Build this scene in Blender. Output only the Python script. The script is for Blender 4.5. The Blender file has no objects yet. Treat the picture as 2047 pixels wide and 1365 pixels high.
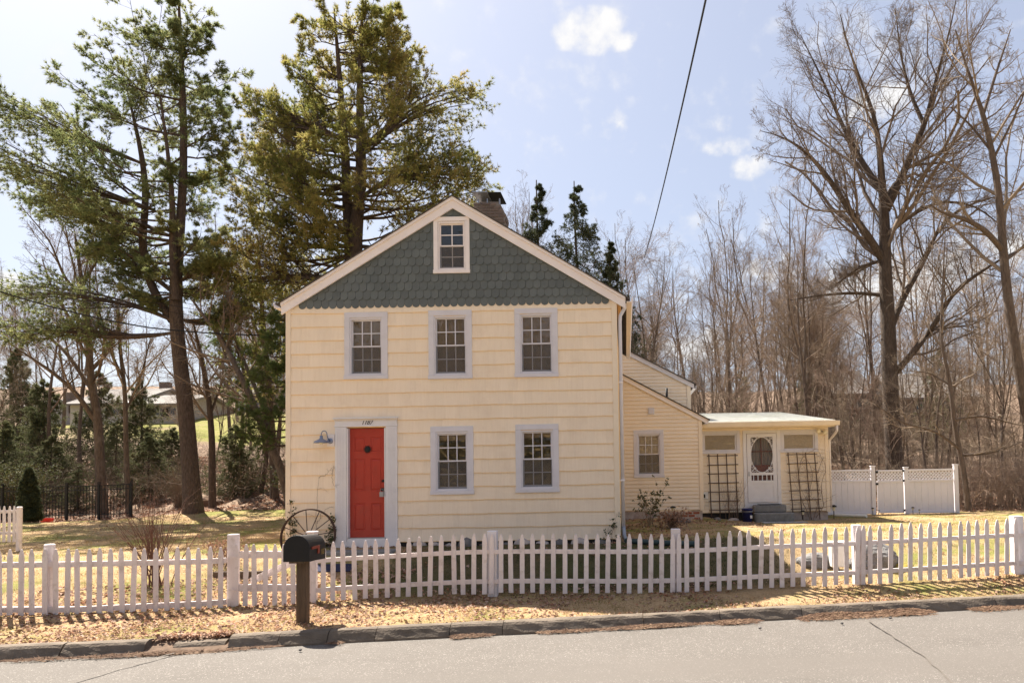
import bpy, bmesh, math, random
import numpy as np
from mathutils import Vector, Matrix
random.seed(7)
SC = bpy.context.scene
COL = SC.collection

# ------------------------------------------------------------------ camera
FPX, PPX, PPY, PITCH, ROLL, EYE = 1500.0, 1250.0, 881.0, 0.043, 0.0178, 1.35
_F = np.array([0, math.cos(PITCH), math.sin(PITCH)])
_U0 = np.array([0, -math.sin(PITCH), math.cos(PITCH)])
_R0 = np.array([1.0, 0, 0])
_R = _R0 * math.cos(ROLL) - _U0 * math.sin(ROLL)
_U = _U0 * math.cos(ROLL) + _R0 * math.sin(ROLL)
cam = bpy.data.cameras.new('camera')
camo = bpy.data.objects.new('camera', cam)
COL.objects.link(camo)
m = Matrix(((_R[0], _U[0], -_F[0], 0), (_R[1], _U[1], -_F[1], 0), (_R[2], _U[2], -_F[2], EYE), (0, 0, 0, 1)))
camo.matrix_world = m
cam.sensor_width = 36
cam.lens = FPX / 2047 * 36
cam.shift_x = -(PPX - 1023.5) / 2047
cam.shift_y = (PPY - 682.5) / 2047
cam.clip_start = 0.1
cam.clip_end = 3000
SC.camera = camo

def ray(px, py):
    d = _F + _R * ((px - PPX) / FPX) - _U * ((py - PPY) / FPX)
    return d
def at(px, py, Y):
    d = ray(px, py)
    t = Y / d[1]
    return (d[0] * t, Y, EYE + d[2] * t)

# ------------------------------------------------------------------ light
SUN_AZ, SUN_EL = math.radians(41), math.radians(52.5)      # azimuth measured from +Y towards -X
sun_vec = Vector((-math.sin(SUN_AZ) * math.cos(SUN_EL), math.cos(SUN_AZ) * math.cos(SUN_EL), math.sin(SUN_EL)))
sl = bpy.data.lights.new('sun', 'SUN')
sl.energy = 5.0
sl.angle = math.radians(0.55)
sl.color = (1.0, 0.93, 0.82)
slo = bpy.data.objects.new('sun', sl)
slo.rotation_euler = sun_vec.to_track_quat('Z', 'Y').to_euler()
slo.location = (-20, 30, 40)
COL.objects.link(slo)

world = bpy.data.worlds.new('World')
SC.world = world
world.use_nodes = True
wn, wlk = world.node_tree.nodes, world.node_tree.links
for n in list(wn): wn.remove(n)
wo = wn.new('ShaderNodeOutputWorld')
wb = wn.new('ShaderNodeBackground')
wb.inputs['Strength'].default_value = 0.046
sky = wn.new('ShaderNodeTexSky')
sky.sky_type = 'NISHITA'
sky.sun_disc = False
sky.sun_elevation = SUN_EL
sky.sun_rotation = -SUN_AZ
sky.air_density = 1.0
sky.dust_density = 2.0
sky.ozone_density = 1.6
tc = wn.new('ShaderNodeTexCoord')
# clouds: a few cumulus puffs spread over the whole sky, ragged by noise
nz = wn.new('ShaderNodeTexNoise'); nz.inputs['Scale'].default_value = 9; nz.inputs['Detail'].default_value = 8; nz.inputs['Roughness'].default_value = .62
wlk.new(tc.outputs['Generated'], nz.inputs['Vector'])
nz2 = wn.new('ShaderNodeTexNoise'); nz2.inputs['Scale'].default_value = 38; nz2.inputs['Detail'].default_value = 6
wlk.new(tc.outputs['Generated'], nz2.inputs['Vector'])
def wmath(op, a, b=None, c=None, clamp=False):
    n = wn.new('ShaderNodeMath'); n.operation = op; n.use_clamp = clamp
    for i, v in enumerate((a, b, c)):
        if v is None: continue
        if isinstance(v, (int, float)): n.inputs[i].default_value = v
        else: wlk.new(v, n.inputs[i])
    return n.outputs[0]
def pxdir(px, py):
    v = Vector(ray(px, py)); v.normalize(); return v
puffs = [(pxdir(1185, 62), .050, .028, 1.0), (pxdir(1140, 72), .034, .018, .9), (pxdir(1222, 78), .034, .016, .8), (pxdir(1228, 252), .022, .022, .42),
         (pxdir(1452, 296), .034, .015, .6), (pxdir(1495, 335), .030, .018, .95), (pxdir(1435, 248), .024, .012, .3),
         (pxdir(1890, 550), .11, .055, 1.0), (pxdir(1700, 600), .09, .05, .8), (pxdir(1560, 560), .06, .04, .6), (pxdir(1740, 205), .045, .028, .75), (pxdir(10, 575), .05, .022, .9),
         (pxdir(1420, 690), .07, .025, .7), (pxdir(2050, 290), .03, .02, .5)]
rc = random.Random(3)
for i in range(16):
    a = rc.uniform(math.radians(70), math.radians(290)); e = math.radians(rc.uniform(6, 50))
    puffs.append((Vector((-math.sin(a) * math.cos(e), math.cos(a) * math.cos(e), math.sin(e))), rc.uniform(.05, .13), rc.uniform(.03, .06), rc.uniform(.5, 1)))
tot = None
for d, sx, sz, st in puffs:
    # local frame of the puff: horizontal right and up
    r = Vector((d.y, -d.x, 0)).normalized(); u = r.cross(d).normalized()
    def dot(v):
        n = wn.new('ShaderNodeVectorMath'); n.operation = 'DOT_PRODUCT'
        wlk.new(tc.outputs['Generated'], n.inputs[0]); n.inputs[1].default_value = v
        return n.outputs['Value']
    a = wmath('MULTIPLY', dot(r), 1 / sx); b = wmath('MULTIPLY', dot(u), 1 / sz)
    f = wmath('GREATER_THAN', dot(d), 0)
    q = wmath('ADD', wmath('MULTIPLY', a, a), wmath('MULTIPLY', b, b))
    g = wmath('MULTIPLY', wmath('MULTIPLY', wmath('SUBTRACT', 1.0, q, clamp=False), st), f)
    g = wmath('MAXIMUM', g, -1.0)
    tot = g if tot is None else wmath('MAXIMUM', tot, g)
nn = wmath('ADD', wmath('MULTIPLY', wmath('SUBTRACT', nz.outputs['Fac'], .5), 2.3), wmath('MULTIPLY', wmath('SUBTRACT', nz2.outputs['Fac'], .5), 2.6))
dens = wmath('ADD', tot, nn)
cl = wn.new('ShaderNodeMapRange'); cl.interpolation_type = 'SMOOTHSTEP'
cl.inputs['From Min'].default_value = 0.0; cl.inputs['From Max'].default_value = 1.05
wlk.new(dens, cl.inputs['Value'])
inside = wn.new('ShaderNodeMapRange'); inside.interpolation_type = 'SMOOTHSTEP'
inside.inputs['From Min'].default_value = -.3; inside.inputs['From Max'].default_value = .3
wlk.new(tot, inside.inputs['Value'])
cf = wmath('MULTIPLY', wmath('MULTIPLY', cl.outputs[0], inside.outputs[0]), .93)
mixc = wn.new('ShaderNodeMix'); mixc.data_type = 'RGBA'
cshade = wn.new('ShaderNodeMix'); cshade.data_type = 'RGBA'
cshade.inputs['A'].default_value = (5.3, 5.45, 5.95, 1); cshade.inputs['B'].default_value = (7.0, 6.9, 6.8, 1)
wlk.new(wmath('MULTIPLY', wmath('ADD', nz2.outputs['Fac'], wmath('MULTIPLY', dens, .5)), .9, clamp=True), cshade.inputs['Factor'])
wlk.new(cshade.outputs['Result'], mixc.inputs['B'])
wlk.new(cf, mixc.inputs['Factor'])
# thin spring haze veils the whole sky
veil = wn.new('ShaderNodeMix'); veil.data_type = 'RGBA'
veil.inputs['Factor'].default_value = .42
veil.inputs['B'].default_value = (5.6, 5.8, 6.8, 1)
wlk.new(sky.outputs[0], veil.inputs['A'])
wlk.new(veil.outputs['Result'], mixc.inputs['A'])
wlk.new(mixc.outputs['Result'], wb.inputs['Color'])
wlk.new(wb.outputs[0], wo.inputs[0])

SC.view_settings.view_transform = 'Standard'
SC.view_settings.look = 'None'
SC.view_settings.exposure = 1.68
SC.view_settings.gamma = 1
SC.view_settings.use_curve_mapping = False
SC.cycles.max_bounces = 8
SC.cycles.transparent_max_bounces = 24
SC.cycles.use_denoising = True

# ------------------------------------------------------------------ helpers
def offs(o):
    v = Vector((0, 0, 0))
    while o is not None:
        v += o.location; o = o.parent
    return v
def tag(o, label=None, cat=None, group=None, kind=None):
    if label: o['label'] = label
    if cat: o['category'] = cat
    if group: o['group'] = group
    if kind: o['kind'] = kind
    return o
def empty(name, loc, label=None, cat=None, group=None, kind=None, parent=None):
    o = bpy.data.objects.new(name, None); COL.objects.link(o)
    o.empty_display_size = .2
    if parent is not None:
        o.parent = parent; o.location = Vector(loc) - offs(parent)
    else: o.location = loc
    return tag(o, label, cat, group, kind)
def link_mesh(name, me, parent=None, loc=None):
    """me has local coordinates; loc = world position"""
    o = bpy.data.objects.new(name, me); COL.objects.link(o)
    if parent is not None: o.parent = parent
    w = Vector(loc) if loc is not None else Vector((0, 0, 0))
    o.location = w - (offs(parent) if parent is not None else Vector((0, 0, 0)))
    return o
def put(name, me, parent, loc, rot=(0, 0, 0), scale=(1, 1, 1)):
    o = link_mesh(name, me, parent, loc); o.rotation_euler = rot; o.scale = scale
    return o
def np_mesh(name, parts, mat=None, smooth=False):
    """parts: list of (V, F) with F either quads or tris (index local to V)"""
    vs, ls, st, base, l0 = [], [], [], 0, 0
    for V, F in parts:
        if len(F) == 0: continue
        vs.append(V); F = np.asarray(F, dtype=np.int64) + base; k = F.shape[1]
        ls.append(F.ravel()); st.append(np.arange(len(F)) * k + l0); l0 += F.size; base += len(V)
    V = np.concatenate(vs).astype(np.float32); L = np.concatenate(ls).astype(np.int32); S = np.concatenate(st).astype(np.int32)
    me = bpy.data.meshes.new(name)
    me.vertices.add(len(V)); me.vertices.foreach_set('co', V.ravel())
    me.loops.add(len(L)); me.loops.foreach_set('vertex_index', L)
    me.polygons.add(len(S)); me.polygons.foreach_set('loop_start', S)
    me.update(calc_edges=True)
    if smooth: me.polygons.foreach_set('use_smooth', np.ones(len(S), dtype=bool))
    if mat: me.materials.append(mat)
    me.validate()
    return me

class MB:
    def __init__(s): s.v = []; s.f = []
    def add(s, vs, fs):
        b = len(s.v); s.v += [tuple(v) for v in vs]; s.f += [tuple(i + b for i in f) for f in fs]; return s
    def box(s, x0, x1, y0, y1, z0, z1):
        return s.add([(x0, y0, z0), (x1, y0, z0), (x1, y1, z0), (x0, y1, z0), (x0, y0, z1), (x1, y0, z1), (x1, y1, z1), (x0, y1, z1)],
                     [(0, 3, 2, 1), (4, 5, 6, 7), (0, 1, 5, 4), (1, 2, 6, 5), (2, 3, 7, 6), (3, 0, 4, 7)])
    def prism(s, poly, y0, y1, ax='y'):
        n = len(poly)
        if ax == 'y': a = [(x, y0, z) for x, z in poly]; b = [(x, y1, z) for x, z in poly]
        elif ax == 'x': a = [(y0, p, q) for p, q in poly]; b = [(y1, p, q) for p, q in poly]
        else: a = [(p, q, y0) for p, q in poly]; b = [(p, q, y1) for p, q in poly]
        return s.add(a + b, [tuple(range(n)), tuple(range(2 * n - 1, n - 1, -1))] + [(i, i + n, (i + 1) % n + n, (i + 1) % n) for i in range(n)])
    def tube(s, pts, r, n=6, cap=True):
        pts = [Vector(p) for p in pts]; k = len(pts)
        rs = r if isinstance(r, (list, tuple)) else [r] * k
        b = len(s.v)
        for i, p in enumerate(pts):
            t = (pts[min(i + 1, k - 1)] - pts[max(i - 1, 0)]).normalized()
            a = Vector((0.13, .21, 1)) if abs(t.z) < .9 else Vector((1, .1, 0))
            u = t.cross(a).normalized(); w = t.cross(u)
            for j in range(n):
                q = 2 * math.pi * j / n
                s.v.append(tuple(p + rs[i] * (math.cos(q) * u + math.sin(q) * w)))
        for i in range(k - 1):
            for j in range(n):
                s.f.append((b + i * n + j, b + i * n + (j + 1) % n, b + (i + 1) * n + (j + 1) % n, b + (i + 1) * n + j))
        if cap:
            s.f.append(tuple(b + j for j in range(n - 1, -1, -1))); s.f.append(tuple(b + (k - 1) * n + j for j in range(n)))
        return s
    def lathe(s, prof, cx, cy, n=20, ax='z', c=(0, 0, 0)):
        b = len(s.v)
        for r, h in prof:
            for j in range(n):
                q = 2 * math.pi * j / n
                if ax == 'z': s.v.append((cx + r * math.cos(q), cy + r * math.sin(q), h))
                else: s.v.append((cx + r * math.cos(q), h, cy + r * math.sin(q)))
        for i in range(len(prof) - 1):
            for j in range(n):
                s.f.append((b + i * n + j, b + i * n + (j + 1) % n, b + (i + 1) * n + (j + 1) % n, b + (i + 1) * n + j))
        s.f.append(tuple(b + j for j in range(n))); s.f.append(tuple(b + (len(prof) - 1) * n + j for j in range(n)))
        return s
    def mesh(s, name, mat, o=Vector((0, 0, 0)), smooth=False, bevel=0):
        me = bpy.data.meshes.new(name)
        me.from_pydata([(x - o[0], y - o[1], z - o[2]) for x, y, z in s.v], [], s.f)
        bm = bmesh.new(); bm.from_mesh(me)
        bmesh.ops.recalc_face_normals(bm, faces=bm.faces)
        if bevel: bmesh.ops.bevel(bm, geom=list(bm.edges), offset=bevel, segments=1, affect='EDGES', clamp_overlap=True)
        bm.to_mesh(me); bm.free()
        if smooth:
            for p in me.polygons: p.use_smooth = True
        me.materials.append(mat)
        return me
    def build(s, name, mat, parent=None, smooth=False, bevel=0, origin=None):
        """vertices are world coordinates"""
        w = Vector(origin) if origin is not None else (offs(parent) if parent is not None else Vector((0, 0, 0)))
        return link_mesh(name, s.mesh(name, mat, w, smooth, bevel), parent, w)

# ------------------------------------------------------------------ materials
def newmat(name):
    mt = bpy.data.materials.new(name); mt.use_nodes = True
    nt = mt.node_tree
    return mt, nt.nodes, nt.links, nt.nodes['Principled BSDF']
def M(name, c1, c2=None, scale=6, stretch=(1, 1, 1), rough=.75, bump=.0, bscale=None, rnd=0.0, spec=.3, metal=0.0, dirt=None, dscale=1.2, damt=.5, transl=0.0, island=0.0, coord='pos', bdist=.01):
    mt, N, L, P = newmat(name)
    c2 = c2 or tuple(x * .8 for x in c1)
    if coord == 'pos': src = N.new('ShaderNodeNewGeometry').outputs['Position']
    else: src = N.new('ShaderNodeTexCoord').outputs['Object']
    mp = N.new('ShaderNodeMapping'); mp.inputs['Scale'].default_value = stretch
    L.new(src, mp.inputs['Vector'])
    n1 = N.new('ShaderNodeTexNoise'); n1.inputs['Scale'].default_value = scale; n1.inputs['Detail'].default_value = 6; n1.inputs['Roughness'].default_value = .6
    L.new(mp.outputs[0], n1.inputs['Vector'])
    rp = N.new('ShaderNodeMapRange'); rp.inputs['From Min'].default_value = .32; rp.inputs['From Max'].default_value = .68
    L.new(n1.outputs['Fac'], rp.inputs['Value'])
    mx = N.new('ShaderNodeMix'); mx.data_type = 'RGBA'
    mx.inputs['A'].default_value = (*c1, 1); mx.inputs['B'].default_value = (*c2, 1)
    L.new(rp.outputs[0], mx.inputs['Factor'])
    out = mx.outputs['Result']
    if dirt:
        n2 = N.new('ShaderNodeTexNoise'); n2.inputs['Scale'].default_value = dscale; n2.inputs['Detail'].default_value = 8; n2.inputs['Roughness'].default_value = .7
        L.new(src, n2.inputs['Vector'])
        r2 = N.new('ShaderNodeMapRange'); r2.inputs['From Min'].default_value = .52; r2.inputs['From Max'].default_value = .75; r2.inputs['To Max'].default_value = damt
        L.new(n2.outputs['Fac'], r2.inputs['Value'])
        m2 = N.new('ShaderNodeMix'); m2.data_type = 'RGBA'; m2.inputs['B'].default_value = (*dirt, 1)
        L.new(r2.outputs[0], m2.inputs['Factor']); L.new(out, m2.inputs['A']); out = m2.outputs['Result']
    if rnd or island:
        hs = N.new('ShaderNodeHueSaturation')
        mr = N.new('ShaderNodeMapRange'); a = rnd or island
        mr.inputs['To Min'].default_value = 1 - a; mr.inputs['To Max'].default_value = 1 + a
        if rnd: L.new(N.new('ShaderNodeObjectInfo').outputs['Random'], mr.inputs['Value'])
        else: L.new(N.new('ShaderNodeNewGeometry').outputs['Random Per Island'], mr.inputs['Value'])
        L.new(mr.outputs[0], hs.inputs['Value']); L.new(out, hs.inputs['Color']); out = hs.outputs['Color']
    L.new(out, P.inputs['Base Color'])
    P.inputs['Roughness'].default_value = rough; P.inputs['Metallic'].default_value = metal
    P.inputs['Specular IOR Level'].default_value = spec
    if bump:
        nb = N.new('ShaderNodeTexNoise'); nb.inputs['Scale'].default_value = bscale or scale * 4; nb.inputs['Detail'].default_value = 5
        L.new(mp.outputs[0], nb.inputs['Vector'])
        b = N.new('ShaderNodeBump'); b.inputs['Strength'].default_value = bump; b.inputs['Distance'].default_value = bdist
        L.new(nb.outputs['Fac'], b.inputs['Height']); L.new(b.outputs[0], P.inputs['Normal'])
    if transl:
        tr = N.new('ShaderNodeBsdfTranslucent'); L.new(out, tr.inputs['Color'])
        ms = N.new('ShaderNodeMixShader'); ms.inputs[0].default_value = transl
        L.new(P.outputs[0], ms.inputs[1]); L.new(tr.outputs[0], ms.inputs[2])
        L.new(ms.outputs[0], N['Material Output'].inputs['Surface'])
    return mt
def ramp_island(name, cols, rough=.8, transl=0.0, nscale=.6, namp=.25, spec=.2):
    """colour picked per loose piece from a ramp, shifted by a slow noise over the place"""
    mt, N, L, P = newmat(name)
    g = N.new('ShaderNodeNewGeometry')
    n = N.new('ShaderNodeTexNoise'); n.inputs['Scale'].default_value = nscale; n.inputs['Detail'].default_value = 4
    L.new(g.outputs['Position'], n.inputs['Vector'])
    a = N.new('ShaderNodeMath'); a.operation = 'MULTIPLY_ADD'; a.inputs[1].default_value = 1 - namp; L.new(g.outputs['Random Per Island'], a.inputs[0])
    b = N.new('ShaderNodeMapRange'); b.inputs['From Min'].default_value = .35; b.inputs['From Max'].default_value = .65; b.inputs['To Max'].default_value = namp
    L.new(n.outputs['Fac'], b.inputs['Value']); L.new(b.outputs[0], a.inputs[2])
    r = N.new('ShaderNodeValToRGB'); el = r.color_ramp.elements
    while len(el) < len(cols): el.new(.5)
    for i, c in enumerate(cols): el[i].position = i / (len(cols) - 1); el[i].color = (*c, 1)
    L.new(a.outputs[0], r.inputs[0]); L.new(r.outputs[0], P.inputs['Base Color'])
    P.inputs['Roughness'].default_value = rough; P.inputs['Specular IOR Level'].default_value = spec
    if transl:
        tr = N.new('ShaderNodeBsdfTranslucent'); L.new(r.outputs[0], tr.inputs['Color'])
        ms = N.new('ShaderNodeMixShader'); ms.inputs[0].default_value = transl
        L.new(P.outputs[0], ms.inputs[1]); L.new(tr.outputs[0], ms.inputs[2])
        L.new(ms.outputs[0], N['Material Output'].inputs['Surface'])
    return mt

CREAM = M('cream_shingle', (.88, .745, .585), (.84, .70, .54), scale=3, stretch=(14, 1, 1), rough=.7, bump=.8, bscale=16, rnd=.025, dirt=(.62, .46, .32), dscale=1.6, damt=.3, bdist=.004)
CREAMB = M('cream_backing', (.84, .58, .28), (.78, .52, .24))
CLAP = M('cream_vinyl', (.85, .735, .585), (.81, .69, .54), scale=2, rough=.5, bump=.1, bscale=30, rnd=.02, dirt=(.55, .42, .28), dscale=1.5, damt=.2)
TRIMC = M('cream_trim', (.82, .70, .55), (.78, .66, .51), scale=3, rough=.6, bump=.1, dirt=(.5, .4, .3), dscale=3, damt=.15)
RAKE = M('rake_paint', (.84, .78, .77), (.80, .73, .72), scale=3, rough=.55, dirt=(.5, .42, .36), dscale=2, damt=.2)
WHITE = M('window_white', (.66, .64, .68), (.62, .60, .64), scale=4, rough=.5, dirt=(.45, .42, .4), dscale=4, damt=.2)
DOORW = M('door_white', (.74, .72, .73), (.70, .68, .70), scale=4, rough=.5, dirt=(.5, .46, .4), dscale=5, damt=.25)
GREY = M('frame_grey', (.30, .31, .34), (.27, .28, .31), rough=.5)
TEAL = M('slate_green_scale', (.130, .144, .143), (.106, .121, .121), scale=5, rough=.75, bump=.35, bscale=25, rnd=.10, dirt=(.16, .18, .16), dscale=2, damt=.35, bdist=.004)
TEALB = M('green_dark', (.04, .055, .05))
ROOF = M('asphalt_shingle', (.10, .085, .075), (.06, .05, .045), scale=9, rough=.95, bump=.5, bscale=60, island=.2)
PROOF = M('pale_roof', (.60, .60, .56), (.50, .50, .46), scale=4, rough=.85, bump=.3, bscale=60, rnd=.06, dirt=(.42, .46, .22), dscale=1.0, damt=.35)
RED = M('red_door_paint', (.44, .048, .028), (.37, .04, .024), scale=3, rough=.42, bump=.15, bscale=30, dirt=(.30, .06, .04), dscale=4, damt=.5)
DKRED = M('dark_red_wood', (.30, .05, .035), (.24, .04, .03), rough=.5)
BRICK = M('chimney_brick', (.17, .128, .11), (.115, .09, .08), scale=12, rough=.9, bump=.5, rnd=.25, dirt=(.30, .27, .24), dscale=6, damt=.6)
MORTAR = M('mortar', (.24, .21, .19), (.17, .15, .14), scale=12, rough=.95, bump=.3)
REDBRICK = M('red_brick', (.36, .11, .06), (.26, .09, .055), scale=14, rough=.9, bump=.4, rnd=.15)
PARGE = M('whitewashed_foundation', (.52, .45, .41), (.36, .30, .27), scale=8, rough=.9, bump=.3, dirt=(.28, .12, .08), dscale=5, damt=.5)
STONE = M('field_stone', (.22, .20, .19), (.10, .095, .09), scale=7, rough=.9, bump=.6, bscale=20, bdist=.03)
DARKF = M('dark_foundation', (.035, .03, .03), (.02, .02, .02))
METAL = M('dull_metal', (.32, .33, .36), (.24, .25, .28), rough=.4, metal=.7, spec=.5)
IRON = M('rusty_iron', (.09, .045, .03), (.045, .028, .022), scale=20, rough=.8, bump=.3)
BLACK = M('black_satin', (.010, .010, .012), (.007, .007, .008), rough=.5, spec=.3, dirt=(.035, .032, .03), dscale=6, damt=.3)
BLACKM = M('black_matte', (.02, .02, .02), (.015, .015, .015), rough=.7)
LAMPG = M('galvanized_shade', (.24, .27, .36), (.19, .22, .30), scale=10, rough=.4, metal=.4, spec=.5)
BULB = M('bulb_glass', (.8, .72, .5), rough=.2, spec=.6)
FENCEW = M('weathered_white_paint', (.74, .68, .67), (.68, .61, .61), scale=5, stretch=(3, 3, .6), rough=.65, bump=.3, bscale=50, rnd=.07, dirt=(.36, .29, .24), dscale=7, damt=.65, bdist=.003)
VINYL = M('white_vinyl', (.74, .71, .74), (.71, .68, .71), scale=2, rough=.4, dirt=(.5, .46, .42), dscale=2, damt=.15)
POSTW = M('treated_post', (.13, .09, .06), (.075, .052, .035), scale=8, stretch=(4, 4, .5), rough=.9, bump=.5, bscale=30)
TRELW = M('brown_lath', (.13, .085, .06), (.08, .05, .04), scale=8, rough=.9, rnd=.2)
CONC = M('step_concrete', (.24, .235, .225), (.17, .165, .16), scale=9, rough=.95, bump=.4, bscale=60, dirt=(.10, .10, .08), dscale=3, damt=.5)
BLUE = M('blue_plastic', (.03, .035, .16), (.025, .03, .13), rough=.4)
REDP = M('red_plastic', (.6, .03, .03), rough=.4)
RUBBER = M('green_hose', (.035, .06, .06), (.03, .05, .05), rough=.6)
BOOK = M('white_plastic', (.78, .76, .72), (.72, .70, .66), rough=.5)
GOLD = M('brass_number', (.45, .33, .12), rough=.4, metal=.6)
ORANGE = M('faded_red_flag', (.24, .045, .025), (.20, .04, .022), rough=.5)
CURT = M('grey_curtain', (.62, .57, .54), (.36, .33, .31), scale=14, stretch=(1, 1, .08), rough=.9)
BLIND = M('dim_blind', (.36, .28, .20), (.28, .22, .16), scale=3, rough=.9)
ROOMM = M('interior_plaster', (.40, .32, .25), (.34, .27, .21), rough=.9)
BARK = M('grey_brown_bark', (.17, .125, .095), (.085, .062, .048), scale=7, stretch=(3, 3, .6), rough=.95, bump=.9, bscale=14, bdist=.04, dirt=(.26, .22, .19), dscale=2, damt=.5)
BARKD = M('dark_maple_bark', (.12, .088, .066), (.055, .04, .032), scale=7, stretch=(3, 3, .6), rough=.95, bump=1, bscale=12, bdist=.05, dirt=(.19, .15, .12), dscale=2, damt=.5)
BARKP = M('pine_bark', (.135, .095, .074), (.06, .043, .034), scale=8, stretch=(3, 3, .8), rough=.95, bump=1, bscale=14, bdist=.04)
TWIGD = M('dark_twig_bark', (.20, .152, .118), (.13, .097, .075), scale=.4, rough=.9)
TWIG = M('twig_bark', (.24, .172, .122), (.155, .112, .08), scale=.4, rough=.9, rnd=.15)
TWIGG = M('pale_twig_bark', (.31, .235, .165), (.20, .15, .108), scale=.4, rough=.9, rnd=.15)
TWIGR = M('reddish_twig_bark', (.30, .21, .155), (.20, .14, .105), scale=.4, rough=.9)
STEMR = M('red_brown_stem', (.17, .085, .055), (.11, .055, .038), rough=.8)
WIRE = M('black_cable', (.02, .02, .022), rough=.6)
NEEDLE_W = ramp_island('white_pine_needles', [(.07, .10, .04), (.14, .175, .07), (.28, .29, .12), (.44, .40, .19)], transl=.55, nscale=.45, namp=.45)
NEEDLE_P = ramp_island('pitch_pine_needles', [(.10, .125, .035), (.19, .205, .055), (.30, .28, .08), (.42, .34, .13), (.33, .20, .08)], transl=.55, nscale=.5, namp=.45)
NEEDLE_S = ramp_island('spruce_needles', [(.035, .05, .028), (.07, .085, .042), (.14, .13, .07)], transl=.25, nscale=.6, namp=.4)
NEEDLE_H = ramp_island('hemlock_needles', [(.07, .085, .04), (.13, .14, .065), (.22, .20, .11)], transl=.3, nscale=.6, namp=.4)
NEEDLE_L = ramp_island('light_pine_needles', [(.08, .11, .035), (.13, .17, .055), (.20, .23, .09)], transl=.4, nscale=.6, namp=.4)
LEAFM = ramp_island('dead_leaves', [(.11, .055, .037), (.21, .118, .078), (.34, .21, .145), (.46, .32, .24), (.38, .17, .09), (.30, .21, .16)], transl=.2, nscale=2.0, namp=.3)
LEAFG = ramp_island('evergreen_leaves', [(.045, .06, .02), (.08, .09, .03), (.13, .12, .05)], transl=.2, spec=.4)
GRASSM = ramp_island('dormant_grass_blades', [(.12, .13, .04), (.22, .195, .065), (.40, .285, .14), (.52, .37, .205), (.60, .44, .27)], transl=.3, nscale=.8, namp=.5)
DEBRIS = ramp_island('needle_litter', [(.07, .036, .022), (.13, .07, .042), (.20, .12, .072), (.26, .17, .105)], nscale=3)

def glass():
    mt, N, L, P = newmat('window_glass')
    N.remove(P)
    gl = N.new('ShaderNodeBsdfGlossy'); gl.inputs['Roughness'].default_value = .02; gl.inputs['Color'].default_value = (.95, .95, .95, 1)
    tr = N.new('ShaderNodeBsdfTransparent'); tr.inputs['Color'].default_value = (.94, .91, .86, 1)
    fr = N.new('ShaderNodeFresnel'); fr.inputs['IOR'].default_value = 1.55
    ms = N.new('ShaderNodeMixShader')
    nb = N.new('ShaderNodeTexNoise'); nb.inputs['Scale'].default_value = 5.5; nb.inputs['Detail'].default_value = 1.5; nb.inputs['Distortion'].default_value = 1.2
    L.new(N.new('ShaderNodeNewGeometry').outputs['Position'], nb.inputs['Vector'])
    b = N.new('ShaderNodeBump'); b.inputs['Strength'].default_value = .35; b.inputs['Distance'].default_value = .02
    L.new(nb.outputs['Fac'], b.inputs['Height']); L.new(b.outputs[0], gl.inputs['Normal'])
    L.new(fr.outputs[0], ms.inputs[0]); L.new(tr.outputs[0], ms.inputs[1]); L.new(gl.outputs[0], ms.inputs[2])
    L.new(ms.outputs[0], N['Material Output'].inputs['Surface'])
    return mt
GLASS = glass()
def screenmat():
    mt, N, L, P = newmat('insect_screen')
    P.inputs['Base Color'].default_value = (.12, .105, .095, 1); P.inputs['Roughness'].default_value = .8
    tr = N.new('ShaderNodeBsdfTransparent'); ms = N.new('ShaderNodeMixShader'); ms.inputs[0].default_value = .48
    L.new(tr.outputs[0], ms.inputs[1]); L.new(P.outputs[0], ms.inputs[2]); L.new(ms.outputs[0], N['Material Output'].inputs['Surface'])
    return mt
SCREEN = screenmat()

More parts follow.
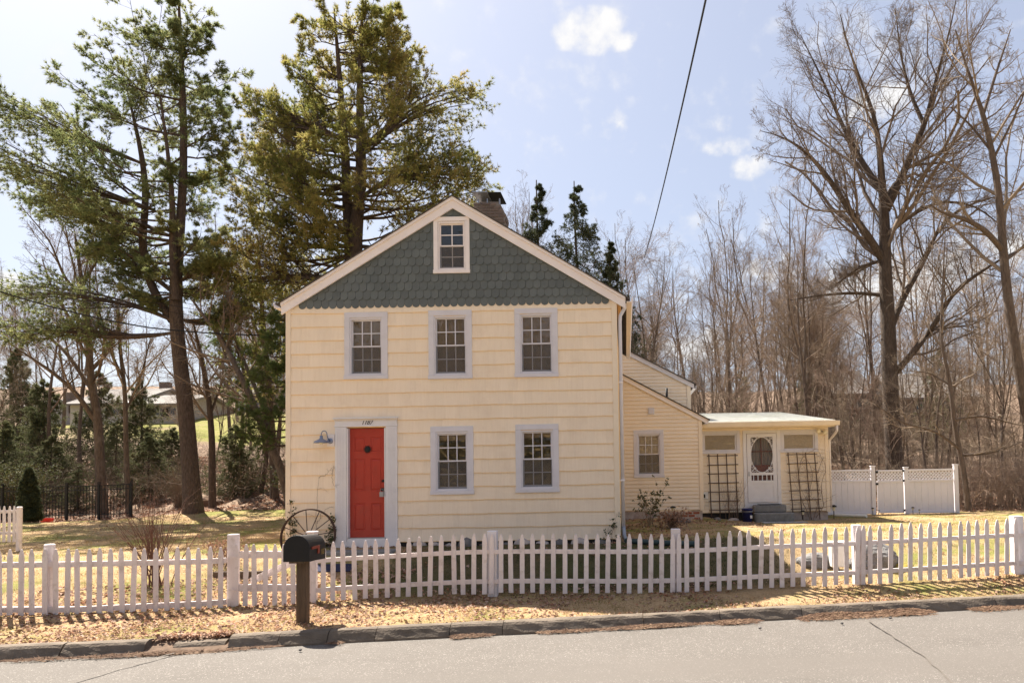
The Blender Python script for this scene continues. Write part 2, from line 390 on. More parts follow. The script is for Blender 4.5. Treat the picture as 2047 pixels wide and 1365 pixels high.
# ------------------------------------------------------------------ terrain
KX = [-60, -20, -7.34, -5.73, -4.83, -4.32, -3.17, -1.28, .19, 1.68, 3.42, 5.8, 20, 60]
KY = [5.5, 7.6, 8.85, 9.06, 9.24, 9.36, 9.57, 9.86, 10.12, 10.40, 10.70, 11.09, 13.6, 21]
def yk(x): return np.interp(x, KX, KY)
FX = [-30, -8.6, -6.3, -4.5, 0, 3.3, 6.3, 30]
FY = [8.6, 10.25, 11.15, 11.4, 11.5, 11.6, 12.05, 16.0]
FZ = [-.42, -.42, -.53, -.49, -.47, -.42, -.36, -.30]
def yf(x): return np.interp(x, FX, FY)
def zf(x): return np.interp(x, FX, FZ) - .02
ROADZ = -.65
def sm(t): t = np.clip(t, 0, 1); return t * t * (3 - 2 * t)
def gz(x, y):
    x = np.asarray(x, float); y = np.asarray(y, float)
    k = yk(x); f = yf(x)
    z = np.where(y < k - .05, ROADZ - .12, 0)
    a = -.55 + (zf(x) + .55) * sm((y - k) / np.maximum(f - k, .1))
    z = np.where((y >= k - .05) & (y < f), a, z)
    lw = sm((x + 14) / 8)                      # 0 far left, 1 by the house
    hz = .02 * lw + (-.10) * (1 - lw)
    b = zf(x) + (hz - zf(x)) * np.clip((y - f) / np.maximum(14.2 - f, .5), 0, 1)
    z = np.where((y >= f) & (y < 14.2), b, z)
    rt = sm((x - 1) / 3)
    z24 = (.10 * (1 - rt) - .12 * rt)
    c = hz + (z24 - hz) * sm((y - 14.2) / 10)
    z = np.where((y >= 14.2) & (y < 24.2), c, z)
    left = sm((x + 19) / 5) * (1 - rt)
    z26 = z24 + left * .18 - (1 - sm((x + 19) / 5)) * .12
    d = z24 + (z26 - z24) * sm((y - 24.2) / 2)
    z = np.where((y >= 24.2) & (y < 26.2), d, z)
    slope = .175 * (1 - rt) + .115 * rt
    e = z26 + (np.minimum(y, 64) - 26.2) * slope * sm((y - 24) / 8) + np.clip(y - 64, 0, 80) * .16 + .5 * np.sin(x * .17 + 1) * sm((y - 30) / 15)
    z = np.where(y >= 26.2, e, z)
    far = -.62 + 0.09 * np.maximum(-y - 8, 0)      # the other side of the street
    z = np.where(y < -3, np.minimum(far, 9), z)
    return z
xs = np.concatenate([np.linspace(-700, -60, 14), np.linspace(-56, -22, 24), np.linspace(-21, 13, 135), np.linspace(14, 60, 30), np.linspace(70, 700, 14)])
ys = np.concatenate([np.linspace(-400, -60, 8), np.linspace(-50, 6, 26), np.linspace(6.2, 27, 105), np.linspace(27.6, 80, 70), np.linspace(84, 150, 14), np.linspace(180, 1500, 12)])
X, Y = np.meshgrid(xs, ys)
Z = gz(X, Y)
rg = np.random.default_rng(5)
near = (Y > yk(X) + .1) & (Y < 27)
Z = Z + near * (np.sin(X * 3.1 + np.sin(Y * 2.3)) * .010 + rg.normal(0, .007, X.shape))
Z = Z + (Y > 27) * rg.normal(0, .05, X.shape)
V = np.stack([X, Y, Z], -1).reshape(-1, 3)
ny, nx = X.shape
I = (np.arange(ny - 1)[:, None] * nx + np.arange(nx - 1)[None]).ravel()
Fq = np.stack([I, I + 1, I + nx + 1, I + nx], 1)
def groundmat():
    mt, N, L, P = newmat('lawn_and_woods_floor')
    g = N.new('ShaderNodeNewGeometry')
    def noise(s, d=6, r=.6, vec=None):
        n = N.new('ShaderNodeTexNoise'); n.inputs['Scale'].default_value = s; n.inputs['Detail'].default_value = d; n.inputs['Roughness'].default_value = r
        L.new(vec or g.outputs['Position'], n.inputs['Vector']); return n.outputs['Fac']
    def mr(v, a, b, lo=0, hi=1):
        n = N.new('ShaderNodeMapRange'); n.inputs['From Min'].default_value = a; n.inputs['From Max'].default_value = b; n.inputs['To Min'].default_value = lo; n.inputs['To Max'].default_value = hi
        L.new(v, n.inputs['Value']); return n.outputs[0]
    def mix(f, a, b):
        n = N.new('ShaderNodeMix'); n.data_type = 'RGBA'; L.new(f, n.inputs['Factor'])
        for k, v in (('A', a), ('B', b)):
            if isinstance(v, tuple): n.inputs[k].default_value = (*v, 1)
            else: L.new(v, n.inputs[k])
        return n.outputs['Result']
    def mth(op, a, b):
        n = N.new('ShaderNodeMath'); n.operation = op
        for i, v in enumerate((a, b)):
            if isinstance(v, (int, float)): n.inputs[i].default_value = v
            else: L.new(v, n.inputs[i])
        return n.outputs[0]
    sp = N.new('ShaderNodeSeparateXYZ'); L.new(g.outputs['Position'], sp.inputs[0])
    straw = mix(mr(noise(28, 5, .7), .35, .65), (.50, .345, .195), (.34, .225, .12))
    green = mix(mr(noise(24, 4), .35, .65), (.16, .175, .045), (.28, .25, .08))
    lawn = mix(mr(noise(.55, 5, .65), .47, .60), straw, green)
    lawn = mix(mr(noise(3.2, 6, .7), .52, .70, 0, .7), lawn, (.20, .13, .07))
    litter = mix(mr(noise(9, 8, .75), .38, .62), (.32, .225, .16), (.10, .068, .048))
    litter = mix(mr(noise(1.1, 5), .45, .65, 0, .6), litter, (.28, .205, .155))
    # greener strip between fence and house front, house shade darkened into its colour
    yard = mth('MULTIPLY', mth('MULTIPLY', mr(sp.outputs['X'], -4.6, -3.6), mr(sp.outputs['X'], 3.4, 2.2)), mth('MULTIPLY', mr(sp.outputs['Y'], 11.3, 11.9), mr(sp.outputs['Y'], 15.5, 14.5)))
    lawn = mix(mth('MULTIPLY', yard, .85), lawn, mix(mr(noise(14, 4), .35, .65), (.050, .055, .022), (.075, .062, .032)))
    wob = mth('MULTIPLY', mth('SUBTRACT', noise(.9, 3), .5), 3.0)
    back = mr(mth('ADD', sp.outputs['Y'], wob), 26.3, 27.0)
    col = mix(back, lawn, litter)
    # sunlit lawns of the neighbours on the rise far behind
    far = mth('MULTIPLY', mth('MULTIPLY', mth('MULTIPLY', mr(sp.outputs['Y'], 46, 48), mr(sp.outputs['Y'], 66, 62)), mr(sp.outputs['X'], -3, -8)), mr(noise(.06, 2), .42, .48))
    col = mix(far, col, mix(mr(noise(1.5), .4, .6), (.17, .175, .04), (.24, .21, .08)))
    L.new(col, P.inputs['Base Color']); P.inputs['Roughness'].default_value = 1; P.inputs['Specular IOR Level'].default_value = .1
    b = N.new('ShaderNodeBump'); b.inputs['Strength'].default_value = .9; b.inputs['Distance'].default_value = .04
    L.new(noise(26, 6, .75), b.inputs['Height']); L.new(b.outputs[0], P.inputs['Normal'])
    return mt
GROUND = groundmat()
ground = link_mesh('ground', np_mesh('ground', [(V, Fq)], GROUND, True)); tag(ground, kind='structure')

# road
def roadmat():
    mt, N, L, P = newmat('worn_asphalt')
    g = N.new('ShaderNodeNewGeometry')
    def noise(s, d=6, r=.6):
        n = N.new('ShaderNodeTexNoise'); n.inputs['Scale'].default_value = s; n.inputs['Detail'].default_value = d; n.inputs['Roughness'].default_value = r
        L.new(g.outputs['Position'], n.inputs['Vector']); return n.outputs['Fac']
    def rampv(f, a, b, c1, c2):
        r = N.new('ShaderNodeMapRange'); r.inputs['From Min'].default_value = a; r.inputs['From Max'].default_value = b; L.new(f, r.inputs['Value'])
        n = N.new('ShaderNodeMix'); n.data_type = 'RGBA'; L.new(r.outputs[0], n.inputs['Factor'])
        for k, v in (('A', c1), ('B', c2)):
            if isinstance(v, tuple): n.inputs[k].default_value = (*v, 1)
            else: L.new(v, n.inputs[k])
        return n.outputs['Result']
    base = rampv(noise(.7, 6, .7), .35, .65, (.170, .152, .136), (.136, .121, .107))
    base = rampv(noise(160, 2, .5), .35, .72, base, (.078, .068, .060))
    v = N.new('ShaderNodeTexVoronoi'); v.inputs['Scale'].default_value = 95; L.new(g.outputs['Position'], v.inputs['Vector'])
    sepc = N.new('ShaderNodeSeparateColor'); L.new(v.outputs['Color'], sepc.inputs[0])
    spk = rampv(sepc.outputs[0], .93, .975, base, (.27, .245, .22))
    mp2 = N.new('ShaderNodeMapping'); mp2.inputs['Rotation'].default_value = (0, 0, -.12); mp2.inputs['Scale'].default_value = (.05, 1.1, 1); L.new(g.outputs['Position'], mp2.inputs['Vector'])
    nw = N.new('ShaderNodeTexNoise'); nw.inputs['Scale'].default_value = 1.3; nw.inputs['Detail'].default_value = 3; L.new(mp2.outputs[0], nw.inputs['Vector'])
    spk = rampv(nw.outputs['Fac'], .50, .72, spk, (.128, .113, .10))
    st = rampv(noise(2.2, 7, .7), .60, .74, spk, (.118, .102, .088))
    L.new(st, P.inputs['Base Color']); P.inputs['Roughness'].default_value = .9; P.inputs['Specular IOR Level'].default_value = .25
    b = N.new('ShaderNodeBump'); b.inputs['Strength'].default_value = .7; b.inputs['Distance'].default_value = .006
    L.new(noise(130, 3), b.inputs['Height']); L.new(b.outputs[0], P.inputs['Normal'])
    return mt
ROADM = roadmat()
rx = np.concatenate([np.linspace(-500, -60, 10), np.linspace(-55, -12, 20), np.linspace(-10, 10, 60), np.linspace(12, 60, 20), np.linspace(70, 500, 10)])
ev = yk(np.clip(rx, -60, 60)) + np.where(np.abs(rx) > 60, (rx - np.sign(rx) * 60) * .1, 0)
tt = np.linspace(0, 1, 12)
RY = ev[:, None] - .02 - (1 - tt)[None] * 10.5
RX = np.repeat(rx[:, None], 12, 1)
RZ = ROADZ - .05 * (np.abs(tt - .45)[None] ** 2) * 2 + 0 * RX + .01
Vr = np.stack([RX, RY, RZ], -1).reshape(-1, 3)
I = (np.arange(len(rx) - 1)[:, None] * 12 + np.arange(11)[None]).ravel()
road = link_mesh('road', np_mesh('road', [(Vr, np.stack([I, I + 12, I + 13, I + 1], 1))], ROADM, True)); tag(road, kind='structure')

def groad(px, py, z=ROADZ):
    d = ray(px, py); t = (z - EYE) / d[2]
    return (d[0] * t, d[1] * t, z)
# tar-dark sealed cracks in the road
CRACK = M('dark_crack', (.128, .110, .094), (.112, .096, .082), rough=.9)
def crack(pts, w):
    P3 = [groad(*p, z=ROADZ + .003) for p in pts]
    mb = MB(); L_, R_ = [], []
    rr = random.Random(int(pts[0][0]))
    fine = []
    for a, b in zip(P3, P3[1:]):
        for k in range(6):
            t = k / 6; fine.append((a[0] + (b[0] - a[0]) * t + rr.uniform(-.012, .012), a[1] + (b[1] - a[1]) * t + rr.uniform(-.012, .012)))
    fine.append(P3[-1][:2])
    for i in range(len(fine) - 1):
        a, b = fine[i], fine[i + 1]
        d = Vector((b[0] - a[0], b[1] - a[1])).normalized(); n = (-d.y, d.x); ww = w * rr.uniform(.6, 1.2)
        L_.append((a[0] + n[0] * ww, a[1] + n[1] * ww, ROADZ + .012)); R_.append((a[0] - n[0] * ww, a[1] - n[1] * ww, ROADZ + .012))
    k = len(L_)
    mb.add(L_ + R_, [(i, i + 1, i + 1 + k, i + k) for i in range(k - 1)])
    o = mb.build('road_crack', CRACK, road)
crack([(1735, 1240), (1790, 1275), (1850, 1315), (1900, 1362), (1960, 1420)], .010)
crack([(350, 1305), (240, 1335), (120, 1372), (60, 1400)], .012)

# kerb of cast pieces
KERBM = M('kerb_asphalt', (.195, .155, .118), (.125, .098, .074), scale=5, rough=.95, bump=.8, bscale=38, rnd=.10, dirt=(.085, .065, .05), dscale=4, damt=.6, bdist=.012)
kerb = empty('kerb', (0, 9.9, -.53), kind='structure')
def kx(px):  # X of a kerb joint seen at this column
    lo, hi = -12.0, 9.0
    for _ in range(40):
        md = (lo + hi) / 2
        v = Vector((md, float(yk(md)) - .1, -.56 - EYE)) if False else Vector((md, float(yk(md)) - .1, -.57 - EYE))
        dz = v.dot(Vector(_F)); u = v.dot(Vector(_R)) / dz * FPX + PPX
        if u < px: lo = md
        else: hi = md
    return lo
def kerb_piece(x0, x1, seed, top=0.0):
    rr = random.Random(seed); n = max(3, int((x1 - x0) / .12)); mb = MB(); rings = []
    dy = rr.uniform(-.005, .005); dz = rr.uniform(-.004, .004) + top
    for i in range(n + 1):
        x = x0 + (x1 - x0) * i / n; y = float(yk(x)) + dy
        e = 1.0
        if i in (0, n): e = .985
        j = lambda s: rr.uniform(-s, s)
        prof = [(.03, -.72), (.03, -.545), (.0, -.520 + j(.004)), (-.08, -.512 + j(.005)), (-.135, -.525 + j(.006)), (-.165, -.555 + j(.007)), (-.195 + j(.008), -.60), (-.225 + j(.008), -.645), (-.24, -.72)]
        rings.append([(x, y + a * e, (b + dz) if b > -.7 else b) for a, b in prof])
    k = 9
    vs = [v for r in rings for v in r]
    fs = [(i * k + j, i * k + j + 1, (i + 1) * k + j + 1, (i + 1) * k + j) for i in range(n) for j in range(k - 1)]
    fs += [tuple(range(k)), tuple(n * k + j for j in range(k - 1, -1, -1))]
    mb.add(vs, fs)
    mb.build('kerb_stone', KERBM, kerb, smooth=False, origin=((x0 + x1) / 2, float(yk((x0 + x1) / 2)), -.6))
jl = [kx(p) for p in (-330, -120, 132, 300)]
for i in range(len(jl) - 1): kerb_piece(jl[i] + .012, jl[i + 1] - .012, i + 1)
kerb_piece(kx(352), kx(455), 77, top=-.045)
jr = [kx(p) for p in (463, 563, 660, 755, 902, 1007, 1285, 1438, 1600, 1742, 1985, 2150, 2400)]
for i in range(len(jr) - 1): kerb_piece(jr[i] + .004, jr[i + 1] - .004, i + 20)

# ------------------------------------------------------------------ the house
HY = 14.5
house = empty('house', (-3.3, HY, 0), 'cream two storey shingle house with green scalloped gable, red front door and low side wings', 'house')
XL, XR = -6.54, -.14
AX, AZ = -3.29, 6.80          # ridge
WTOP = 4.74
SL = (AZ - 4.79) / 3.3        # roof slope
def rakez(x): return AZ - abs(x - AX) * SL
HB = 21.6   # back of the main block
# openings (hole rectangles)
wins = {'a': (-5.423, -4.582, 3.26, 4.565), 'b': (-3.788, -2.944, 3.235, 4.575), 'c': (-2.114, -1.276, 3.24, 4.585),
        'd': (-3.764, -2.935, 1.0, 2.315), 'e': (-2.121, -1.288, 1.01, 2.325)}
attic = (-3.678, -2.974, 5.30, 6.416)
door = (-5.60, -4.403, .02, 2.53)
CW = .105
holes = [(x0 + CW, x1 - CW, z0 + .09, z1 - CW) for x0, x1, z0, z1 in wins.values()] + [(-5.38, -4.62, .2, 2.32)]
def wall_grid(mb, X0, X1, Z0, Z1, holes, y, ytop=None):
    xs = sorted({X0, X1, *[h[0] for h in holes], *[h[1] for h in holes]}); zs = sorted({Z0, Z1, *[h[2] for h in holes], *[h[3] for h in holes]})
    for a, b in zip(xs, xs[1:]):
        for c, d in zip(zs, zs[1:]):
            cx, cz = (a + b) / 2, (c + d) / 2
            if any(h[0] < cx < h[1] and h[2] < cz < h[3] for h in holes): continue
            mb.add([(a, y, c), (b, y, c), (b, y, d), (a, y, d)], [(0, 1, 2, 3)])
    return mb
mb = MB(); wall_grid(mb, XL, XR, .12, WTOP, holes, HY); wall_grid(mb, XL + .02, XR - .02, .12, WTOP, holes, HY + .13)
mb.add([(XL, HY, .12), (XL, HB, .12), (XL, HB, WTOP), (XL, HY, WTOP)], [(0, 1, 2, 3)])
mb.add([(XR, HY, .12), (XR, HB, .12), (XR, HB, WTOP), (XR, HY, WTOP)], [(0, 1, 2, 3)])
mb.add([(XL, HB, .12), (XR, HB, .12), (XR, HB, WTOP), (AX, HB, AZ), (XL, HB, WTOP)], [(0, 1, 2, 3, 4)])
mb.build('wall', CREAMB, house)
ah = (attic[0] + .09, attic[1] - .09, attic[2] + .08, attic[3] - .09)
mb = MB()
hx0, hx1, hz0, hz1 = ah
mb.add([(XL, HY, WTOP), (hx0, HY, WTOP), (hx0, HY, rakez(hx0) - .06), (XL, HY, rakez(XL) - .06)], [(0, 1, 2, 3)])
mb.add([(XR, HY, WTOP), (hx1, HY, WTOP), (hx1, HY, rakez(hx1) - .06), (XR, HY, rakez(XR) - .06)], [(3, 2, 1, 0)])
mb.add([(hx0, HY, WTOP), (hx1, HY, WTOP), (hx1, HY, hz0), (hx0, HY, hz0)], [(0, 1, 2, 3)])
mb.add([(hx0, HY, hz1), (hx1, HY, hz1), (hx1, HY, rakez(hx1) - .06), (AX, HY, AZ - .06), (hx0, HY, rakez(hx0) - .06)], [(0, 1, 2, 3, 4)])
mb.build('gable_wall', TEALB, house)
# inside: floors and dim partition so the rooms read as rooms
mb = MB(); mb.box(XL + .1, XR - .1, HY + .2, HB - .1, .15, .2); mb.box(XL + .1, XR - .1, HY + .2, HB - .1, 2.75, 2.9); mb.box(XL + .1, XR - .1, HY + .2, HB - .1, 4.8, 4.9)
mb.box(XL + .1, XR - .1, HY + 3.2, HY + 3.3, .2, 4.8)
mb.build('interior_floor', ROOMM, house)
mb = MB(); mb.box(XL + .04, XR - .04, HY + .02, HY + .3, -.25, .115); mb.box(XR - .3, XR - .04, HY + .3, HB, -.25, .115); mb.box(XL + .04, XL + .3, HY + .3, HB, -.25, .115)
mb.build('foundation', DARKF, house)
# fieldstones of the foundation, whitewashed in places
rs = random.Random(9)
x = XL + .08
while x < XR - .2:
    w = rs.uniform(.18, .42)
    if not (-5.7 < x + w / 2 < -4.3):
        mbs = MB(); n = 8; zc = rs.uniform(-.06, .0); hh = rs.uniform(.07, .12)
        mbs.lathe([(w * .5, HY + .02), (w * .48, HY - .02), (w * .3, HY - .05 - rs.random() * .02)], x + w / 2, zc, n=n, ax='y')
        o = mbs.build('foundation_stone', PARGE if rs.random() < .35 else STONE, house, smooth=True)
    x += w + .02
# wall shingles
def tile_row(x0, x1, z0, z1, zsrc, rr, out):
    x = x0
    while x < x1 - .005:
        w = rr.choice((.13, .16, .19, .22, .26, .30))
        if x + w > x1 - .07: w = x1 - x
        out.append((x, x + w, z0, z1)); x += w
rr = random.Random(21)
rows = []
EXP = .2615
for r in range(18):
    z0 = .10 + r * EXP; z1 = min(z0 + EXP, WTOP + .02)
    segs = []
    rowh = [h for h in holes if h[2] < z1 - .01 and h[3] > z0 + .01]
    if z0 < 2.5: rowh = [h for h in rowh if h[0] != -5.38] + [(-5.56, -4.44, .0, 2.5)]
    edges = sorted({XL + .06, XR - .06, *[h[0] for h in rowh], *[h[1] for h in rowh]})
    for a, b in zip(edges, edges[1:]):
        hh = [h for h in rowh if h[0] < (a + b) / 2 < h[1]]
        if not hh: segs.append((a, b, z0, z1))
        else:
            h = hh[0]
            if h[3] < z1 - .02: segs.append((a, b, h[3], z1))
            if h[2] > z0 + .02: segs.append((a, b, z0, h[2]))
    out = []
    for s in segs: tile_row(*s, z0, rr, out)
    for s in out: rows.append((r, s))
def shingle_geo(mb, x0, x1, z0, z1, r, rr, ox=0, oy=0, oz=0):
    full = z1 - z0 > EXP * .8
    wob = .005 * math.sin(x0 * 1.3 + r * 1.7) + .003 * math.sin(x0 * 5.3 + r)
    j0, j1 = wob + rr.uniform(-.004, .004), wob + rr.uniform(-.004, .004)
    yb, yt = HY - .024 - rr.uniform(0, .003), HY - .007
    g = .0006
    zb0, zb1 = z0 + j0, z0 + j1
    zt = z1 + .02
    bd = .009
    mb.add([(x0 + g - ox, yb - .0006 - oy, zb0 - oz), (x1 - g - ox, yb - .0006 - oy, zb1 - oz), (x1 - g - ox, yb - .0006 - oy, zb1 + bd - oz), (x0 + g - ox, yb - .0006 - oy, zb0 + bd - oz)], [(0, 1, 2, 3)])
    mb.add([(x0 + g - ox, yb - oy, zb0 - oz), (x1 - g - ox, yb - oy, zb1 - oz), (x1 - g - ox, yt - oy, zt - oz), (x0 + g - ox, yt - oy, zt - oz),
            (x0 + g - ox, HY - .001 - oy, zb0 - oz), (x1 - g - ox, HY - .001 - oy, zb1 - oz), (x1 - g - ox, HY - .001 - oy, zt - oz), (x0 + g - ox, HY - .001 - oy, zt - oz)],
           [(0, 1, 2, 3), (0, 4, 5, 1), (1, 5, 6, 2), (3, 7, 4, 0), (2, 6, 7, 3)])
big = sorted(range(len(rows)), key=lambda i: -(rows[i][1][1] - rows[i][1][0]) * (rows[i][1][3] - rows[i][1][2]))
bigset = set(big[:298])
rest = MB()
def band(o):
    o.data.materials.append(CREAMB)
    for i_, p_ in enumerate(o.data.polygons):
        if i_ % 6 == 0: p_.material_index = 1
    return o
for i, (r, (x0, x1, z0, z1)) in enumerate(rows):
    if i in bigset:
        b1 = MB(); shingle_geo(b1, x0, x1, z0, z1, r, rr)
        band(b1.build('shingle', CREAM, house, origin=((x0 + x1) / 2, HY, z0)))
    else: shingle_geo(rest, x0, x1, z0, z1, r, rr)
o = band(rest.build('shingle', CREAM, house)); o['kind'] = 'stuff'
# scallops
SW, SE = .1475, .1625
def scale_mesh(wid):
    b1 = MB(); p = [(-wid / 2 + .002, SE * 1.48)]; R_ = wid / 2 - .002
    for k in range(9):
        q = math.pi + math.pi * k / 8; p.append((R_ * math.cos(q), R_ * .92 + R_ * .92 * math.sin(q)))
    p.append((wid / 2 - .002, SE * 1.48))
    n = len(p)
    vs = []
    for x, z in p: vs.append((x, -.026 + .020 * (z / (SE * 1.48)), z))
    for x, z in p: vs.append((x, 0, z))
    b1.add(vs, [tuple(range(n))] + [(i, i + n, (i + 1) % n + n, (i + 1) % n) for i in range(n)])
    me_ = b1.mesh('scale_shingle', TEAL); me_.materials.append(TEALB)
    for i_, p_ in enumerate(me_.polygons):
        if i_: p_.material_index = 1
    return me_
SMESH = scale_mesh(SW)
Z0 = 4.645
for r in range(13):
    z = Z0 + r * SE; off = (r % 2) * SW / 2; nx_ = 24
    for i in range(-nx_, nx_ + 1):
        xc = AX + i * SW + off
        if xc - SW / 2 < XL + .04 or xc + SW / 2 > XR - .02: continue
        if rakez(xc) - .30 + .04 < z + .02: continue
        if ah[0] < xc - SW / 2 and xc + SW / 2 < ah[1] and z > ah[2] and z + SE * 1.5 < ah[3]: continue
        topz = z + SE * 1.48
        me = SMESH; sc = 1
        lim = rakez(abs(xc - AX) + SW / 2 + AX) - .05
        if topz > lim: sc = max((lim - z) / (SE * 1.48), .35)
        # pieces crossing the attic opening are trimmed to it
        if xc + SW / 2 > ah[0] and xc - SW / 2 < ah[1] and topz > ah[2] and z < ah[3]:
            x0, x1, z0, z1 = xc - SW / 2, xc + SW / 2, z, topz
            if xc < ah[0]: x1 = ah[0]
            elif xc > ah[1]: x0 = ah[1]
            elif xc - SW / 2 < ah[0] : x1 = ah[0]
            elif xc + SW / 2 > ah[1]: x0 = ah[1]
            elif z < ah[2]: z1 = ah[2]
            else: z0 = ah[3]
            b1 = MB(); b1.box(x0 + .001, x1 - .001, HY - .018, HY - .001, z0, z1); b1.build('scale_shingle', TEAL, house, origin=(xc, HY, z)); continue
        put('scale_shingle', me, house, (xc, HY - .002 - (i % 3) * .0006, z + random.uniform(-.003, .003)), rot=(0, random.uniform(-.012, .012), 0), scale=(1, 1, sc))
# corner boards, rake boards, fascia
for x0, x1 in ((XL - .02, XL + .075), (XR - .085, XR + .02)):
    mb = MB(); mb.box(x0, x1, HY - .034, HY + .09, .08, 4.74); mb.build('corner_board', TRIMC, house, bevel=.003)
for s in (-1, 1):
    xe = AX + s * 3.34
    T = Vector((s, 0, -SL)).normalized()
    def rk(wid, x_in, y0, y1, top):
        p0 = (AX, AZ - top); p1 = (xe, rakez(xe) - top)
        nv = wid / math.cos(math.atan(SL))
        return [p0, p1, (p1[0] - s * .0, p1[1] - nv), (AX, AZ - top - nv)]
    mb = MB(); mb.prism(rk(.185, 0, 0, 0, .012), HY - .075, HY - .035); mb.build('rake_board', RAKE, house)
    mb = MB(); mb.prism(rk(.045, 0, 0, 0, .008), HY - .11, HY - .076); mb.build('rake_molding', RAKE, house)
    # roof plane with overhang
    eo = AX + s * 3.42
    mb = MB(); mb.prism([(AX, AZ + .012), (eo, AZ + .012 - 3.42 * SL), (eo, AZ - .006 - 3.42 * SL), (AX, AZ - .006)], HY - .13, HB + .15)
    mb.build('roof', ROOF, house)
    # courses of roof shingles: a slightly uneven stepped edge on top
    mb = MB(); L_ = 3.42 / math.cos(math.atan(SL)); nC = 26
    for c in range(nC):
        a0, a1 = c / nC, (c + 1) / nC
        for k in range(9):
            ya = HY - .13 + k * (HB + .28 - HY) / 9 + .004; yb = HY - .13 + (k + 1) * (HB + .28 - HY) / 9 - .004
            xa, xb = AX + s * 3.42 * a0, AX + s * 3.43 * a1
            za, zb = AZ + .012 - 3.42 * a0 * SL, AZ + .012 - 3.43 * a1 * SL
            mb.add([(xa, ya, za + .004), (xb, ya, zb + .010), (xb, yb, zb + .010), (xa, yb, za + .004), (xb, ya, zb - .002), (xb, yb, zb - .002), (xa, ya, za - .002)], [(0, 1, 2, 3), (1, 4, 5, 2), (0, 6, 4, 1)])
    o = mb.build('roof_shingle', ROOF, house); o['kind'] = 'stuff'
    # soffit return + gutter
    mb = MB()
    gx = AX + s * 3.36
    gp = [(0, 0), (.10, 0), (.125, .10), (.115, .105), (.09, .012), (0, .012)]
    mb.prism([(gx + s * a, 4.66 + b) for a, b in gp], HY - .10, HB); 
    mb.build('gutter', RAKE, house)
mb = MB(); mb.prism([(XR + .02, 4.72), (XR + .10, 4.62), (XR + .10, 4.70), (XR + .02, 4.79)], HY - .05, HB); mb.build('soffit', TRIMC, house)
# right downspout
mb = MB(); dx = XR + .075
mb.tube([(dx + .10, HY + .05, 4.66), (dx + .10, HY + .05, 4.58), (dx + .01, HY + .03, 4.42), (dx, HY + .02, 4.3), (dx, HY + .02, .32)], .036, 8); mb.build('downspout', WHITE, house, smooth=True)
mb = MB(); mb.tube([(dx, HY + .02, .33), (dx + .01, HY, .16), (dx + .05, HY - .05, .06), (dx + .11, HY - .09, .03)], .042, 8); mb.build('downspout_elbow', METAL, house, smooth=True)
for zz in (1.2, 3.1):
    mb = MB(); mb.box(dx - .045, dx + .045, HY - .022, HY + .03, zz, zz + .03); mb.build('bracket', RAKE, house)

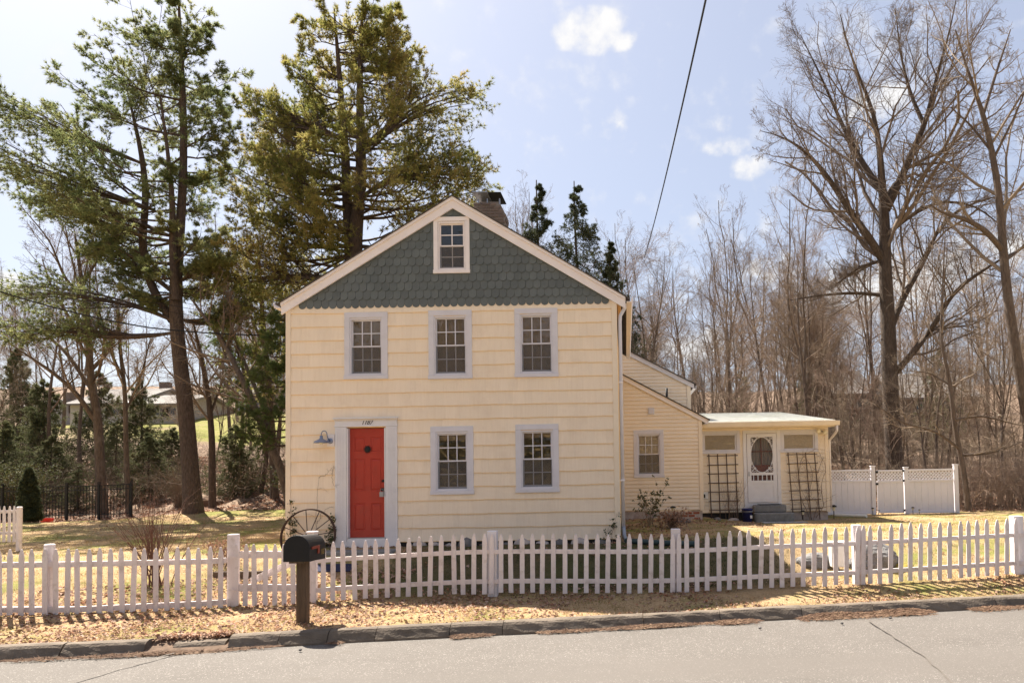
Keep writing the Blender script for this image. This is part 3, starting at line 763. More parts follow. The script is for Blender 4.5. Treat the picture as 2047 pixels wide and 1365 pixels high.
def window(rect, y, rows, cols, parent, screen=True, mat=WHITE, cw=CW, depth=.075, blind=None, sill=.075, bmat=None):
    x0, x1, z0, z1 = rect
    w = MB()
    w.box(x0, x0 + cw, y - .034, y + .02, z0 + sill, z1 - cw); w.box(x1 - cw, x1, y - .034, y + .02, z0 + sill, z1 - cw)
    w.box(x0, x1, y - .0345, y + .02, z1 - cw, z1)
    ob = w.build('window', mat, parent, bevel=.004)
    s = MB(); s.box(x0 - .008, x1 + .008, y - .05, y + .03, z0, z0 + sill); s.build('sill', mat, ob, bevel=.004)
    a, b, c, d = x0 + cw, x1 - cw, z0 + sill, z1 - cw
    j = MB(); t = .028   # inner frame / jamb
    j.box(a - .002, a + t, y - .018, y + depth + .03, c, d); j.box(b - t, b + .002, y - .018, y + depth + .03, c, d)
    j.box(a + t, b - t, y - .018, y + depth + .03, d - .04, d + .002); j.box(a + t, b - t, y - .024, y + depth + .03, c - .002, c + .035)
    j.build('frame', mat, ob, bevel=.002)
    a += t; b -= t; d -= .04; c += .035
    mid = (c + d) / 2
    for up in (1, 0):
        zz0, zz1 = (mid - .006, d) if up else (c, mid + .012)
        yy = y + (.022 if up else .048)
        f = .024
        sm_ = mat if up else GREY
        q = MB(); q.box(a, a + f, yy, yy + .025, zz0, zz1); q.box(b - f, b, yy, yy + .025, zz0, zz1); q.box(a + f, b - f, yy + .0005, yy + .0255, zz1 - (f if up else .024), zz1); q.box(a + f, b - f, yy + .0005, yy + .0255, zz0, zz0 + (.026 if up else .04))
        q.build('sash', mat if up else WHITE, ob)
        gx0, gx1, gz0, gz1 = a + f, b - f, zz0 + (.026 if up else .04), zz1 - .024
        q = MB(); mw = .0095
        for k in range(1, cols):
            xx = gx0 + (gx1 - gx0) * k / cols; q.box(xx - mw, xx + mw, yy + .002, yy + .012, gz0, gz1)
        for k in range(1, rows):
            zz = gz0 + (gz1 - gz0) * k / rows; q.box(gx0, gx1, yy + .0028, yy + .0112, zz - mw, zz + mw)
        q.build('muntin', mat, ob)
        pw, ph = (gx1 - gx0) / cols, (gz1 - gz0) / rows
        pm = MB(); pm.box(-pw / 2, pw / 2, 0, .003, -ph / 2, ph / 2); pme = pm.mesh('pane', GLASS)
        for k in range(cols):
            for l in range(rows):
                put('pane', pme, ob, (gx0 + pw * (k + .5), yy + .014, gz0 + ph * (l + .5)))
        if not up and screen:
            q = MB(); q.add([(a + .004, yy - .018, zz0 + .012), (b - .004, yy - .018, zz0 + .012), (b - .004, yy - .018, zz1 - .014), (a + .004, yy - .018, zz1 - .014)], [(0, 1, 2, 3)]); q.build('insect_screen', SCREEN, ob)
            q = MB(); e = .012
            q.box(a, a + e, yy - .022, yy - .012, zz0, zz1 - .01); q.box(b - e, b, yy - .022, yy - .012, zz0, zz1 - .01); q.box(a + e, b - e, yy - .0215, yy - .0125, zz0, zz0 + e); q.build('screen_frame', GREY, ob)
    if blind:
        q = MB(); q.box(a + .01, b - .01, y + .078, y + .083, d - blind * (d - c), d - .01); q.build('blind', bmat or BLIND, ob)
    return ob
for k, rct in wins.items():
    window(rct, HY, 2, 3, house, blind={'a': .99, 'b': .97, 'c': .99, 'd': .12, 'e': .10}[k])
window(attic, HY, 2, 2, house, cw=.085, sill=.07, mat=RAKE)

# front door
dr = empty('front_door', (-5.0, HY, .18), parent=house)
mb = MB()
mb.box(-5.60, -5.38, HY - .05, HY + .06, .0, 2.335); mb.box(-4.62, -4.403, HY - .05, HY + .06, .0, 2.335)
mb.build('pilaster', DOORW, dr, bevel=.004)
mb = MB(); mb.box(-5.37, -5.345, HY - .06, HY + .075, .2, 2.31); mb.box(-4.655, -4.63, HY - .03, HY + .075, .2, 2.31)
for xx in (-5.55, -5.52, -5.49, -5.46, -5.43): mb.box(xx - .004, xx + .004, HY - .056, HY - .05, .12, 2.3)
for xx in (-4.57, -4.54, -4.51, -4.48, -4.45): mb.box(xx - .004, xx + .004, HY - .056, HY - .05, .12, 2.3)
mb.build('jamb', DOORW, dr)
mb = MB(); mb.box(-5.378, -4.622, HY - .044, HY + .06, .02, .185); mb.box(-4.622, -4.40, HY - .0535, HY - .04, .02, .24); mb.build('threshold_board', DOORW, dr, bevel=.003)
mb = MB(); mb.box(-5.36, -4.64, HY - .03, HY + .08, .187, .205); mb.build('threshold', METAL, dr)
mb = MB(); mb.box(-5.615, -4.395, HY - .055, HY + .02, 2.337, 2.372); mb.box(-5.60, -4.405, HY - .048, HY + .02, 2.372, 2.45); mb.box(-5.63, -4.38, HY - .085, HY + .02, 2.487, 2.515); mb.box(-5.61, -4.40, HY - .06, HY + .02, 2.45, 2.487)
mb.build('door_header', DOORW, dr, bevel=.003)
mb = MB()
for k in range(38): mb.box(-5.595 + k * .0318, -5.595 + k * .0318 + .017, HY - .074, HY - .06, 2.458, 2.486)
o = mb.build('dentil_molding', TRIMC, dr)
# numbers
fc = bpy.data.curves.new('n', 'FONT'); fc.body = '1187'; fc.size = .115; fc.extrude = .003; fc.shear = .35; fc.space_character = .92; fc.align_x = 'CENTER'
fo = bpy.data.objects.new('n', fc); COL.objects.link(fo); bpy.context.view_layer.update()
txtme = bpy.data.meshes.new_from_object(fo); bpy.data.objects.remove(fo)
txtme.materials.clear(); txtme.materials.append(BLACKM)
o = link_mesh('house_number', txtme, dr, (-4.985, HY - .0515, 2.378)); o.rotation_euler = (math.pi / 2, 0, 0)
# leaf: six panels
mb = MB(); DX0, DX1, DZ0, DZ1 = -5.345, -4.655, .205, 2.31; dy = HY + .05
pan = []
cwid = .225
for (c, d) in ((.33, .86), (1.10, 1.72), (1.86, 2.14)):
    for cx in (-5.165, -4.835): pan.append((cx - cwid / 2, cx + cwid / 2, c, d))
pan = [(a + .0, b, c, d) for a, b, c, d in pan]
wall_grid(mb, DX0, DX1, DZ0, DZ1, pan, dy)
lf = mb.build('door_leaf', RED, dr)
for a, b, c, d in pan:
    q = MB(); e1, e2 = .022, .045; dd = .012
    def ring(e, y): return [(a + e, y, c + e), (b - e, y, c + e), (b - e, y, d - e), (a + e, y, d - e)]
    vs = ring(0, dy) + ring(e1 * .6, dy + dd) + ring(e1, dy + dd) + ring(e2, dy + .002)
    fs = []
    for r_ in range(3):
        for k in range(4): fs.append((r_ * 4 + k, r_ * 4 + (k + 1) % 4, (r_ + 1) * 4 + (k + 1) % 4, (r_ + 1) * 4 + k))
    fs.append((12, 13, 14, 15))
    q.add(vs, fs).build('panel', RED, lf)
mb = MB(); cx, cz = -5.0, 1.90
for k in range(16):
    q = 2 * math.pi * k / 16; r1 = .073 + .006 * (k % 2)
    mb.tube([(cx + .035 * math.cos(q), dy - .008, cz + .035 * math.sin(q)), (cx + r1 * math.cos(q + .15), dy - .022, cz + r1 * math.sin(q + .15))], [.014, .004], 5)
mb.lathe([(.045, dy), (.045, dy - .02), (.02, dy - .03)], cx, cz, n=14, ax='y'); mb.build('door_knocker', BLACKM, dr)
mb = MB(); mb.lathe([(.028, dy), (.028, dy - .025), (.018, dy - .035)], -4.70, 1.285, n=14, ax='y'); mb.build('deadbolt', BLACKM, dr)
mb = MB(); mb.lathe([(.03, dy), (.03, dy - .01), (.016, dy - .015), (.016, dy - .04), (.032, dy - .05), (.028, dy - .075)], -4.70, 1.12, n=14, ax='y'); mb.build('door_knob', BLACKM, dr, smooth=True)
mb = MB(); mb.box(-4.745, -4.665, dy - .10, dy - .055, .98, 1.075); mb.tube([(-4.73, dy - .075, 1.07), (-4.73, dy - .075, 1.13), (-4.68, dy - .075, 1.13), (-4.68, dy - .075, 1.07)], .006, 6); mb.box(-4.728, -4.682, dy - .104, dy - .1, 1.0, 1.045)
lb = mb.build('lock_box', METAL, None, origin=(-4.70, dy - .08, 1.0)); tag(lb, 'small grey lock box hanging from the knob of the red front door', 'lock box')

# stoop and mat in front of the door
mb = MB(); mb.prism([(-5.75, HY - .75), (-4.30, HY - .73), (-4.28, HY - .05), (-5.76, HY - .05)], -.14, .012, 'z')
tag(mb.build('stone_step', CONC, bevel=.015), 'flat grey stone step below the red front door', 'step')
mb = MB(); 
for i in range(10):
    xx = -5.4 + i * .07; mb.add([(xx, HY - 1.72, .0 + .0), (xx + .07, HY - 1.72, 0), (xx + .07, HY - 1.32, 0), (xx, HY - 1.32, 0), (xx, HY - 1.72, .02), (xx + .07, HY - 1.72, .02), (xx + .07, HY - 1.32, .02), (xx, HY - 1.32, .02)], [(4, 5, 6, 7), (0, 1, 5, 4), (2, 3, 7, 6)])
zz = float(gz(-5.1, HY - 1.5))
mb.v = [(x, y, float(gz(x, y)) + .02 + z * .7) for x, y, z in mb.v]
mb.add([(-5.4, HY - 1.72, zz - .05), (-4.7, HY - 1.72, zz - .05), (-4.7, HY - 1.32, zz - .03), (-5.4, HY - 1.32, zz - .03)], [(0, 1, 2, 3)])
tag(mb.build('door_mat', M('navy_mat', (.012, .014, .04), (.02, .022, .05), rough=.95)), 'dark blue mat lying on the shaded grass in front of the stone step', 'mat')

# barn lamp beside the door
lx, lz = -5.80, 2.10
lp = empty('wall_lamp', (lx + .1, HY - .03, lz), 'galvanized gooseneck barn lamp on the cream wall beside the red front door', 'wall lamp')
mb = MB(); mb.box(lx + .05, lx + .19, HY - .045, HY - .028, lz - .13, lz + .10); mb.build('back_plate', RAKE, lp)
mb = MB(); mb.lathe([(.055, HY - .045), (.055, HY - .06), (.03, HY - .075)], lx + .11, lz - .03, n=14, ax='y'); mb.build('canopy', LAMPG, lp)
mb = MB(); pts = [(lx + .11, HY - .06, lz - .03), (lx + .11, HY - .16, lz + .02)]
for k in range(9):
    q = math.pi * k / 8; pts.append((lx + .05 + .045 * math.cos(q) * 1.1, HY - .18 - .02 * k / 8, lz + .10 + .06 * math.sin(q)))
pts.append((lx - .0, HY - .2, lz + .06)); mb.tube(pts, .009, 6); mb.build('gooseneck', LAMPG, lp, smooth=True)
mb = MB(); c0, c1 = lx - .0, HY - .2
mb.lathe([(.028, lz + .07), (.03, lz + .02), (.05, lz + .0), (.12, lz - .035), (.145, lz - .07), (.14, lz - .07), (.11, lz - .035), (.03, lz - .01)], c0, c1, n=20); mb.build('lamp_shade', LAMPG, lp, smooth=True)
mb = MB(); mb.lathe([(.02, lz - .02), (.035, lz - .05), (.038, lz - .075), (.02, lz - .10)], c0, c1, n=12); mb.build('bulb', BULB, lp, smooth=True)

# chimney
CY = 18.0
ch = empty('chimney', (-3.23, CY, 6.6), parent=house)
cx0, cx1, cy0, cy1, cz0, cz1 = -3.60, -2.83, CY, CY + .62, 5.9, 7.98
mb = MB()
mb.prism([(cx0 + .012, cz0), (cx1 - .012, cz0), (cx1 - .012, 7.74), (cx1 - .10, 7.93), (cx1 - .16, 7.96), (cx0 + .012, 7.96)], cy0 + .012, cy1 - .012); mb.build('chimney_core', MORTAR, ch)
rb = random.Random(2)
bme = {}
def brick_me(w, d=.10, h=.058, mat=BRICK):
    k = (round(w, 2), d, h, mat.name)
    if k not in bme:
        q = MB(); q.box(-w / 2, w / 2, -d / 2, d / 2, -h / 2, h / 2); bme[k] = q.mesh('brick', mat, bevel=.004)
    return bme[k]
r = 0; z = 6.55
while z < 7.93:
    x = cx0 + (.0 if r % 2 else -.0); off = 0 if r % 2 else -.1
    xr = cx1 - max(0, (z - 7.66)) * .45 - (.10 if z > 7.88 else 0)
    x = cx0 + off
    while x < xr - .03:
        a = max(x, cx0); b = min(x + .2, xr)
        if b - a > .04: put('brick', brick_me(b - a - .010), ch, ((a + b) / 2, cy0 + .046 + rb.uniform(-.008, .005), z + .03 + rb.uniform(-.003, .003)), rot=(0, rb.uniform(-.02, .02), 0))
        x += .21
    for k in range(3):
        yy = cy0 + .12 + k * .2 + (.08 if r % 2 else 0)
        if yy + .19 < cy1 + .05: put('brick', brick_me(.19), ch, (xr - .046 + rb.uniform(-.004, .008), yy + .1, z + .03), rot=(0, 0, math.pi / 2))
    z += .072; r += 1
mb = MB(); mb.box(cx0 + .14, cx0 + .62, cy0 + .08, cy0 + .5, 7.961, 8.03); mb.build('flue', MORTAR, ch)
for (xa, xb, ya, yb, zz, tl) in ((-3.62, -3.22, CY - .06, CY + .34, 8.06, .32), (-3.36, -2.90, CY + .02, CY + .44, 8.09, .28)):
    mb = MB(); mb.add([(xa, ya, zz + tl * .5), (xb - .03, ya, zz + tl * .5), (xb + .04, yb, zz), (xa + .12, yb, zz), (xa, ya, zz + .02 + tl * .5), (xb - .03, ya, zz + .02 + tl * .5), (xb + .04, yb, zz + .02), (xa + .12, yb, zz + .02)],
       [(0, 3, 2, 1), (4, 5, 6, 7), (0, 1, 5, 4), (1, 2, 6, 5), (2, 3, 7, 6), (3, 0, 4, 7)]); mb.build('chimney_cap', METAL if xa < -3.5 else BLACKM, ch)
for xx in (-3.5, -3.28, -2.98): 
    mb = MB(); mb.box(xx, xx + .03, CY + .05, CY + .08, 7.95, 8.10); mb.build('cap_bracket', METAL, ch)

# ---- rear wings: clapboard fronts
def clap(face_poly_top, x0, x1, z0, y, holes, parent, exp=.1045, mat=CLAP):
    """rows of clapboards on a wall whose top follows face_poly_top(x)"""
    z = z0; 
    zmax = max(face_poly_top(x0), face_poly_top(x1))
    while z < zmax:
        # right end limited by sloping top
        xe = x1
        if face_poly_top(x1) < z + exp:
            lo, hi = x0, x1
            for _ in range(30):
                md = (lo + hi) / 2
                if face_poly_top(md) >= z + exp: lo = md
                else: hi = md
            xe = lo
        if xe - x0 < .08: break
        segs = [(x0, xe, z, z + exp)]
        for h in holes:
            ns = []
            for a, b, c, d in segs:
                if h[2] < d - .005 and h[3] > c + .005 and h[0] < b and h[1] > a:
                    if h[0] > a: ns.append((a, h[0], c, d))
                    if h[1] < b: ns.append((h[1], b, c, d))
                    if h[3] < d - .01: ns.append((max(a, h[0]), min(b, h[1]), h[3], d))
                    if h[2] > c + .01: ns.append((max(a, h[0]), min(b, h[1]), c, h[2]))
                else: ns.append((a, b, c, d))
            segs = ns
        for a, b, c, d in segs:
            if b - a < .02: continue
            q = MB(); q.add([(a, y - .034, c), (b, y - .034, c), (b, y - .005, d + .006), (a, y - .005, d + .006), (a, y - .001, c), (b, y - .001, c), (b, y - .001, d + .006), (a, y - .001, d + .006)], [(0, 1, 2, 3), (0, 4, 5, 1), (1, 5, 6, 2), (3, 7, 4, 0), (2, 6, 7, 3)])
            q.build('clapboard', mat, parent, origin=((a + b) / 2, y, c))
        z += exp
W2 = 20.8
def w2top(x): return 4.01 - (x + .05) * .545 - .05
wwin = (.227, 1.062, 1.214, 2.533)
wh = (wwin[0] + .1, wwin[1] - .1, wwin[2] + .09, wwin[3] - .1)
mb = MB(); xs_ = [XR + .0, wh[0], wh[1], 2.12]
for a, b in ((xs_[0], xs_[1]), (xs_[2], xs_[3])): mb.add([(a, W2, .3), (b, W2, .3), (b, W2, w2top(b)), (a, W2, w2top(a))], [(0, 1, 2, 3)])
a, b = wh[0], wh[1]; mb.add([(a, W2, .3), (b, W2, .3), (b, W2, wh[2]), (a, W2, wh[2])], [(0, 1, 2, 3)]); mb.add([(a, W2, wh[3]), (b, W2, wh[3]), (b, W2, w2top(b)), (a, W2, w2top(a))], [(0, 1, 2, 3)])
mb.add([(2.12, W2, .3), (2.12, W2 + 8.5, .3), (2.12, W2 + 8.5, w2top(2.12)), (2.12, W2, w2top(2.12))], [(0, 1, 2, 3)])
mb.add([(XR, W2 + 8.5, .3), (2.12, W2 + 8.5, .3), (2.12, W2 + 8.5, w2top(2.12)), (XR, W2 + 8.5, w2top(XR))], [(0, 1, 2, 3)])
mb.build('wall', CLAP, house)
clap(w2top, XR + .02, 2.08, .32, W2, [wh], house)
mb = MB(); mb.box(2.03, 2.135, W2 - .042, W2 + .07, .28, 2.80); mb.build('corner_board', TRIMC, house, bevel=.003)
mb = MB(); mb.box(XR, 2.10, W2 + .02, W2 + .2, -.3, .30); mb.build('foundation', PARGE, house)
for bx, bz in ((1.72, .22), (1.93, .22), (1.60, .145), (1.80, .145), (1.95, .07)):
    put('brick', brick_me(.17, .10, .058, REDBRICK), house, (bx, W2 + .065, bz))
def rake(x0, z0, x1, z1, y, parent, wid=.13):
    s_ = (z1 - z0) / (x1 - x0)
    q = MB(); q.prism([(x0, z0), (x1, z1), (x1, z1 - wid), (x0, z0 - wid)], y - .075, y - .036); q.build('rake_board', RAKE, parent)
    q = MB(); q.prism([(x0, z0 + .032), (x1 + .05, z1 + .032 + .05 * s_), (x1 + .05, z1 + .05 * s_ + .003), (x0, z0 + .003)], y - .12, y + 8.4); q.build('roof', ROOF, parent)
rake(XR, 4.12, 2.30, 4.12 - 2.44 * .545, W2, house)
mb = MB(); gp = [(0, 0), (.10, 0), (.125, .10), (.11, .10), (.09, .012), (0, .012)]
mb.prism([(2.20 + a_, 2.68 + b_) for a_, b_ in gp], W2 - .08, W2 + .62); mb.build('gutter', WHITE, house)
window(wwin, W2, 2, 3, house, blind=1.0, bmat=M('white_sheer', (.85, .78, .70), (.72, .65, .58), scale=20, stretch=(1, 1, .1), rough=.9))
vb = MB(); vb.box(.66, .80, W2 - .065, W2 - .023, 2.98, 3.12); vb.box(.64, .82, W2 - .04, W2 - .022, 2.96, 3.14); vb.build('vent_hood', WHITE, house, bevel=.006)
# taller wing behind
W1 = 23.0
def w1top(x): return 5.12 - (x + .03) * .525 - .05
mb = MB(); mb.add([(XR, W1, 2.0), (2.02, W1, 2.0), (2.02, W1, w1top(2.02)), (XR, W1, w1top(XR))], [(0, 1, 2, 3)])
mb.add([(2.02, W1, 2.0), (2.02, W1 + 6, 2.0), (2.02, W1 + 6, w1top(2.02)), (2.02, W1, w1top(2.02))], [(0, 1, 2, 3)]); mb.build('wall', CLAP, house)
clap(w1top, XR + .02, 1.95, 2.75, W1, [], house)
mb = MB(); mb.box(1.92, 2.035, W1 - .042, W1 + .07, 2.5, 4.0); mb.build('corner_board', TRIMC, house, bevel=.003)
s1 = .525; q = MB(); q.prism([(XR, 5.24), (2.14, 5.24 - 2.28 * s1), (2.14, 5.24 - 2.28 * s1 - .14), (XR, 5.10)], W1 - .075, W1 - .036); q.build('rake_board', WHITE, house)
q = MB(); q.prism([(XR, 5.272), (2.20, 5.272 - 2.34 * s1), (2.20, 5.243 - 2.34 * s1), (XR, 5.243)], W1 - .12, W1 + 6); q.build('roof', ROOF, house)
mb = MB(); mb.prism([(2.10 + a_, 3.90 + b_) for a_, b_ in gp], W1 - .08, W1 + 6); mb.build('gutter', WHITE, house)
# vent pipe through the low roof
vx, vy = 1.22, 21.6
vz = 4.12 - (vx + .14) * .545
mb = MB(); mb.tube([(vx, vy, vz - .1), (vx, vy, vz + .40)], .035, 10); mb.lathe([(.13, vz + .0), (.10, vz + .06), (.05, vz + .13)], vx, vy, n=12); mb.build('vent_pipe', BLACKM, house, smooth=True)

# ---- porch
PW = 21.9
PX0, PX1 = 2.13, 5.90
pwl = (2.18, 3.34, 1.87, 2.55); pwr = (4.49, 5.62, 1.87, 2.53)
sdr = (3.43, 4.51, .25, 2.62)
ph = [(pwl[0] + .06, pwl[1] - .1, pwl[2] + .09, pwl[3] - .09), (pwr[0] + .1, pwr[1] - .1, pwr[2] + .09, pwr[3] - .09), (sdr[0] + .09, sdr[1] - .09, .3, 2.46)]
mb = MB(); wall_grid(mb, PX0, PX1, .15, 2.62, ph, PW)
mb.add([(PX1, PW, .15), (PX1, 29, .15), (PX1, 29, 3.4), (PX1, PW, 2.62)], [(0, 1, 2, 3)])
mb.add([(PX0, 29, .15), (PX1, 29, .15), (PX1, 29, 3.4), (PX0, 29, 3.4)], [(0, 1, 2, 3)])
mb.build('wall', CLAP, house)
hs_ = [(pwl[0], pwl[1] - .05, pwl[2] + .05, pwl[3] - .05), (pwr[0] + .05, pwr[1] - .05, pwr[2] + .05, pwr[3] - .05), (sdr[0] + .05, sdr[1] - .05, -.2, 2.8)]
clap(lambda x: 2.63, PX0 + .01, PX1 - .07, .17, PW, hs_, house)
mb = MB(); mb.box(PX1 - .08, PX1 + .02, PW - .042, PW + .07, .13, 2.62); mb.build('corner_board', TRIMC, house, bevel=.003)
mb = MB(); mb.box(PX0 + .02, 3.6, PW + .05, PW + .3, -.3, .15); mb.build('foundation', DARKF, house)
mb = MB(); mb.box(4.4, PX1 - .03, PW + .05, PW + .3, -.3, .15); mb.build('foundation', PARGE, house)
def awning(rect, y, parent):
    x0, x1, z0, z1 = rect; w = MB(); cw = .1
    w.box(x0, x0 + cw, y - .04, y + .02, z0 + .07, z1 - cw); w.box(x1 - cw, x1, y - .04, y + .02, z0 + .07, z1 - cw); w.box(x0, x1, y - .041, y + .02, z1 - cw, z1)
    ob = w.build('window', WHITE, parent, bevel=.004)
    s = MB(); s.box(x0, x1, y - .055, y + .02, z0, z0 + .07); s.build('sill', WHITE, ob, bevel=.004)
    a, b, c, d = x0 + cw, x1 - cw, z0 + .07, z1 - cw
    t = .045; s = MB(); s.box(a, a + t, y - .012, y + .03, c, d); s.box(b - t, b, y - .012, y + .03, c, d); s.box(a + t, b - t, y - .0125, y + .03, d - t, d); s.box(a + t, b - t, y - .0125, y + .03, c, c + t); s.build('sash', WHITE, ob, bevel=.002)
    s = MB(); s.box(a + t, b - t, y + .01, y + .014, c + t, d - t); s.build('pane', GLASS, ob)
    s = MB(); s.box(a + t, b - t, y + .018, y + .022, c, d); s.build('curtain', M('lace_curtain' + str(x0), (.72, .65, .60), (.50, .45, .41), scale=40, rough=.9), ob)
awning(pwl, PW, house); awning(pwr, PW, house)
# roof of porch: slabs of pale shingles
RX0, RX1, RYF, RYB, RZF, RZB = 2.14, 6.02, 21.42, 29.2, 2.76, 3.62
mb = MB(); mb.add([(RX0, RYF, RZF - .05), (RX1, RYF, RZF - .05), (RX1, RYB, RZB - .05), (RX0, RYB, RZB - .05), (RX0, RYF, RZF), (RX1, RYF, RZF), (RX1, RYB, RZB), (RX0, RYB, RZB)], [(0, 3, 2, 1), (4, 5, 6, 7), (0, 1, 5, 4), (1, 2, 6, 5), (2, 3, 7, 6), (3, 0, 4, 7)])
mb.build('roof', PROOF, house)
rr2 = random.Random(4); nrow = 26
shm = {}
for r in range(nrow):
    t0, t1 = r / nrow, (r + 1) / nrow; ya, yb = RYF + (RYB - RYF) * t0, RYF + (RYB - RYF) * t1; za, zb = RZF + (RZB - RZF) * t0, RZF + (RZB - RZF) * t1
    x = RX0
    if r < 14:
        n_ = 4
        for k in range(n_):
            xa = RX0 + (RX1 - RX0) * (k + (.4 * (r % 2))) / n_ - (.2 if False else 0); xb = min(RX0 + (RX1 - RX0) * (k + 1 + .4 * (r % 2)) / n_, RX1 + .01)
            if k == 0: xa = RX0
            q = MB(); q.add([(xa + .003, ya - .004, za + .012), (xb - .003, ya - .004, za + .012), (xb - .003, yb, zb + .003), (xa + .003, yb, zb + .003), (xa + .003, ya - .004, za - .0), (xb - .003, ya - .004, za - .0)], [(0, 1, 2, 3), (0, 4, 5, 1)])
            q.build('roof_shingle', PROOF, house, origin=((xa + xb) / 2, ya, za))
    else:
        q = shm.setdefault('m', MB()); q.add([(RX0, ya - .004, za + .012), (RX1, ya - .004, za + .012), (RX1, yb, zb + .003), (RX0, yb, zb + .003), (RX0, ya - .004, za), (RX1, ya - .004, za)], [(0, 1, 2, 3), (0, 4, 5, 1)])
o = shm['m'].build('roof_shingle', PROOF, house); o['kind'] = 'stuff'
mb = MB(); mb.box(RX0 - .02, RX1, RYF + .005, RYF + .03, RZF - .16, RZF - .051); mb.build('fascia', TRIMC, house)
mb = MB(); mb.prism([(RYF + .004, RZF - .13), (RYF - .07, RZF - .13), (RYF - .10, RZF - .03), (RYF - .115, RZF - .015), (RYF - .12, RZF - .03), (RYF - .08, RZF - .145), (RYF + .004, RZF - .145)], RX0 + .02, RX1 + .10, 'x'); mb.build('gutter', TRIMC, house)
mb = MB(); mb.box(RX0, RX1, RYF + .03, PW - .03, RZF - .17, RZF - .15); mb.build('soffit', TRIMC, house)
mb = MB(); mb.box(RX0, PX1 + .0, PW - .05, PW - .0, 2.53, 2.60); mb.build('frieze_board', TRIMC, house)
mb = MB(); mb.tube([(6.05, RYF - .04, 2.62), (6.05, RYF + .0, 2.45), (5.99, PW - .12, 2.27), (5.97, PW + .04, 2.2), (5.97, PW + .06, .2)], .036, 8); mb.build('downspout', RAKE, house, smooth=True)
# floodlight under porch eave
fl = empty('flood_light', (5.64, PW - .05, 2.5), 'twin floodlight fixed to the porch wall above the right awning window', 'outdoor light')
mb = MB(); mb.lathe([(.045, PW - .03), (.045, PW - .06)], 5.68, 2.47, n=14, ax='y'); mb.tube([(5.68, PW - .06, 2.47), (5.66, PW - .12, 2.49)], .02, 8); mb.tube([(5.68, PW - .06, 2.47), (5.76, PW - .10, 2.46)], .02, 8); mb.build('bracket', METAL, fl)
for (a, b, c_) in ((5.60, 2.49, .17), (5.80, 2.45, .12)):
    mb = MB(); mb.lathe([(.03, PW - c_ + .06), (.06, PW - c_ - .01), (.066, PW - c_ - .04), (.045, PW - c_ - .06)], a, b - .02, n=14, ax='y'); mb.build('lamp_bulb', BULB, fl, smooth=True)

# ornate screen door
sd = empty('screen_door', (3.97, PW, .3), parent=house)
mb = MB(); mb.box(sdr[0], sdr[0] + .1, PW - .045, PW + .03, .13, 2.53); mb.box(sdr[1] - .1, sdr[1], PW - .045, PW + .03, .13, 2.53); mb.box(sdr[0] + .1, sdr[1] - .1, PW - .044, PW + .03, 2.44, 2.529); mb.build('door_frame', DOORW, sd, bevel=.004)
mb = MB(); mb.box(sdr[0] + .1, sdr[1] - .1, PW - .03, PW + .03, .28, .43); mb.build('threshold_board', DOORW, sd)
ax0, ax1, az0, az1 = 3.54, 4.40, .44, 2.43
ox0, ox1, oz0, oz1 = ax0 + .11, ax1 - .11, 1.30, 2.33      # lace opening
sy0, sy1 = PW - .052, PW - .022
mb = MB(); mb.box(ax0, ox0, sy0, sy1, az0, az1); mb.box(ox1, ax1, sy0, sy1, az0, az1); mb.box(ox0, ox1, sy0, sy1, oz1, az1); mb.box(ox0, ox1, sy0, sy1, 1.225, oz0); mb.box(ox0, ox1, sy0, sy1, .98, 1.07); mb.box(ox0, ox1, sy0, sy1, az0, .56)
for k in range(1, 6):
    xx = ox0 + (ox1 - ox0) * (k / 5 - .1); mb.box(xx - .012, xx + .012, sy0 + .004, sy1, 1.07, 1.225)
mb.box(ox0, ox1, sy0 + .012, sy1 - .005, .56, .98); mb.build('door_rail', DOORW, sd)
ecx, ecz, ea, eb = (ox0 + ox1) / 2, (oz0 + oz1) / 2, (ox1 - ox0) / 2 + .005, (oz1 - oz0) / 2
mb = MB(); pts = [(ecx + ea * math.cos(t), (sy0 + sy1) / 2, ecz + eb * math.sin(t)) for t in np.linspace(0, 2 * math.pi, 41)]; mb.tube(pts, .013, 6, cap=False); mb.build('oval_ring', DOORW, sd)
mb = MB()
def curl(cx, cz, r0, a0, a1, r1=None, th=.011):
    r1 = r1 or r0 * .35
    mb.tube([(cx + (r0 + (r1 - r0) * t) * math.cos(a0 + (a1 - a0) * t), (sy0 + sy1) / 2, cz + (r0 + (r1 - r0) * t) * math.sin(a0 + (a1 - a0) * t)) for t in np.linspace(0, 1, 12)], th, 5)
for sx in (-1, 1):
    for sz in (-1, 1):
        X_, Z_ = ecx + sx * (ox1 - ox0) / 2, ecz + sz * (oz1 - oz0) / 2
        curl(X_ - sx * .07, Z_ - sz * .07, .055, 0, 5 * sx); curl(X_ - sx * .045, Z_ - sz * .17, .045, 1, 1 + 5 * sz); curl(X_ - sx * .155, Z_ - sz * .045, .04, 2, 2 + 5 * sx); curl(X_ - sx * .03, Z_ - sz * .27, .03, .5, 5.5); curl(X_ - sx * .115, Z_ - sz * .115, .03, 0, 6)
        mb.tube([(X_, (sy0 + sy1) / 2, Z_), (X_ - sx * .13, (sy0 + sy1) / 2, Z_ - sz * .16)], .010, 5)
        mb.tube([(X_ - sx * .02, (sy0 + sy1) / 2, Z_ - sz * .34), (X_, (sy0 + sy1) / 2, Z_ - sz * .2)], .010, 5)
mb.build('scrollwork', DOORW, sd)
for zz in (2.22, 1.28, .66):
    mb = MB(); mb.box(ax1 - .015, ax1 + .035, sy0 - .008, sy0, zz - .05, zz + .05); mb.tube([(ax1 + .01, sy0 - .01, zz - .055), (ax1 + .01, sy0 - .01, zz + .055)], .009, 6); mb.build('hinge', DOORW, sd)
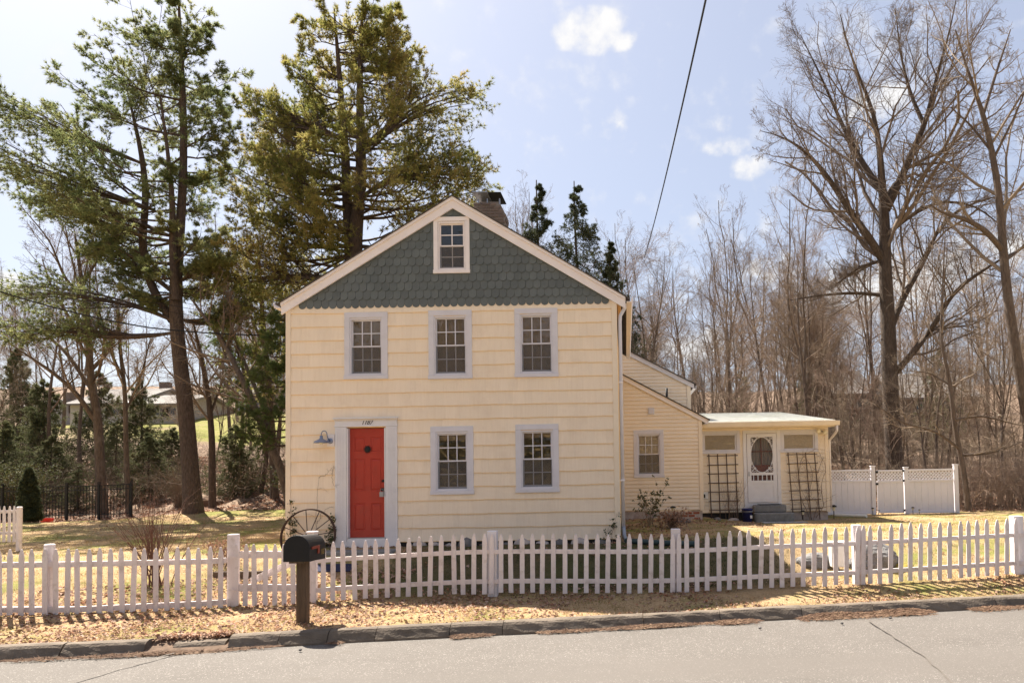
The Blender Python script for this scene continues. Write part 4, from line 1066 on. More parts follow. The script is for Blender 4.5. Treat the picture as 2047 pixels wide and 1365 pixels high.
mb = MB(); mb.box(ax0 + .03, ax0 + .05, sy0 - .03, sy0 - .0, 1.2, 1.33); mb.build('door_handle', METAL, sd)
# the inner dark red door with curtained panes
mb = MB(); iy = PW + .06
mb.box(3.53, 4.42, iy, iy + .04, .44, 1.52); mb.box(3.53, 3.62, iy, iy + .04, 1.52, 2.45); mb.box(4.33, 4.42, iy, iy + .04, 1.52, 2.45); mb.box(3.955, 3.985, iy - .005, iy + .035, 1.52, 2.45); mb.box(3.62, 4.33, iy - .0045, iy + .035, 1.90, 1.93); mb.box(3.62, 4.33, iy, iy + .04, 2.38, 2.45)
mb.build('inner_door', DKRED, sd)
mb = MB()
n = 46; pts = [(3.62 + .71 * i / n, iy + .06 + .02 * math.sin(i * 1.25)) for i in range(n + 1)]
mb.add([(x, y, 1.50) for x, y in pts] + [(x, y, 2.42) for x, y in pts], [(i, i + 1, i + n + 2, i + n + 1) for i in range(n)]); mb.build('curtain', CURT, sd)
mb = MB(); mb.add([(ox0, sy1 + .004, 1.07), (ox1, sy1 + .004, 1.07), (ox1, sy1 + .004, oz1), (ox0, sy1 + .004, oz1)], [(0, 1, 2, 3)]); mb.build('insect_screen', SCREEN, sd)
# outlet cover
mb = MB(); mb.box(2.20, 2.38, PW - .05, PW - .02, .56, .76); mb.build('outlet_plate', BOOK, house, bevel=.004)
mb = MB(); mb.box(2.24, 2.29, PW - .09, PW - .05, .60, .70); mb.build('outlet_cover', BLACKM, house)

# steps, bucket, slab
st = empty('door_steps', (4.12, 21.4, -.1), 'two rough grey stone steps below the ornate white screen door', 'steps')
mb = MB(); mb.prism([(3.66, 21.86), (3.62, 21.42), (3.72, 21.38), (4.50, 21.39), (4.56, 21.45), (4.55, 21.86)], .17, .37, 'z'); mb.build('step', CONC, st, bevel=.02)
mb = MB(); mb.prism([(3.62, 21.5), (3.58, 21.05), (3.66, 21.0), (4.60, 21.02), (4.70, 21.08), (4.68, 21.5)], -.15, .165, 'z'); mb.build('step', CONC, st, bevel=.02)
mb = MB(); mb.box(3.80, 4.42, 21.45, 21.83, .372, .388); tag(mb.build('rubber_mat', BLACKM), 'black rubber mat on the top stone step at the screen door', 'mat')
mb = MB(); mb.box(3.75, 4.95, 20.25, 20.8, float(gz(4.2, 20.5)) - .03, float(gz(4.2, 20.5)) + .02); 
pv = empty('paving_slab', (4.3, 20.5, float(gz(4.3, 20.5))), 'pale patterned slabs lying in the grass below the stone steps', 'paving')
for i in range(6):
    for j in range(2):
        mb = MB(); x = 3.70 + i * .2; y = 20.3 + j * .22; zq = float(gz(x, y)); mb.box(x, x + .185, y, y + .2, zq - .05, zq + .022); mb.build('paver', M('pale_paver%d%d' % (i, j), (.40, .39, .40), (.25, .25, .26), scale=10) if i + j == 0 else bpy.data.materials['pale_paver00'], pv, bevel=.006)
bk = empty('blue_bucket', (3.37, 21.05, -.06), 'dark blue plastic bucket beside the stone steps', 'bucket')
mb = MB(); bz = -.08; mb.lathe([(.125, bz), (.15, bz + .36), (.158, bz + .36), (.158, bz + .385), (.148, bz + .385), (.12, bz + .05)], 3.37, 21.05, n=24); mb.build('body', BLUE, bk, smooth=True)
mb = MB(); mb.lathe([(.163, bz + .30), (.163, bz + .315)], 3.37, 21.05, n=24); mb.tube([(3.37 + .165 * math.cos(t), 21.05 + .165 * math.sin(t), bz + .33 - .05 * abs(math.sin(t))) for t in np.linspace(-math.pi, 0, 12)], .004, 5); mb.build('handle', METAL, bk)
mb = MB(); mb.box(3.43, 3.49, 20.905, 20.912, bz + .12, bz + .20); mb.build('sticker', BOOK, bk)

# trellises
def trellis(x0, lean, label, parent_y):
    t = empty('trellis', (x0 + .42, parent_y, -.05), label, 'trellis', 'lath trellises on the porch wall')
    for k in range(4):
        x = x0 + .06 + k * .255
        mb = MB(); mb.tube([(x + lean * 2, parent_y, -.08), (x, parent_y, 1.86)], .0155, 4); mb.build('upright', TRELW, t)
    for k in range(7):
        z = 1.80 - k * .262; o_ = lean * 2 * (1 - (z + .08) / 1.94)
        mb = MB(); mb.tube([(x0 - .0 + o_, parent_y - .02, z), (x0 + .90 + o_, parent_y - .02, z + .01)], .0125, 4); mb.build('cross_lath', TRELW, t)
    return t
trellis(2.36, .02, 'straight brown lath trellis between the cream wing corner and the screen door', PW - .08)
trellis(4.66, .055, 'leaning brown lath trellis overgrown with a bare vine right of the screen door', PW - .10)

# ------------------------------------------------------------------ plants: vectorised growth
def nrm(v): return v / np.maximum(np.linalg.norm(v, axis=-1, keepdims=True), 1e-9)
def spawn(P, R, n, t0, t1, ang, lf, kc, rr_, up, wander, rng, rmin=.003, taper=.35, lvar=(.65, 1.25), droop=0):
    B, k, _ = P.shape
    idx = np.repeat(np.arange(B), n); t = t0 + (t1 - t0) * ((np.tile(np.arange(n), B) + rng.random(B * n)) / n)
    s = np.clip(t, 0, .9999) * (k - 1); i = s.astype(int); fr = (s - i)[:, None]
    base = P[idx, i] * (1 - fr) + P[idx, i + 1] * fr
    tan = nrm(P[idx, i + 1] - P[idx, i]); rad = R[idx, i] * (1 - fr[:, 0]) + R[idx, i + 1] * fr[:, 0]
    q = rng.normal(size=(B * n, 3)); perp = nrm(q - (q * tan).sum(1, keepdims=True) * tan)
    a = np.radians(ang[0] + (ang[1] - ang[0]) * rng.random(B * n))[:, None]
    d = np.cos(a) * tan + np.sin(a) * perp
    Lp = np.linalg.norm(np.diff(P, axis=1), axis=2).sum(1)[idx]
    ln = Lp * lf(t) * (lvar[0] + (lvar[1] - lvar[0]) * rng.random(B * n))
    r0 = np.maximum(rad * rr_, rmin)
    pts = [base]; seg = (ln / (kc - 1))[:, None]
    for j in range(kc - 1):
        d = nrm(d + wander * rng.normal(size=d.shape) + np.array([0, 0, up]) - np.array([0, 0, droop]) * (j / kc))
        pts.append(pts[-1] + d * seg)
    Pc = np.stack(pts, 1); Rc = r0[:, None] * np.linspace(1, taper, kc)[None]
    return Pc, np.maximum(Rc, rmin * .6)
def tubes(P, R, n):
    B, k, _ = P.shape
    T = np.empty_like(P); T[:, 1:-1] = P[:, 2:] - P[:, :-2]; T[:, 0] = P[:, 1] - P[:, 0]; T[:, -1] = P[:, -1] - P[:, -2]; T = nrm(T)
    a = np.array([.31, .17, .1]); u = nrm(np.cross(T, nrm(a[None, None] + np.where(np.abs(T[..., 2:3]) > .8, np.array([1., 0, 0]), np.array([0, 0, 1.])))))
    w = np.cross(T, u)
    q = np.arange(n) * 2 * math.pi / n
    V = P[:, :, None] + R[:, :, None, None] * (np.cos(q)[None, None, :, None] * u[:, :, None] + np.sin(q)[None, None, :, None] * w[:, :, None])
    V = V.reshape(-1, 3)
    b = np.arange(B)[:, None, None] * (k * n) + np.arange(k - 1)[None, :, None] * n
    j = np.arange(n)[None, None]; j2 = (j + 1) % n
    F = np.stack([b + j, b + j2, b + n + j2, b + n + j], -1).reshape(-1, 4)
    return V, F
def resample(poly, rad, k):
    poly = np.array(poly, float); d = np.r_[0, np.cumsum(np.linalg.norm(np.diff(poly, axis=0), axis=1))]; t = np.linspace(0, d[-1], k)
    # smooth (Catmull-like) by interpolating on refined cubic of each axis
    P = np.stack([np.interp(t, d, poly[:, i]) for i in range(3)], 1)
    for _ in range(2): P[1:-1] = P[1:-1] * .5 + (P[2:] + P[:-2]) * .25
    return P[None], np.interp(t, d, rad)[None]
def bare_levels(trunkP, trunkR, rng, spec):
    """spec: list of (n, t0, t1, (a0,a1), lenfactor, kc, rr, up, wander, sides)"""
    out = []; P, R = trunkP, trunkR
    for (n, t0, t1, ang, lfac, kc, rr_, up, wd, sides, rmin) in spec:
        P, R = spawn(P, R, n, t0, t1, ang, (lambda t, lfac=lfac: lfac * (1.15 - .75 * t)), kc, rr_, up, wd, rng, rmin=rmin)
        out.append((P, R, sides))
    return out
def proto_bare(seed, h, r, crown0=.35, spread=1.0, dens=1.0, forked=False):
    """returns (trunk parts, branch parts) about the origin"""
    rng = np.random.default_rng(seed); k = 12
    lean = rng.normal(0, .05, 2)
    t = np.linspace(0, 1, k)
    P = np.stack([lean[0] * h * t ** 1.5 + .012 * h * np.sin(t * 7 + seed), lean[1] * h * t + .012 * h * np.cos(t * 6 + seed), h * t], 1)[None]
    P[:, 0, 2] -= .5
    R = (r * (1 - .95 * t ** .9) + .25 * r * np.exp(-t * 18))[None]
    tr = [tubes(P, R, 8)]
    if forked:
        P2, R2 = spawn(P, R, 2, .3, .5, (12, 25), lambda t: .75 + 0 * t, 9, .75, .15, .10, rng, rmin=.02); tr.append(tubes(P2, R2, 7))
        P = np.concatenate([P[:, :9] * 1.0, P2], 0) if False else P
    L = bare_levels(P, R, rng, [(int(15 * dens), crown0, .97, (40 * spread, 88 * spread), .42, 7, .5, .05, .19, 5, .012), (7, .12, .97, (28, 62), .50, 6, .55, .05, .19, 4, .007),
                                (7, .15, 1, (25, 62), .56, 4, .6, .02, .24, 3, .0042), (4, .2, 1, (22, 60), .65, 2, .6, .01, .28, 3, .0030)])
    if forked: 
        L2 = bare_levels(P2, R2, rng, [(9, .2, .97, (28, 55), .42, 7, .55, .16, .11, 5, .012), (7, .12, .97, (25, 55), .46, 6, .55, .10, .14, 4, .007), (6, .15, 1, (22, 55), .5, 4, .6, .06, .17, 3, .0045), (4, .2, 1, (20, 50), .55, 2, .6, .04, .2, 3, .0032)])
        L = L + L2
    return tr, [tubes(a, b, s) for a, b, s in L]
protos = []
for i, (h, r, c0, sp_, dn, fk) in enumerate([(15, .17, .42, .8, .9, False), (13, .13, .35, .9, .9, True), (17, .20, .45, .75, 1.0, False), (11, .10, .25, .9, .9, False), (14, .15, .5, .7, .8, True), (9, .09, .2, 1.0, .9, True)]):
    tr, br = proto_bare(100 + i, h, r, c0, sp_, dn, fk)
    protos.append((h, np_mesh('trunk', tr, BARK, True), np_mesh('branches', br, [TWIG, TWIGG, TWIG, TWIGR, TWIG, TWIGG][i])))
def bare_tree(pi, x, y, h, rot, label, group=None, name='bare_tree', zoff=0):
    ph_, tm, bm_ = protos[pi]; s = h / ph_; z = float(gz(x, y)) + zoff
    t = empty(name, (x, y, z), label, 'tree', group)
    t.rotation_euler = (0, 0, rot); t.scale = (s, s, s)
    for nme, me in (('trunk', tm), ('branches', bm_)):
        o = bpy.data.objects.new(nme, me); COL.objects.link(o); o.parent = t
    return t
def hero_bare(name, trunk, stems, label, group, bark, twig, spec, seed, Y, extra=None, jitter=.5):
    """trunk and main limbs traced as 3D polylines; finer wood grows from them. points: (px, py, dY, radius)"""
    rng = np.random.default_rng(seed)
    def conv(pl):
        pts, rad = [], []
        for (px, py, dY, r_) in pl: pts.append(at(px, py, Y + dY)); rad.append(r_)
        return pts, rad
    pts, rad = conv(trunk)
    z0 = float(gz(pts[0][0], pts[0][1])); pts[0] = (pts[0][0], pts[0][1], z0 - .3)
    root = empty(name, (pts[0][0], pts[0][1], z0), label, 'tree', group)
    o3 = np.array(root.location)
    P, R = resample(pts, rad, 24); R[0, :2] *= np.array([1.35, 1.12])
    tm = [tubes(P - o3, R, 14)]; crowns = []
    allP = [(P, R)]
    for sp_ in stems:
        p, r_ = conv(sp_); Ps, Rs = resample(p, r_, 14); allP.append((Ps, Rs)); tm.append(tubes(Ps - o3, Rs, 8))
    for ii, (Ps, Rs) in enumerate(allP):
        sp2 = [list(x_) for x_ in spec]
        if ii == 0: sp2[0][1] = .45
        for a, b, s in bare_levels(Ps, Rs, rng, [tuple(x_) for x_ in sp2]): crowns.append(tubes(a - o3, b, s))
    link_mesh('trunk', np_mesh('trunk', tm, bark, True), root, root.location)
    link_mesh('branches', np_mesh('branches', crowns, twig), root, root.location)
    return root
def needles(pos, d, m, ln, wd, spread, rng):
    N_ = len(pos); pos = np.repeat(pos, m, 0); d = np.repeat(d, m, 0)
    q = nrm(d + spread * rng.normal(size=d.shape)); side = nrm(np.cross(q, rng.normal(size=q.shape))) * wd
    L = ln * (.7 + .6 * rng.random((len(pos), 1)))
    V = np.stack([pos - side, pos + side, pos + q * L], 1).reshape(-1, 3)
    return V, np.arange(len(V)).reshape(-1, 3)
def pine(name, Y, trunks, env, label, needle_mat, seed, nl, ln=.15, wd=.008, m=12, tpb=5, lift=.30, zlo=None, limbs=None, group=None, sub=11, bark=None, spread=.55, flat=1.0):
    """trunks: list of (px,py,dY,r) polylines; env: list of (z, left, right) crown half widths"""
    rng = np.random.default_rng(seed)
    def conv(pl): return [at(a, b, Y + c) for a, b, c, _ in pl], [r_ for *_, r_ in pl]
    pts, rad = conv(trunks[0]); z0 = float(gz(pts[0][0], pts[0][1])); pts[0] = (pts[0][0], pts[0][1], z0 - .3)
    root = empty(name, (pts[0][0], pts[0][1], z0), label, 'tree', group); o3 = np.array(root.location)
    TP = [resample(pts, rad, 26)]; TP[0][1][0, :2] *= np.array([1.3, 1.1])
    for t in trunks[1:]:
        p, r_ = conv(t); TP.append(resample(p, r_, 18))
    E = np.array(env, float); ax = TP[0][0][0]
    Ls, Rs = [], []
    k = 9
    for i in range(nl):
        tz = E[0, 0] + (E[-1, 0] - E[0, 0]) * (i + rng.random()) / nl        # tip height
        eL, eR = np.interp(tz, E[:, 0], E[:, 1]), np.interp(tz, E[:, 0], E[:, 2])
        az = rng.uniform(0, 2 * math.pi) if i % 2 else rng.normal(0, .6) + math.pi * rng.integers(0, 2); ca = math.cos(az)
        Lh = (eR if ca > 0 else eL) * (.55 + .45 * abs(ca)) * rng.uniform(.72, 1.04)
        ti = rng.integers(0, len(TP)); tp = TP[ti][0][0]; tr_ = TP[ti][1][0]
        zb = tz - lift * Lh * rng.uniform(.5, 1.1)
        zb = min(max(zb, tp[0, 2] + .2), tp[-1, 2] - rng.uniform(.1, 1.6))
        bx = np.array([np.interp(zb, tp[:, 2], tp[:, j]) for j in range(3)]); br = np.interp(zb, tp[:, 2], tr_)
        # extent is measured from the main axis
        axx = np.interp(tz, ax[:, 2], ax[:, 0])
        tip = np.array([axx + ca * Lh, bx[1] + math.sin(az) * min(Lh, 3.5), tz])
        s = np.linspace(0, 1, k)[:, None]
        bow = -.10 * Lh * np.sin(s * math.pi)
        pl = bx + (tip - bx) * s; pl[:, 2:] += bow; pl += rng.normal(0, .05, pl.shape) * s
        Ls.append(pl); Rs.append(np.linspace(max(min(br * .42, .018 + .011 * Lh), .012), .008, k))
    for l in (limbs or []):
        p, r_ = conv(l); a, b = resample(p, r_, k); Ls.append(a[0]); Rs.append(b[0])
        if len(l) > 2: 
            for _ in range(4): Ls.append(a[0] + rng.normal(0, .09, 3) * np.linspace(0, 1, k)[:, None] * 3); Rs.append(b[0] * .8)
    P1 = np.stack(Ls); R1 = np.stack(Rs)
    P2, R2 = spawn(P1, R1, sub, .22, 1.0, (25, 65), lambda t: .34 * (1.2 - .7 * t), 4, .5, .07, .12, rng, rmin=.006)
    P2[:, :, 2] = P2[:, :1, 2] + (P2[:, :, 2] - P2[:, :1, 2]) * flat
    P3, R3 = spawn(P2, R2, tpb, .25, 1.0, (20, 60), lambda t: .45 * (1.1 - .4 * t), 2, .6, .10, .2, rng, rmin=.004)
    P3[:, :, 2] = P3[:, :1, 2] + (P3[:, :, 2] - P3[:, :1, 2]) * (flat * .5 + .5)
    tp, td = P3[:, -1], nrm(P3[:, -1] - P3[:, -2] + np.array([0, 0, .02]))
    tp2 = P3.mean(1); td2 = td
    tp3, td3 = P2[:, -1], nrm(P2[:, -1] - P2[:, -2])
    allp = np.concatenate([tp, tp2, tp3]) - o3; alld = np.concatenate([td, td2, td3])
    fol = needles(allp, alld, m, ln, wd, spread, rng)
    link_mesh('trunk', np_mesh('trunk', [tubes(a - o3, b, 12) for a, b in TP], bark or BARKP, True), root, root.location)
    link_mesh('limbs', np_mesh('limbs', [tubes(P1 - o3, R1, 5), tubes(P2 - o3, R2, 3), tubes(P3 - o3, R3, 3)], bark or BARKP), root, root.location)
    link_mesh('foliage', np_mesh('foliage', [fol], needle_mat), root, root.location)
    return root
def zpx(py, Y, px=1250): return at(px, py, Y)[2]

# big white pine on the left lawn
YP = 26
pine('white_pine', YP,
     [[(388, 1020, 0, .29), (372, 820, 0, .25), (352, 660, 0, .22), (350, 560, 0, .20), (362, 440, 0, .15), (368, 320, 0, .12), (366, 200, 0, .11), (360, 70, 0, .06), (355, -60, 0, .02)],
      [(345, 640, .2, .16), (305, 585, .3, .14), (281, 500, .4, .13), (293, 400, .4, .11), (286, 320, .4, .09), (268, 240, .4, .05), (252, 170, .4, .015)],
      [(352, 600, -.2, .14), (345, 500, -.3, .12), (345, 400, -.4, .09), (335, 300, -.4, .06), (320, 190, -.4, .03)]],
     [(7.6, 1.7, 1.9), (9.5, 3.0, 2.4), (11.0, 4.5, 2.0), (12.3, 5.9, 2.3), (13.5, 6.0, 2.4), (14.6, 4.0, 2.2), (16.0, 3.4, 1.9), (17.2, 2.9, 1.3), (18.6, .7, .6)],
     'tall white pine with two dark trunks and thin layered green boughs on the left lawn', NEEDLE_W, 11, 84, ln=.14, wd=.0105, m=15, tpb=6, sub=13, spread=.6, flat=.42, lift=.42,
     limbs=[[(345, 640, 0, .07), (290, 615, .2, .06), (220, 600, .4, .045), (110, 583, .6, .03), (20, 590, .8, .012)],
            [(350, 665, 0, .06), (270, 675, -.3, .05), (190, 668, -.4, .04), (100, 655, -.5, .025), (15, 668, -.6, .01)],
            [(352, 590, 0, .07), (290, 540, .3, .06), (220, 500, .5, .04), (180, 500, .6, .02)],
            [(335, 470, 0, .07), (250, 430, .5, .055), (160, 410, .8, .03), (95, 408, 1., .012)],
            [(310, 420, 0, .06), (200, 390, -.5, .05), (90, 350, -.8, .03), (0, 312, -1, .012)],
            [(292, 330, 0, .05), (180, 285, -.5, .04), (80, 240, -.8, .025), (8, 200, -1, .012)],
            [(365, 640, 0, .06), (420, 650, .3, .05), (470, 625, .5, .03), (500, 600, .7, .012)],
            [(365, 560, 0, .06), (400, 530, -.3, .05), (450, 520, -.4, .02)]])
# broken snag limb
# second pine behind the house (warm olive needles)
YQ = 27
pine('pitch_pine', YQ,
     [[(712, 1000, 0, .34), (712, 640, 0, .30), (708, 470, 0, .25), (722, 380, 0, .20), (722, 280, 0, .17), (718, 180, 0, .12), (722, 80, 0, .07), (725, -10, 0, .03)],
      [(700, 520, .2, .20), (694, 400, .3, .18), (690, 300, .3, .15), (684, 220, .3, .12), (676, 120, .3, .08), (668, 20, .3, .03)]],
     [(5.6, 4.8, 3.0), (7.0, 5.4, 3.4), (8.4, 4.8, 3.2), (9.8, 4.6, 3.6), (11.0, 4.5, 4.4), (12.3, 5.0, 4.5), (13.6, 4.6, 4.3), (14.8, 4.1, 4.1), (15.8, 3.0, 2.4), (17.2, 2.9, 2.0), (18.8, 1.9, 1.2)],
     'broad pine with twin trunks and olive to rust needles rising behind the gable', NEEDLE_P, 23, 140, ln=.145, wd=.0115, m=15, tpb=6, lift=.30, sub=12, spread=.75,
     limbs=[[(728, 390, 0, .08), (790, 350, -.2, .06), (860, 345, -.3, .04), (950, 352, -.4, .015)], [(726, 300, 0, .08), (800, 240, .2, .06), (860, 205, .3, .03), (928, 190, .4, .012)], [(690, 360, 0, .08), (600, 335, .3, .06), (520, 310, .5, .02)], [(690, 280, 0, .07), (600, 235, -.4, .05), (520, 200, -.5, .02)],
            [(700, 560, 0, .07), (600, 545, -.3, .05), (500, 560, -.5, .035), (430, 545, -.6, .012)]])
# light green young pine left of the house
pine('young_pine', 24, [[(590, 1005, 0, .12), (580, 850, 0, .10), (575, 700, 0, .06), (570, 600, 0, .02)]],
     [(2.6, 1.6, 1.3), (4.0, 1.5, 1.2), (5.4, 1.2, 1.0), (6.6, .5, .5)], 'young light green pine close behind the left corner of the house', NEEDLE_L, 31, 34, ln=.13, wd=.008, m=12, tpb=5, sub=9, lift=.2)
pine('leaning_pine', 30, [[(520, 1000, 0, .10), (535, 900, 0, .09), (500, 780, 0, .07), (470, 690, 0, .03)]],
     [(4.6, 1.2, 1.4), (6.2, 1.2, 1.6), (7.6, 1.0, 1.4)], 'thin pine with pale green boughs behind the white pine trunk', NEEDLE_L, 33, 20, ln=.13, wd=.008, m=12, tpb=5, sub=9, lift=.2)

# conical conifers: spruces, hemlocks, arborvitae
def cone_tree(name, x, y, h, rad, label, mat, seed, nl, droop=.25, ln=.07, wd=.012, m=7, group=None, cat='tree', base=.06, sub=9, tpb=4, power=1.0, irregular=.3, z=None):
    rng = np.random.default_rng(seed); z0 = float(gz(x, y)) if z is None else z
    root = empty(name, (x, y, z0), label, cat, group)
    t = np.linspace(0, 1, 12); P = np.stack([0 * t + .01 * h * np.sin(t * 5), 0 * t, h * t], 1)[None]; P[0, 0, 2] = -.3
    R = (.012 * h * (1 - .9 * t) + .008)[None]
    u = base + (.985 - base) * ((np.arange(nl) + rng.random(nl)) / nl) ** 1.25; az = rng.uniform(0, 2 * math.pi, nl)
    L = rad * (1 - u) ** power * (1 - irregular + 2 * irregular * rng.random(nl)) + .012 * rad
    s = np.linspace(0, 1, 6)[None, :, None]
    d = np.stack([np.cos(az), np.sin(az), 0 * az], 1)[:, None]
    P1 = np.array([0, 0, 1.])[None, None] * (u * h)[:, None, None] + d * L[:, None, None] * s
    P1[:, :, 2] += (-droop * L[:, None] * np.sin(s[..., 0] * math.pi * .75) + .12 * L[:, None] * s[..., 0] ** 3)
    R1 = (.004 + .010 * L)[:, None] * np.linspace(1, .4, 6)[None]
    P2, R2 = spawn(P1, R1, sub, .1, 1, (35, 75), lambda t: .36 * (1.2 - .8 * t), 4, .5, -.06, .1, rng, rmin=.004)
    P3, R3 = spawn(P2, R2, tpb, .1, 1, (30, 70), lambda t: .5 + 0 * t, 2, .5, -.1, .2, rng, rmin=.003)
    pp = np.concatenate([P3[:, -1], P3.mean(1), P2[:, -1], P2[:, 2]]); dd = np.concatenate([nrm(P3[:, -1] - P3[:, -2])] * 2 + [nrm(P2[:, -1] - P2[:, -2])] * 2)
    V_, F_ = needles(pp, dd, m, ln, wd, .8, rng)
    link_mesh('trunk', np_mesh('trunk', [tubes(P, R, 8), tubes(P1, R1, 4), tubes(P2, R2, 3)], BARKP), root, root.location)
    link_mesh('foliage', np_mesh('foliage', [(V_, F_)], mat), root, root.location)
    return root
def xat(px, Y): return at(px, 700, Y)[0]
YS = 36
for (px, top, rad, sd_, lab) in ((1082, 360, 2.3, 5, 'thin topped dark spruce nearest the chimney'), (1158, 362, 3.2, 6, 'tallest and fullest dark spruce behind the right roof slope'), (1226, 478, 1.7, 8, 'short dark spruce peeking over the right eave')):
    x = xat(px, YS); z0 = float(gz(x, YS)); cone_tree('spruce', x, YS, zpx(top, YS, px) - z0, rad * 1.6, lab, NEEDLE_S, sd_, 150, droop=.30, ln=.12, wd=.014, m=5, group='dark spruces behind the roof', sub=11, tpb=4, power=1.0, irregular=.28)
cone_tree('arborvitae', xat(62, 24.5), 24.5, 1.75, .34, 'dense conical dark green arborvitae at the far left before the black fence', NEEDLE_S, 9, 170, droop=-.5, ln=.07, wd=.014, m=6, base=.0, sub=7, tpb=4, power=.55, irregular=.12, cat='shrub')
rh = random.Random(8)
hem = [(10, 30, 3.4, 1.3), (200, 37, 5.0, 1.6), (285, 38, 4.6, 1.5), (40, 40, 6, 1.8), (105, 31, 2.6, 1.3), (-40, 28.5, 3.2, 1.3), (90, 36, 4.6, 1.5), (300, 31, 2.6, 1.3), (470, 30, 2.8, 1.3), (345, 33, 2.6, 1.2), (-90, 33, 5.0, 1.8), (160, 29, 1.6, 1.0), (235, 34, 2.8, 1.2)]
hproto = None
for i, (px, Y_, h, rad) in enumerate(hem):
    x = xat(px, Y_)
    lab = ('tall' if h > 4.2 else 'small bushy' if h < 2.5 else 'mid sized') + ' dark hemlock in the shady thicket between the left lawn and the houses'
    if i % 5 == 0 or hproto is None: hproto = (cone_tree('hemlock', x, Y_, h, rad, lab, NEEDLE_H, 40 + i, 75, droop=.2, ln=.09, wd=.011, m=6, group='hemlocks in the left thicket', sub=8, tpb=4, power=.7, irregular=.35), h, rad)
    else:
        src, h0, r0 = hproto; r_ = src.copy(); COL.objects.link(r_); r_.location = (x, Y_, float(gz(x, Y_))); r_.scale = (rad / r0, rad / r0, h / h0); r_.rotation_euler = (0, 0, i * 1.3); r_['label'] = lab
        for c in src.children:
            c2 = c.copy(); COL.objects.link(c2); c2.parent = r_
# young hemlocks far right in the wood
for px, Y_, h, rad in ((1600, 44, 5.5, 1.8), (1640, 50, 7, 2.2), (1880, 52, 7.5, 2.4), (1480, 48, 5, 1.8)):
    x = xat(px, Y_); src, h0, r0 = hproto; r_ = src.copy(); COL.objects.link(r_); r_.location = (x, Y_, float(gz(x, Y_))); r_.scale = (rad / r0, rad / r0, h / h0); r_.rotation_euler = (0, 0, px)
    tag(r_, 'dim evergreen standing among the bare trees of the right hand wood'.replace('right hand ', '') , 'tree', 'evergreens in the wood behind the porch')
    for c in src.children:
        c2 = c.copy(); COL.objects.link(c2); c2.parent = r_

# hero bare trees
SPEC = [(12, .15, .98, (25, 55), .42, 7, .5, .12, .13, 5, .012), (8, .12, .98, (25, 55), .46, 6, .55, .08, .16, 4, .007), (7, .12, 1, (25, 60), .54, 3, .6, .04, .22, 3, .0048), (5, .15, 1, (20, 50), .6, 2, .6, .04, .2, 3, .0033)]
SPEC2 = [(8, .15, .98, (25, 60), .44, 6, .5, .10, .14, 5, .012), (7, .12, .98, (25, 58), .48, 5, .55, .06, .18, 3, .007), (6, .12, 1, (25, 60), .54, 3, .6, .04, .22, 3, .0048), (4, .15, 1, (20, 50), .6, 2, .6, .04, .2, 3, .0036)]
YM = 30
hero_bare('maple', [(1790, 1010, 0, .36), (1787, 900, 0, .34), (1778, 760, 0, .32), (1776, 640, 0, .29), (1768, 540, 0, .26), (1770, 440, 0, .21), (1762, 370, 0, .16), (1760, 290, 0, .11), (1745, 210, 0, .08), (1700, 120, 0, .04), (1680, 30, 0, .02)],
    [[(1765, 520, 0, .17), (1735, 470, -.5, .15), (1700, 425, -.8, .12), (1650, 345, -1.2, .09), (1610, 300, -1.5, .06), (1565, 270, -1.7, .03), (1520, 262, -2, .01)],
     [(1765, 385, 0, .15), (1735, 345, .5, .13), (1700, 285, .8, .10), (1670, 220, 1.1, .07), (1640, 150, 1.3, .04), (1600, 70, 1.5, .015)],
     [(1772, 420, 0, .17), (1800, 360, -.3, .16), (1830, 290, -.6, .13), (1855, 240, -.8, .11), (1870, 160, -1, .07), (1900, 60, -1.2, .035), (1915, -20, -1.4, .015)],
     [(1845, 245, -.7, .09), (1820, 190, -.3, .07), (1800, 110, 0, .04), (1790, 20, .2, .015)],
     [(1780, 660, 0, .15), (1800, 600, .5, .14), (1835, 545, .9, .12), (1870, 470, 1.2, .10), (1900, 420, 1.4, .07), (1965, 400, 1.6, .04), (2040, 380, 2, .015)],
     [(1790, 745, 0, .13), (1830, 700, -.5, .12), (1875, 640, -.9, .10), (1905, 580, -1.2, .08), (1960, 545, -1.5, .06), (2010, 510, -1.8, .04), (2060, 490, -2, .02)],
     [(1772, 470, 0, .10), (1820, 430, .4, .08), (1880, 400, .7, .06), (1950, 410, 1.0, .04), (2000, 450, 1.4, .02)],
     [(1765, 590, 0, .09), (1710, 585, .5, .07), (1640, 590, .8, .05), (1580, 600, 1, .02)],
     [(1765, 520, 0, .08), (1715, 535, -.4, .06), (1670, 570, -.7, .03)],
     [(1770, 400, 0, .09), (1810, 330, .5, .07), (1905, 325, 1, .03), (1960, 300, 1.3, .012)]],
    'huge old bare maple with a thick dark trunk rising behind the white vinyl fence', None, BARKD, TWIGD, [(15, .12, .98, (25, 65), .46, 7, .45, .10, .15, 5, .011), (8, .12, .98, (25, 60), .50, 6, .55, .06, .18, 4, .006), (8, .12, 1, (25, 60), .54, 3, .6, .03, .22, 3, .0042), (4, .15, 1, (20, 55), .70, 2, .6, .02, .24, 3, .0033)], 51, YM)
YE = 25.5
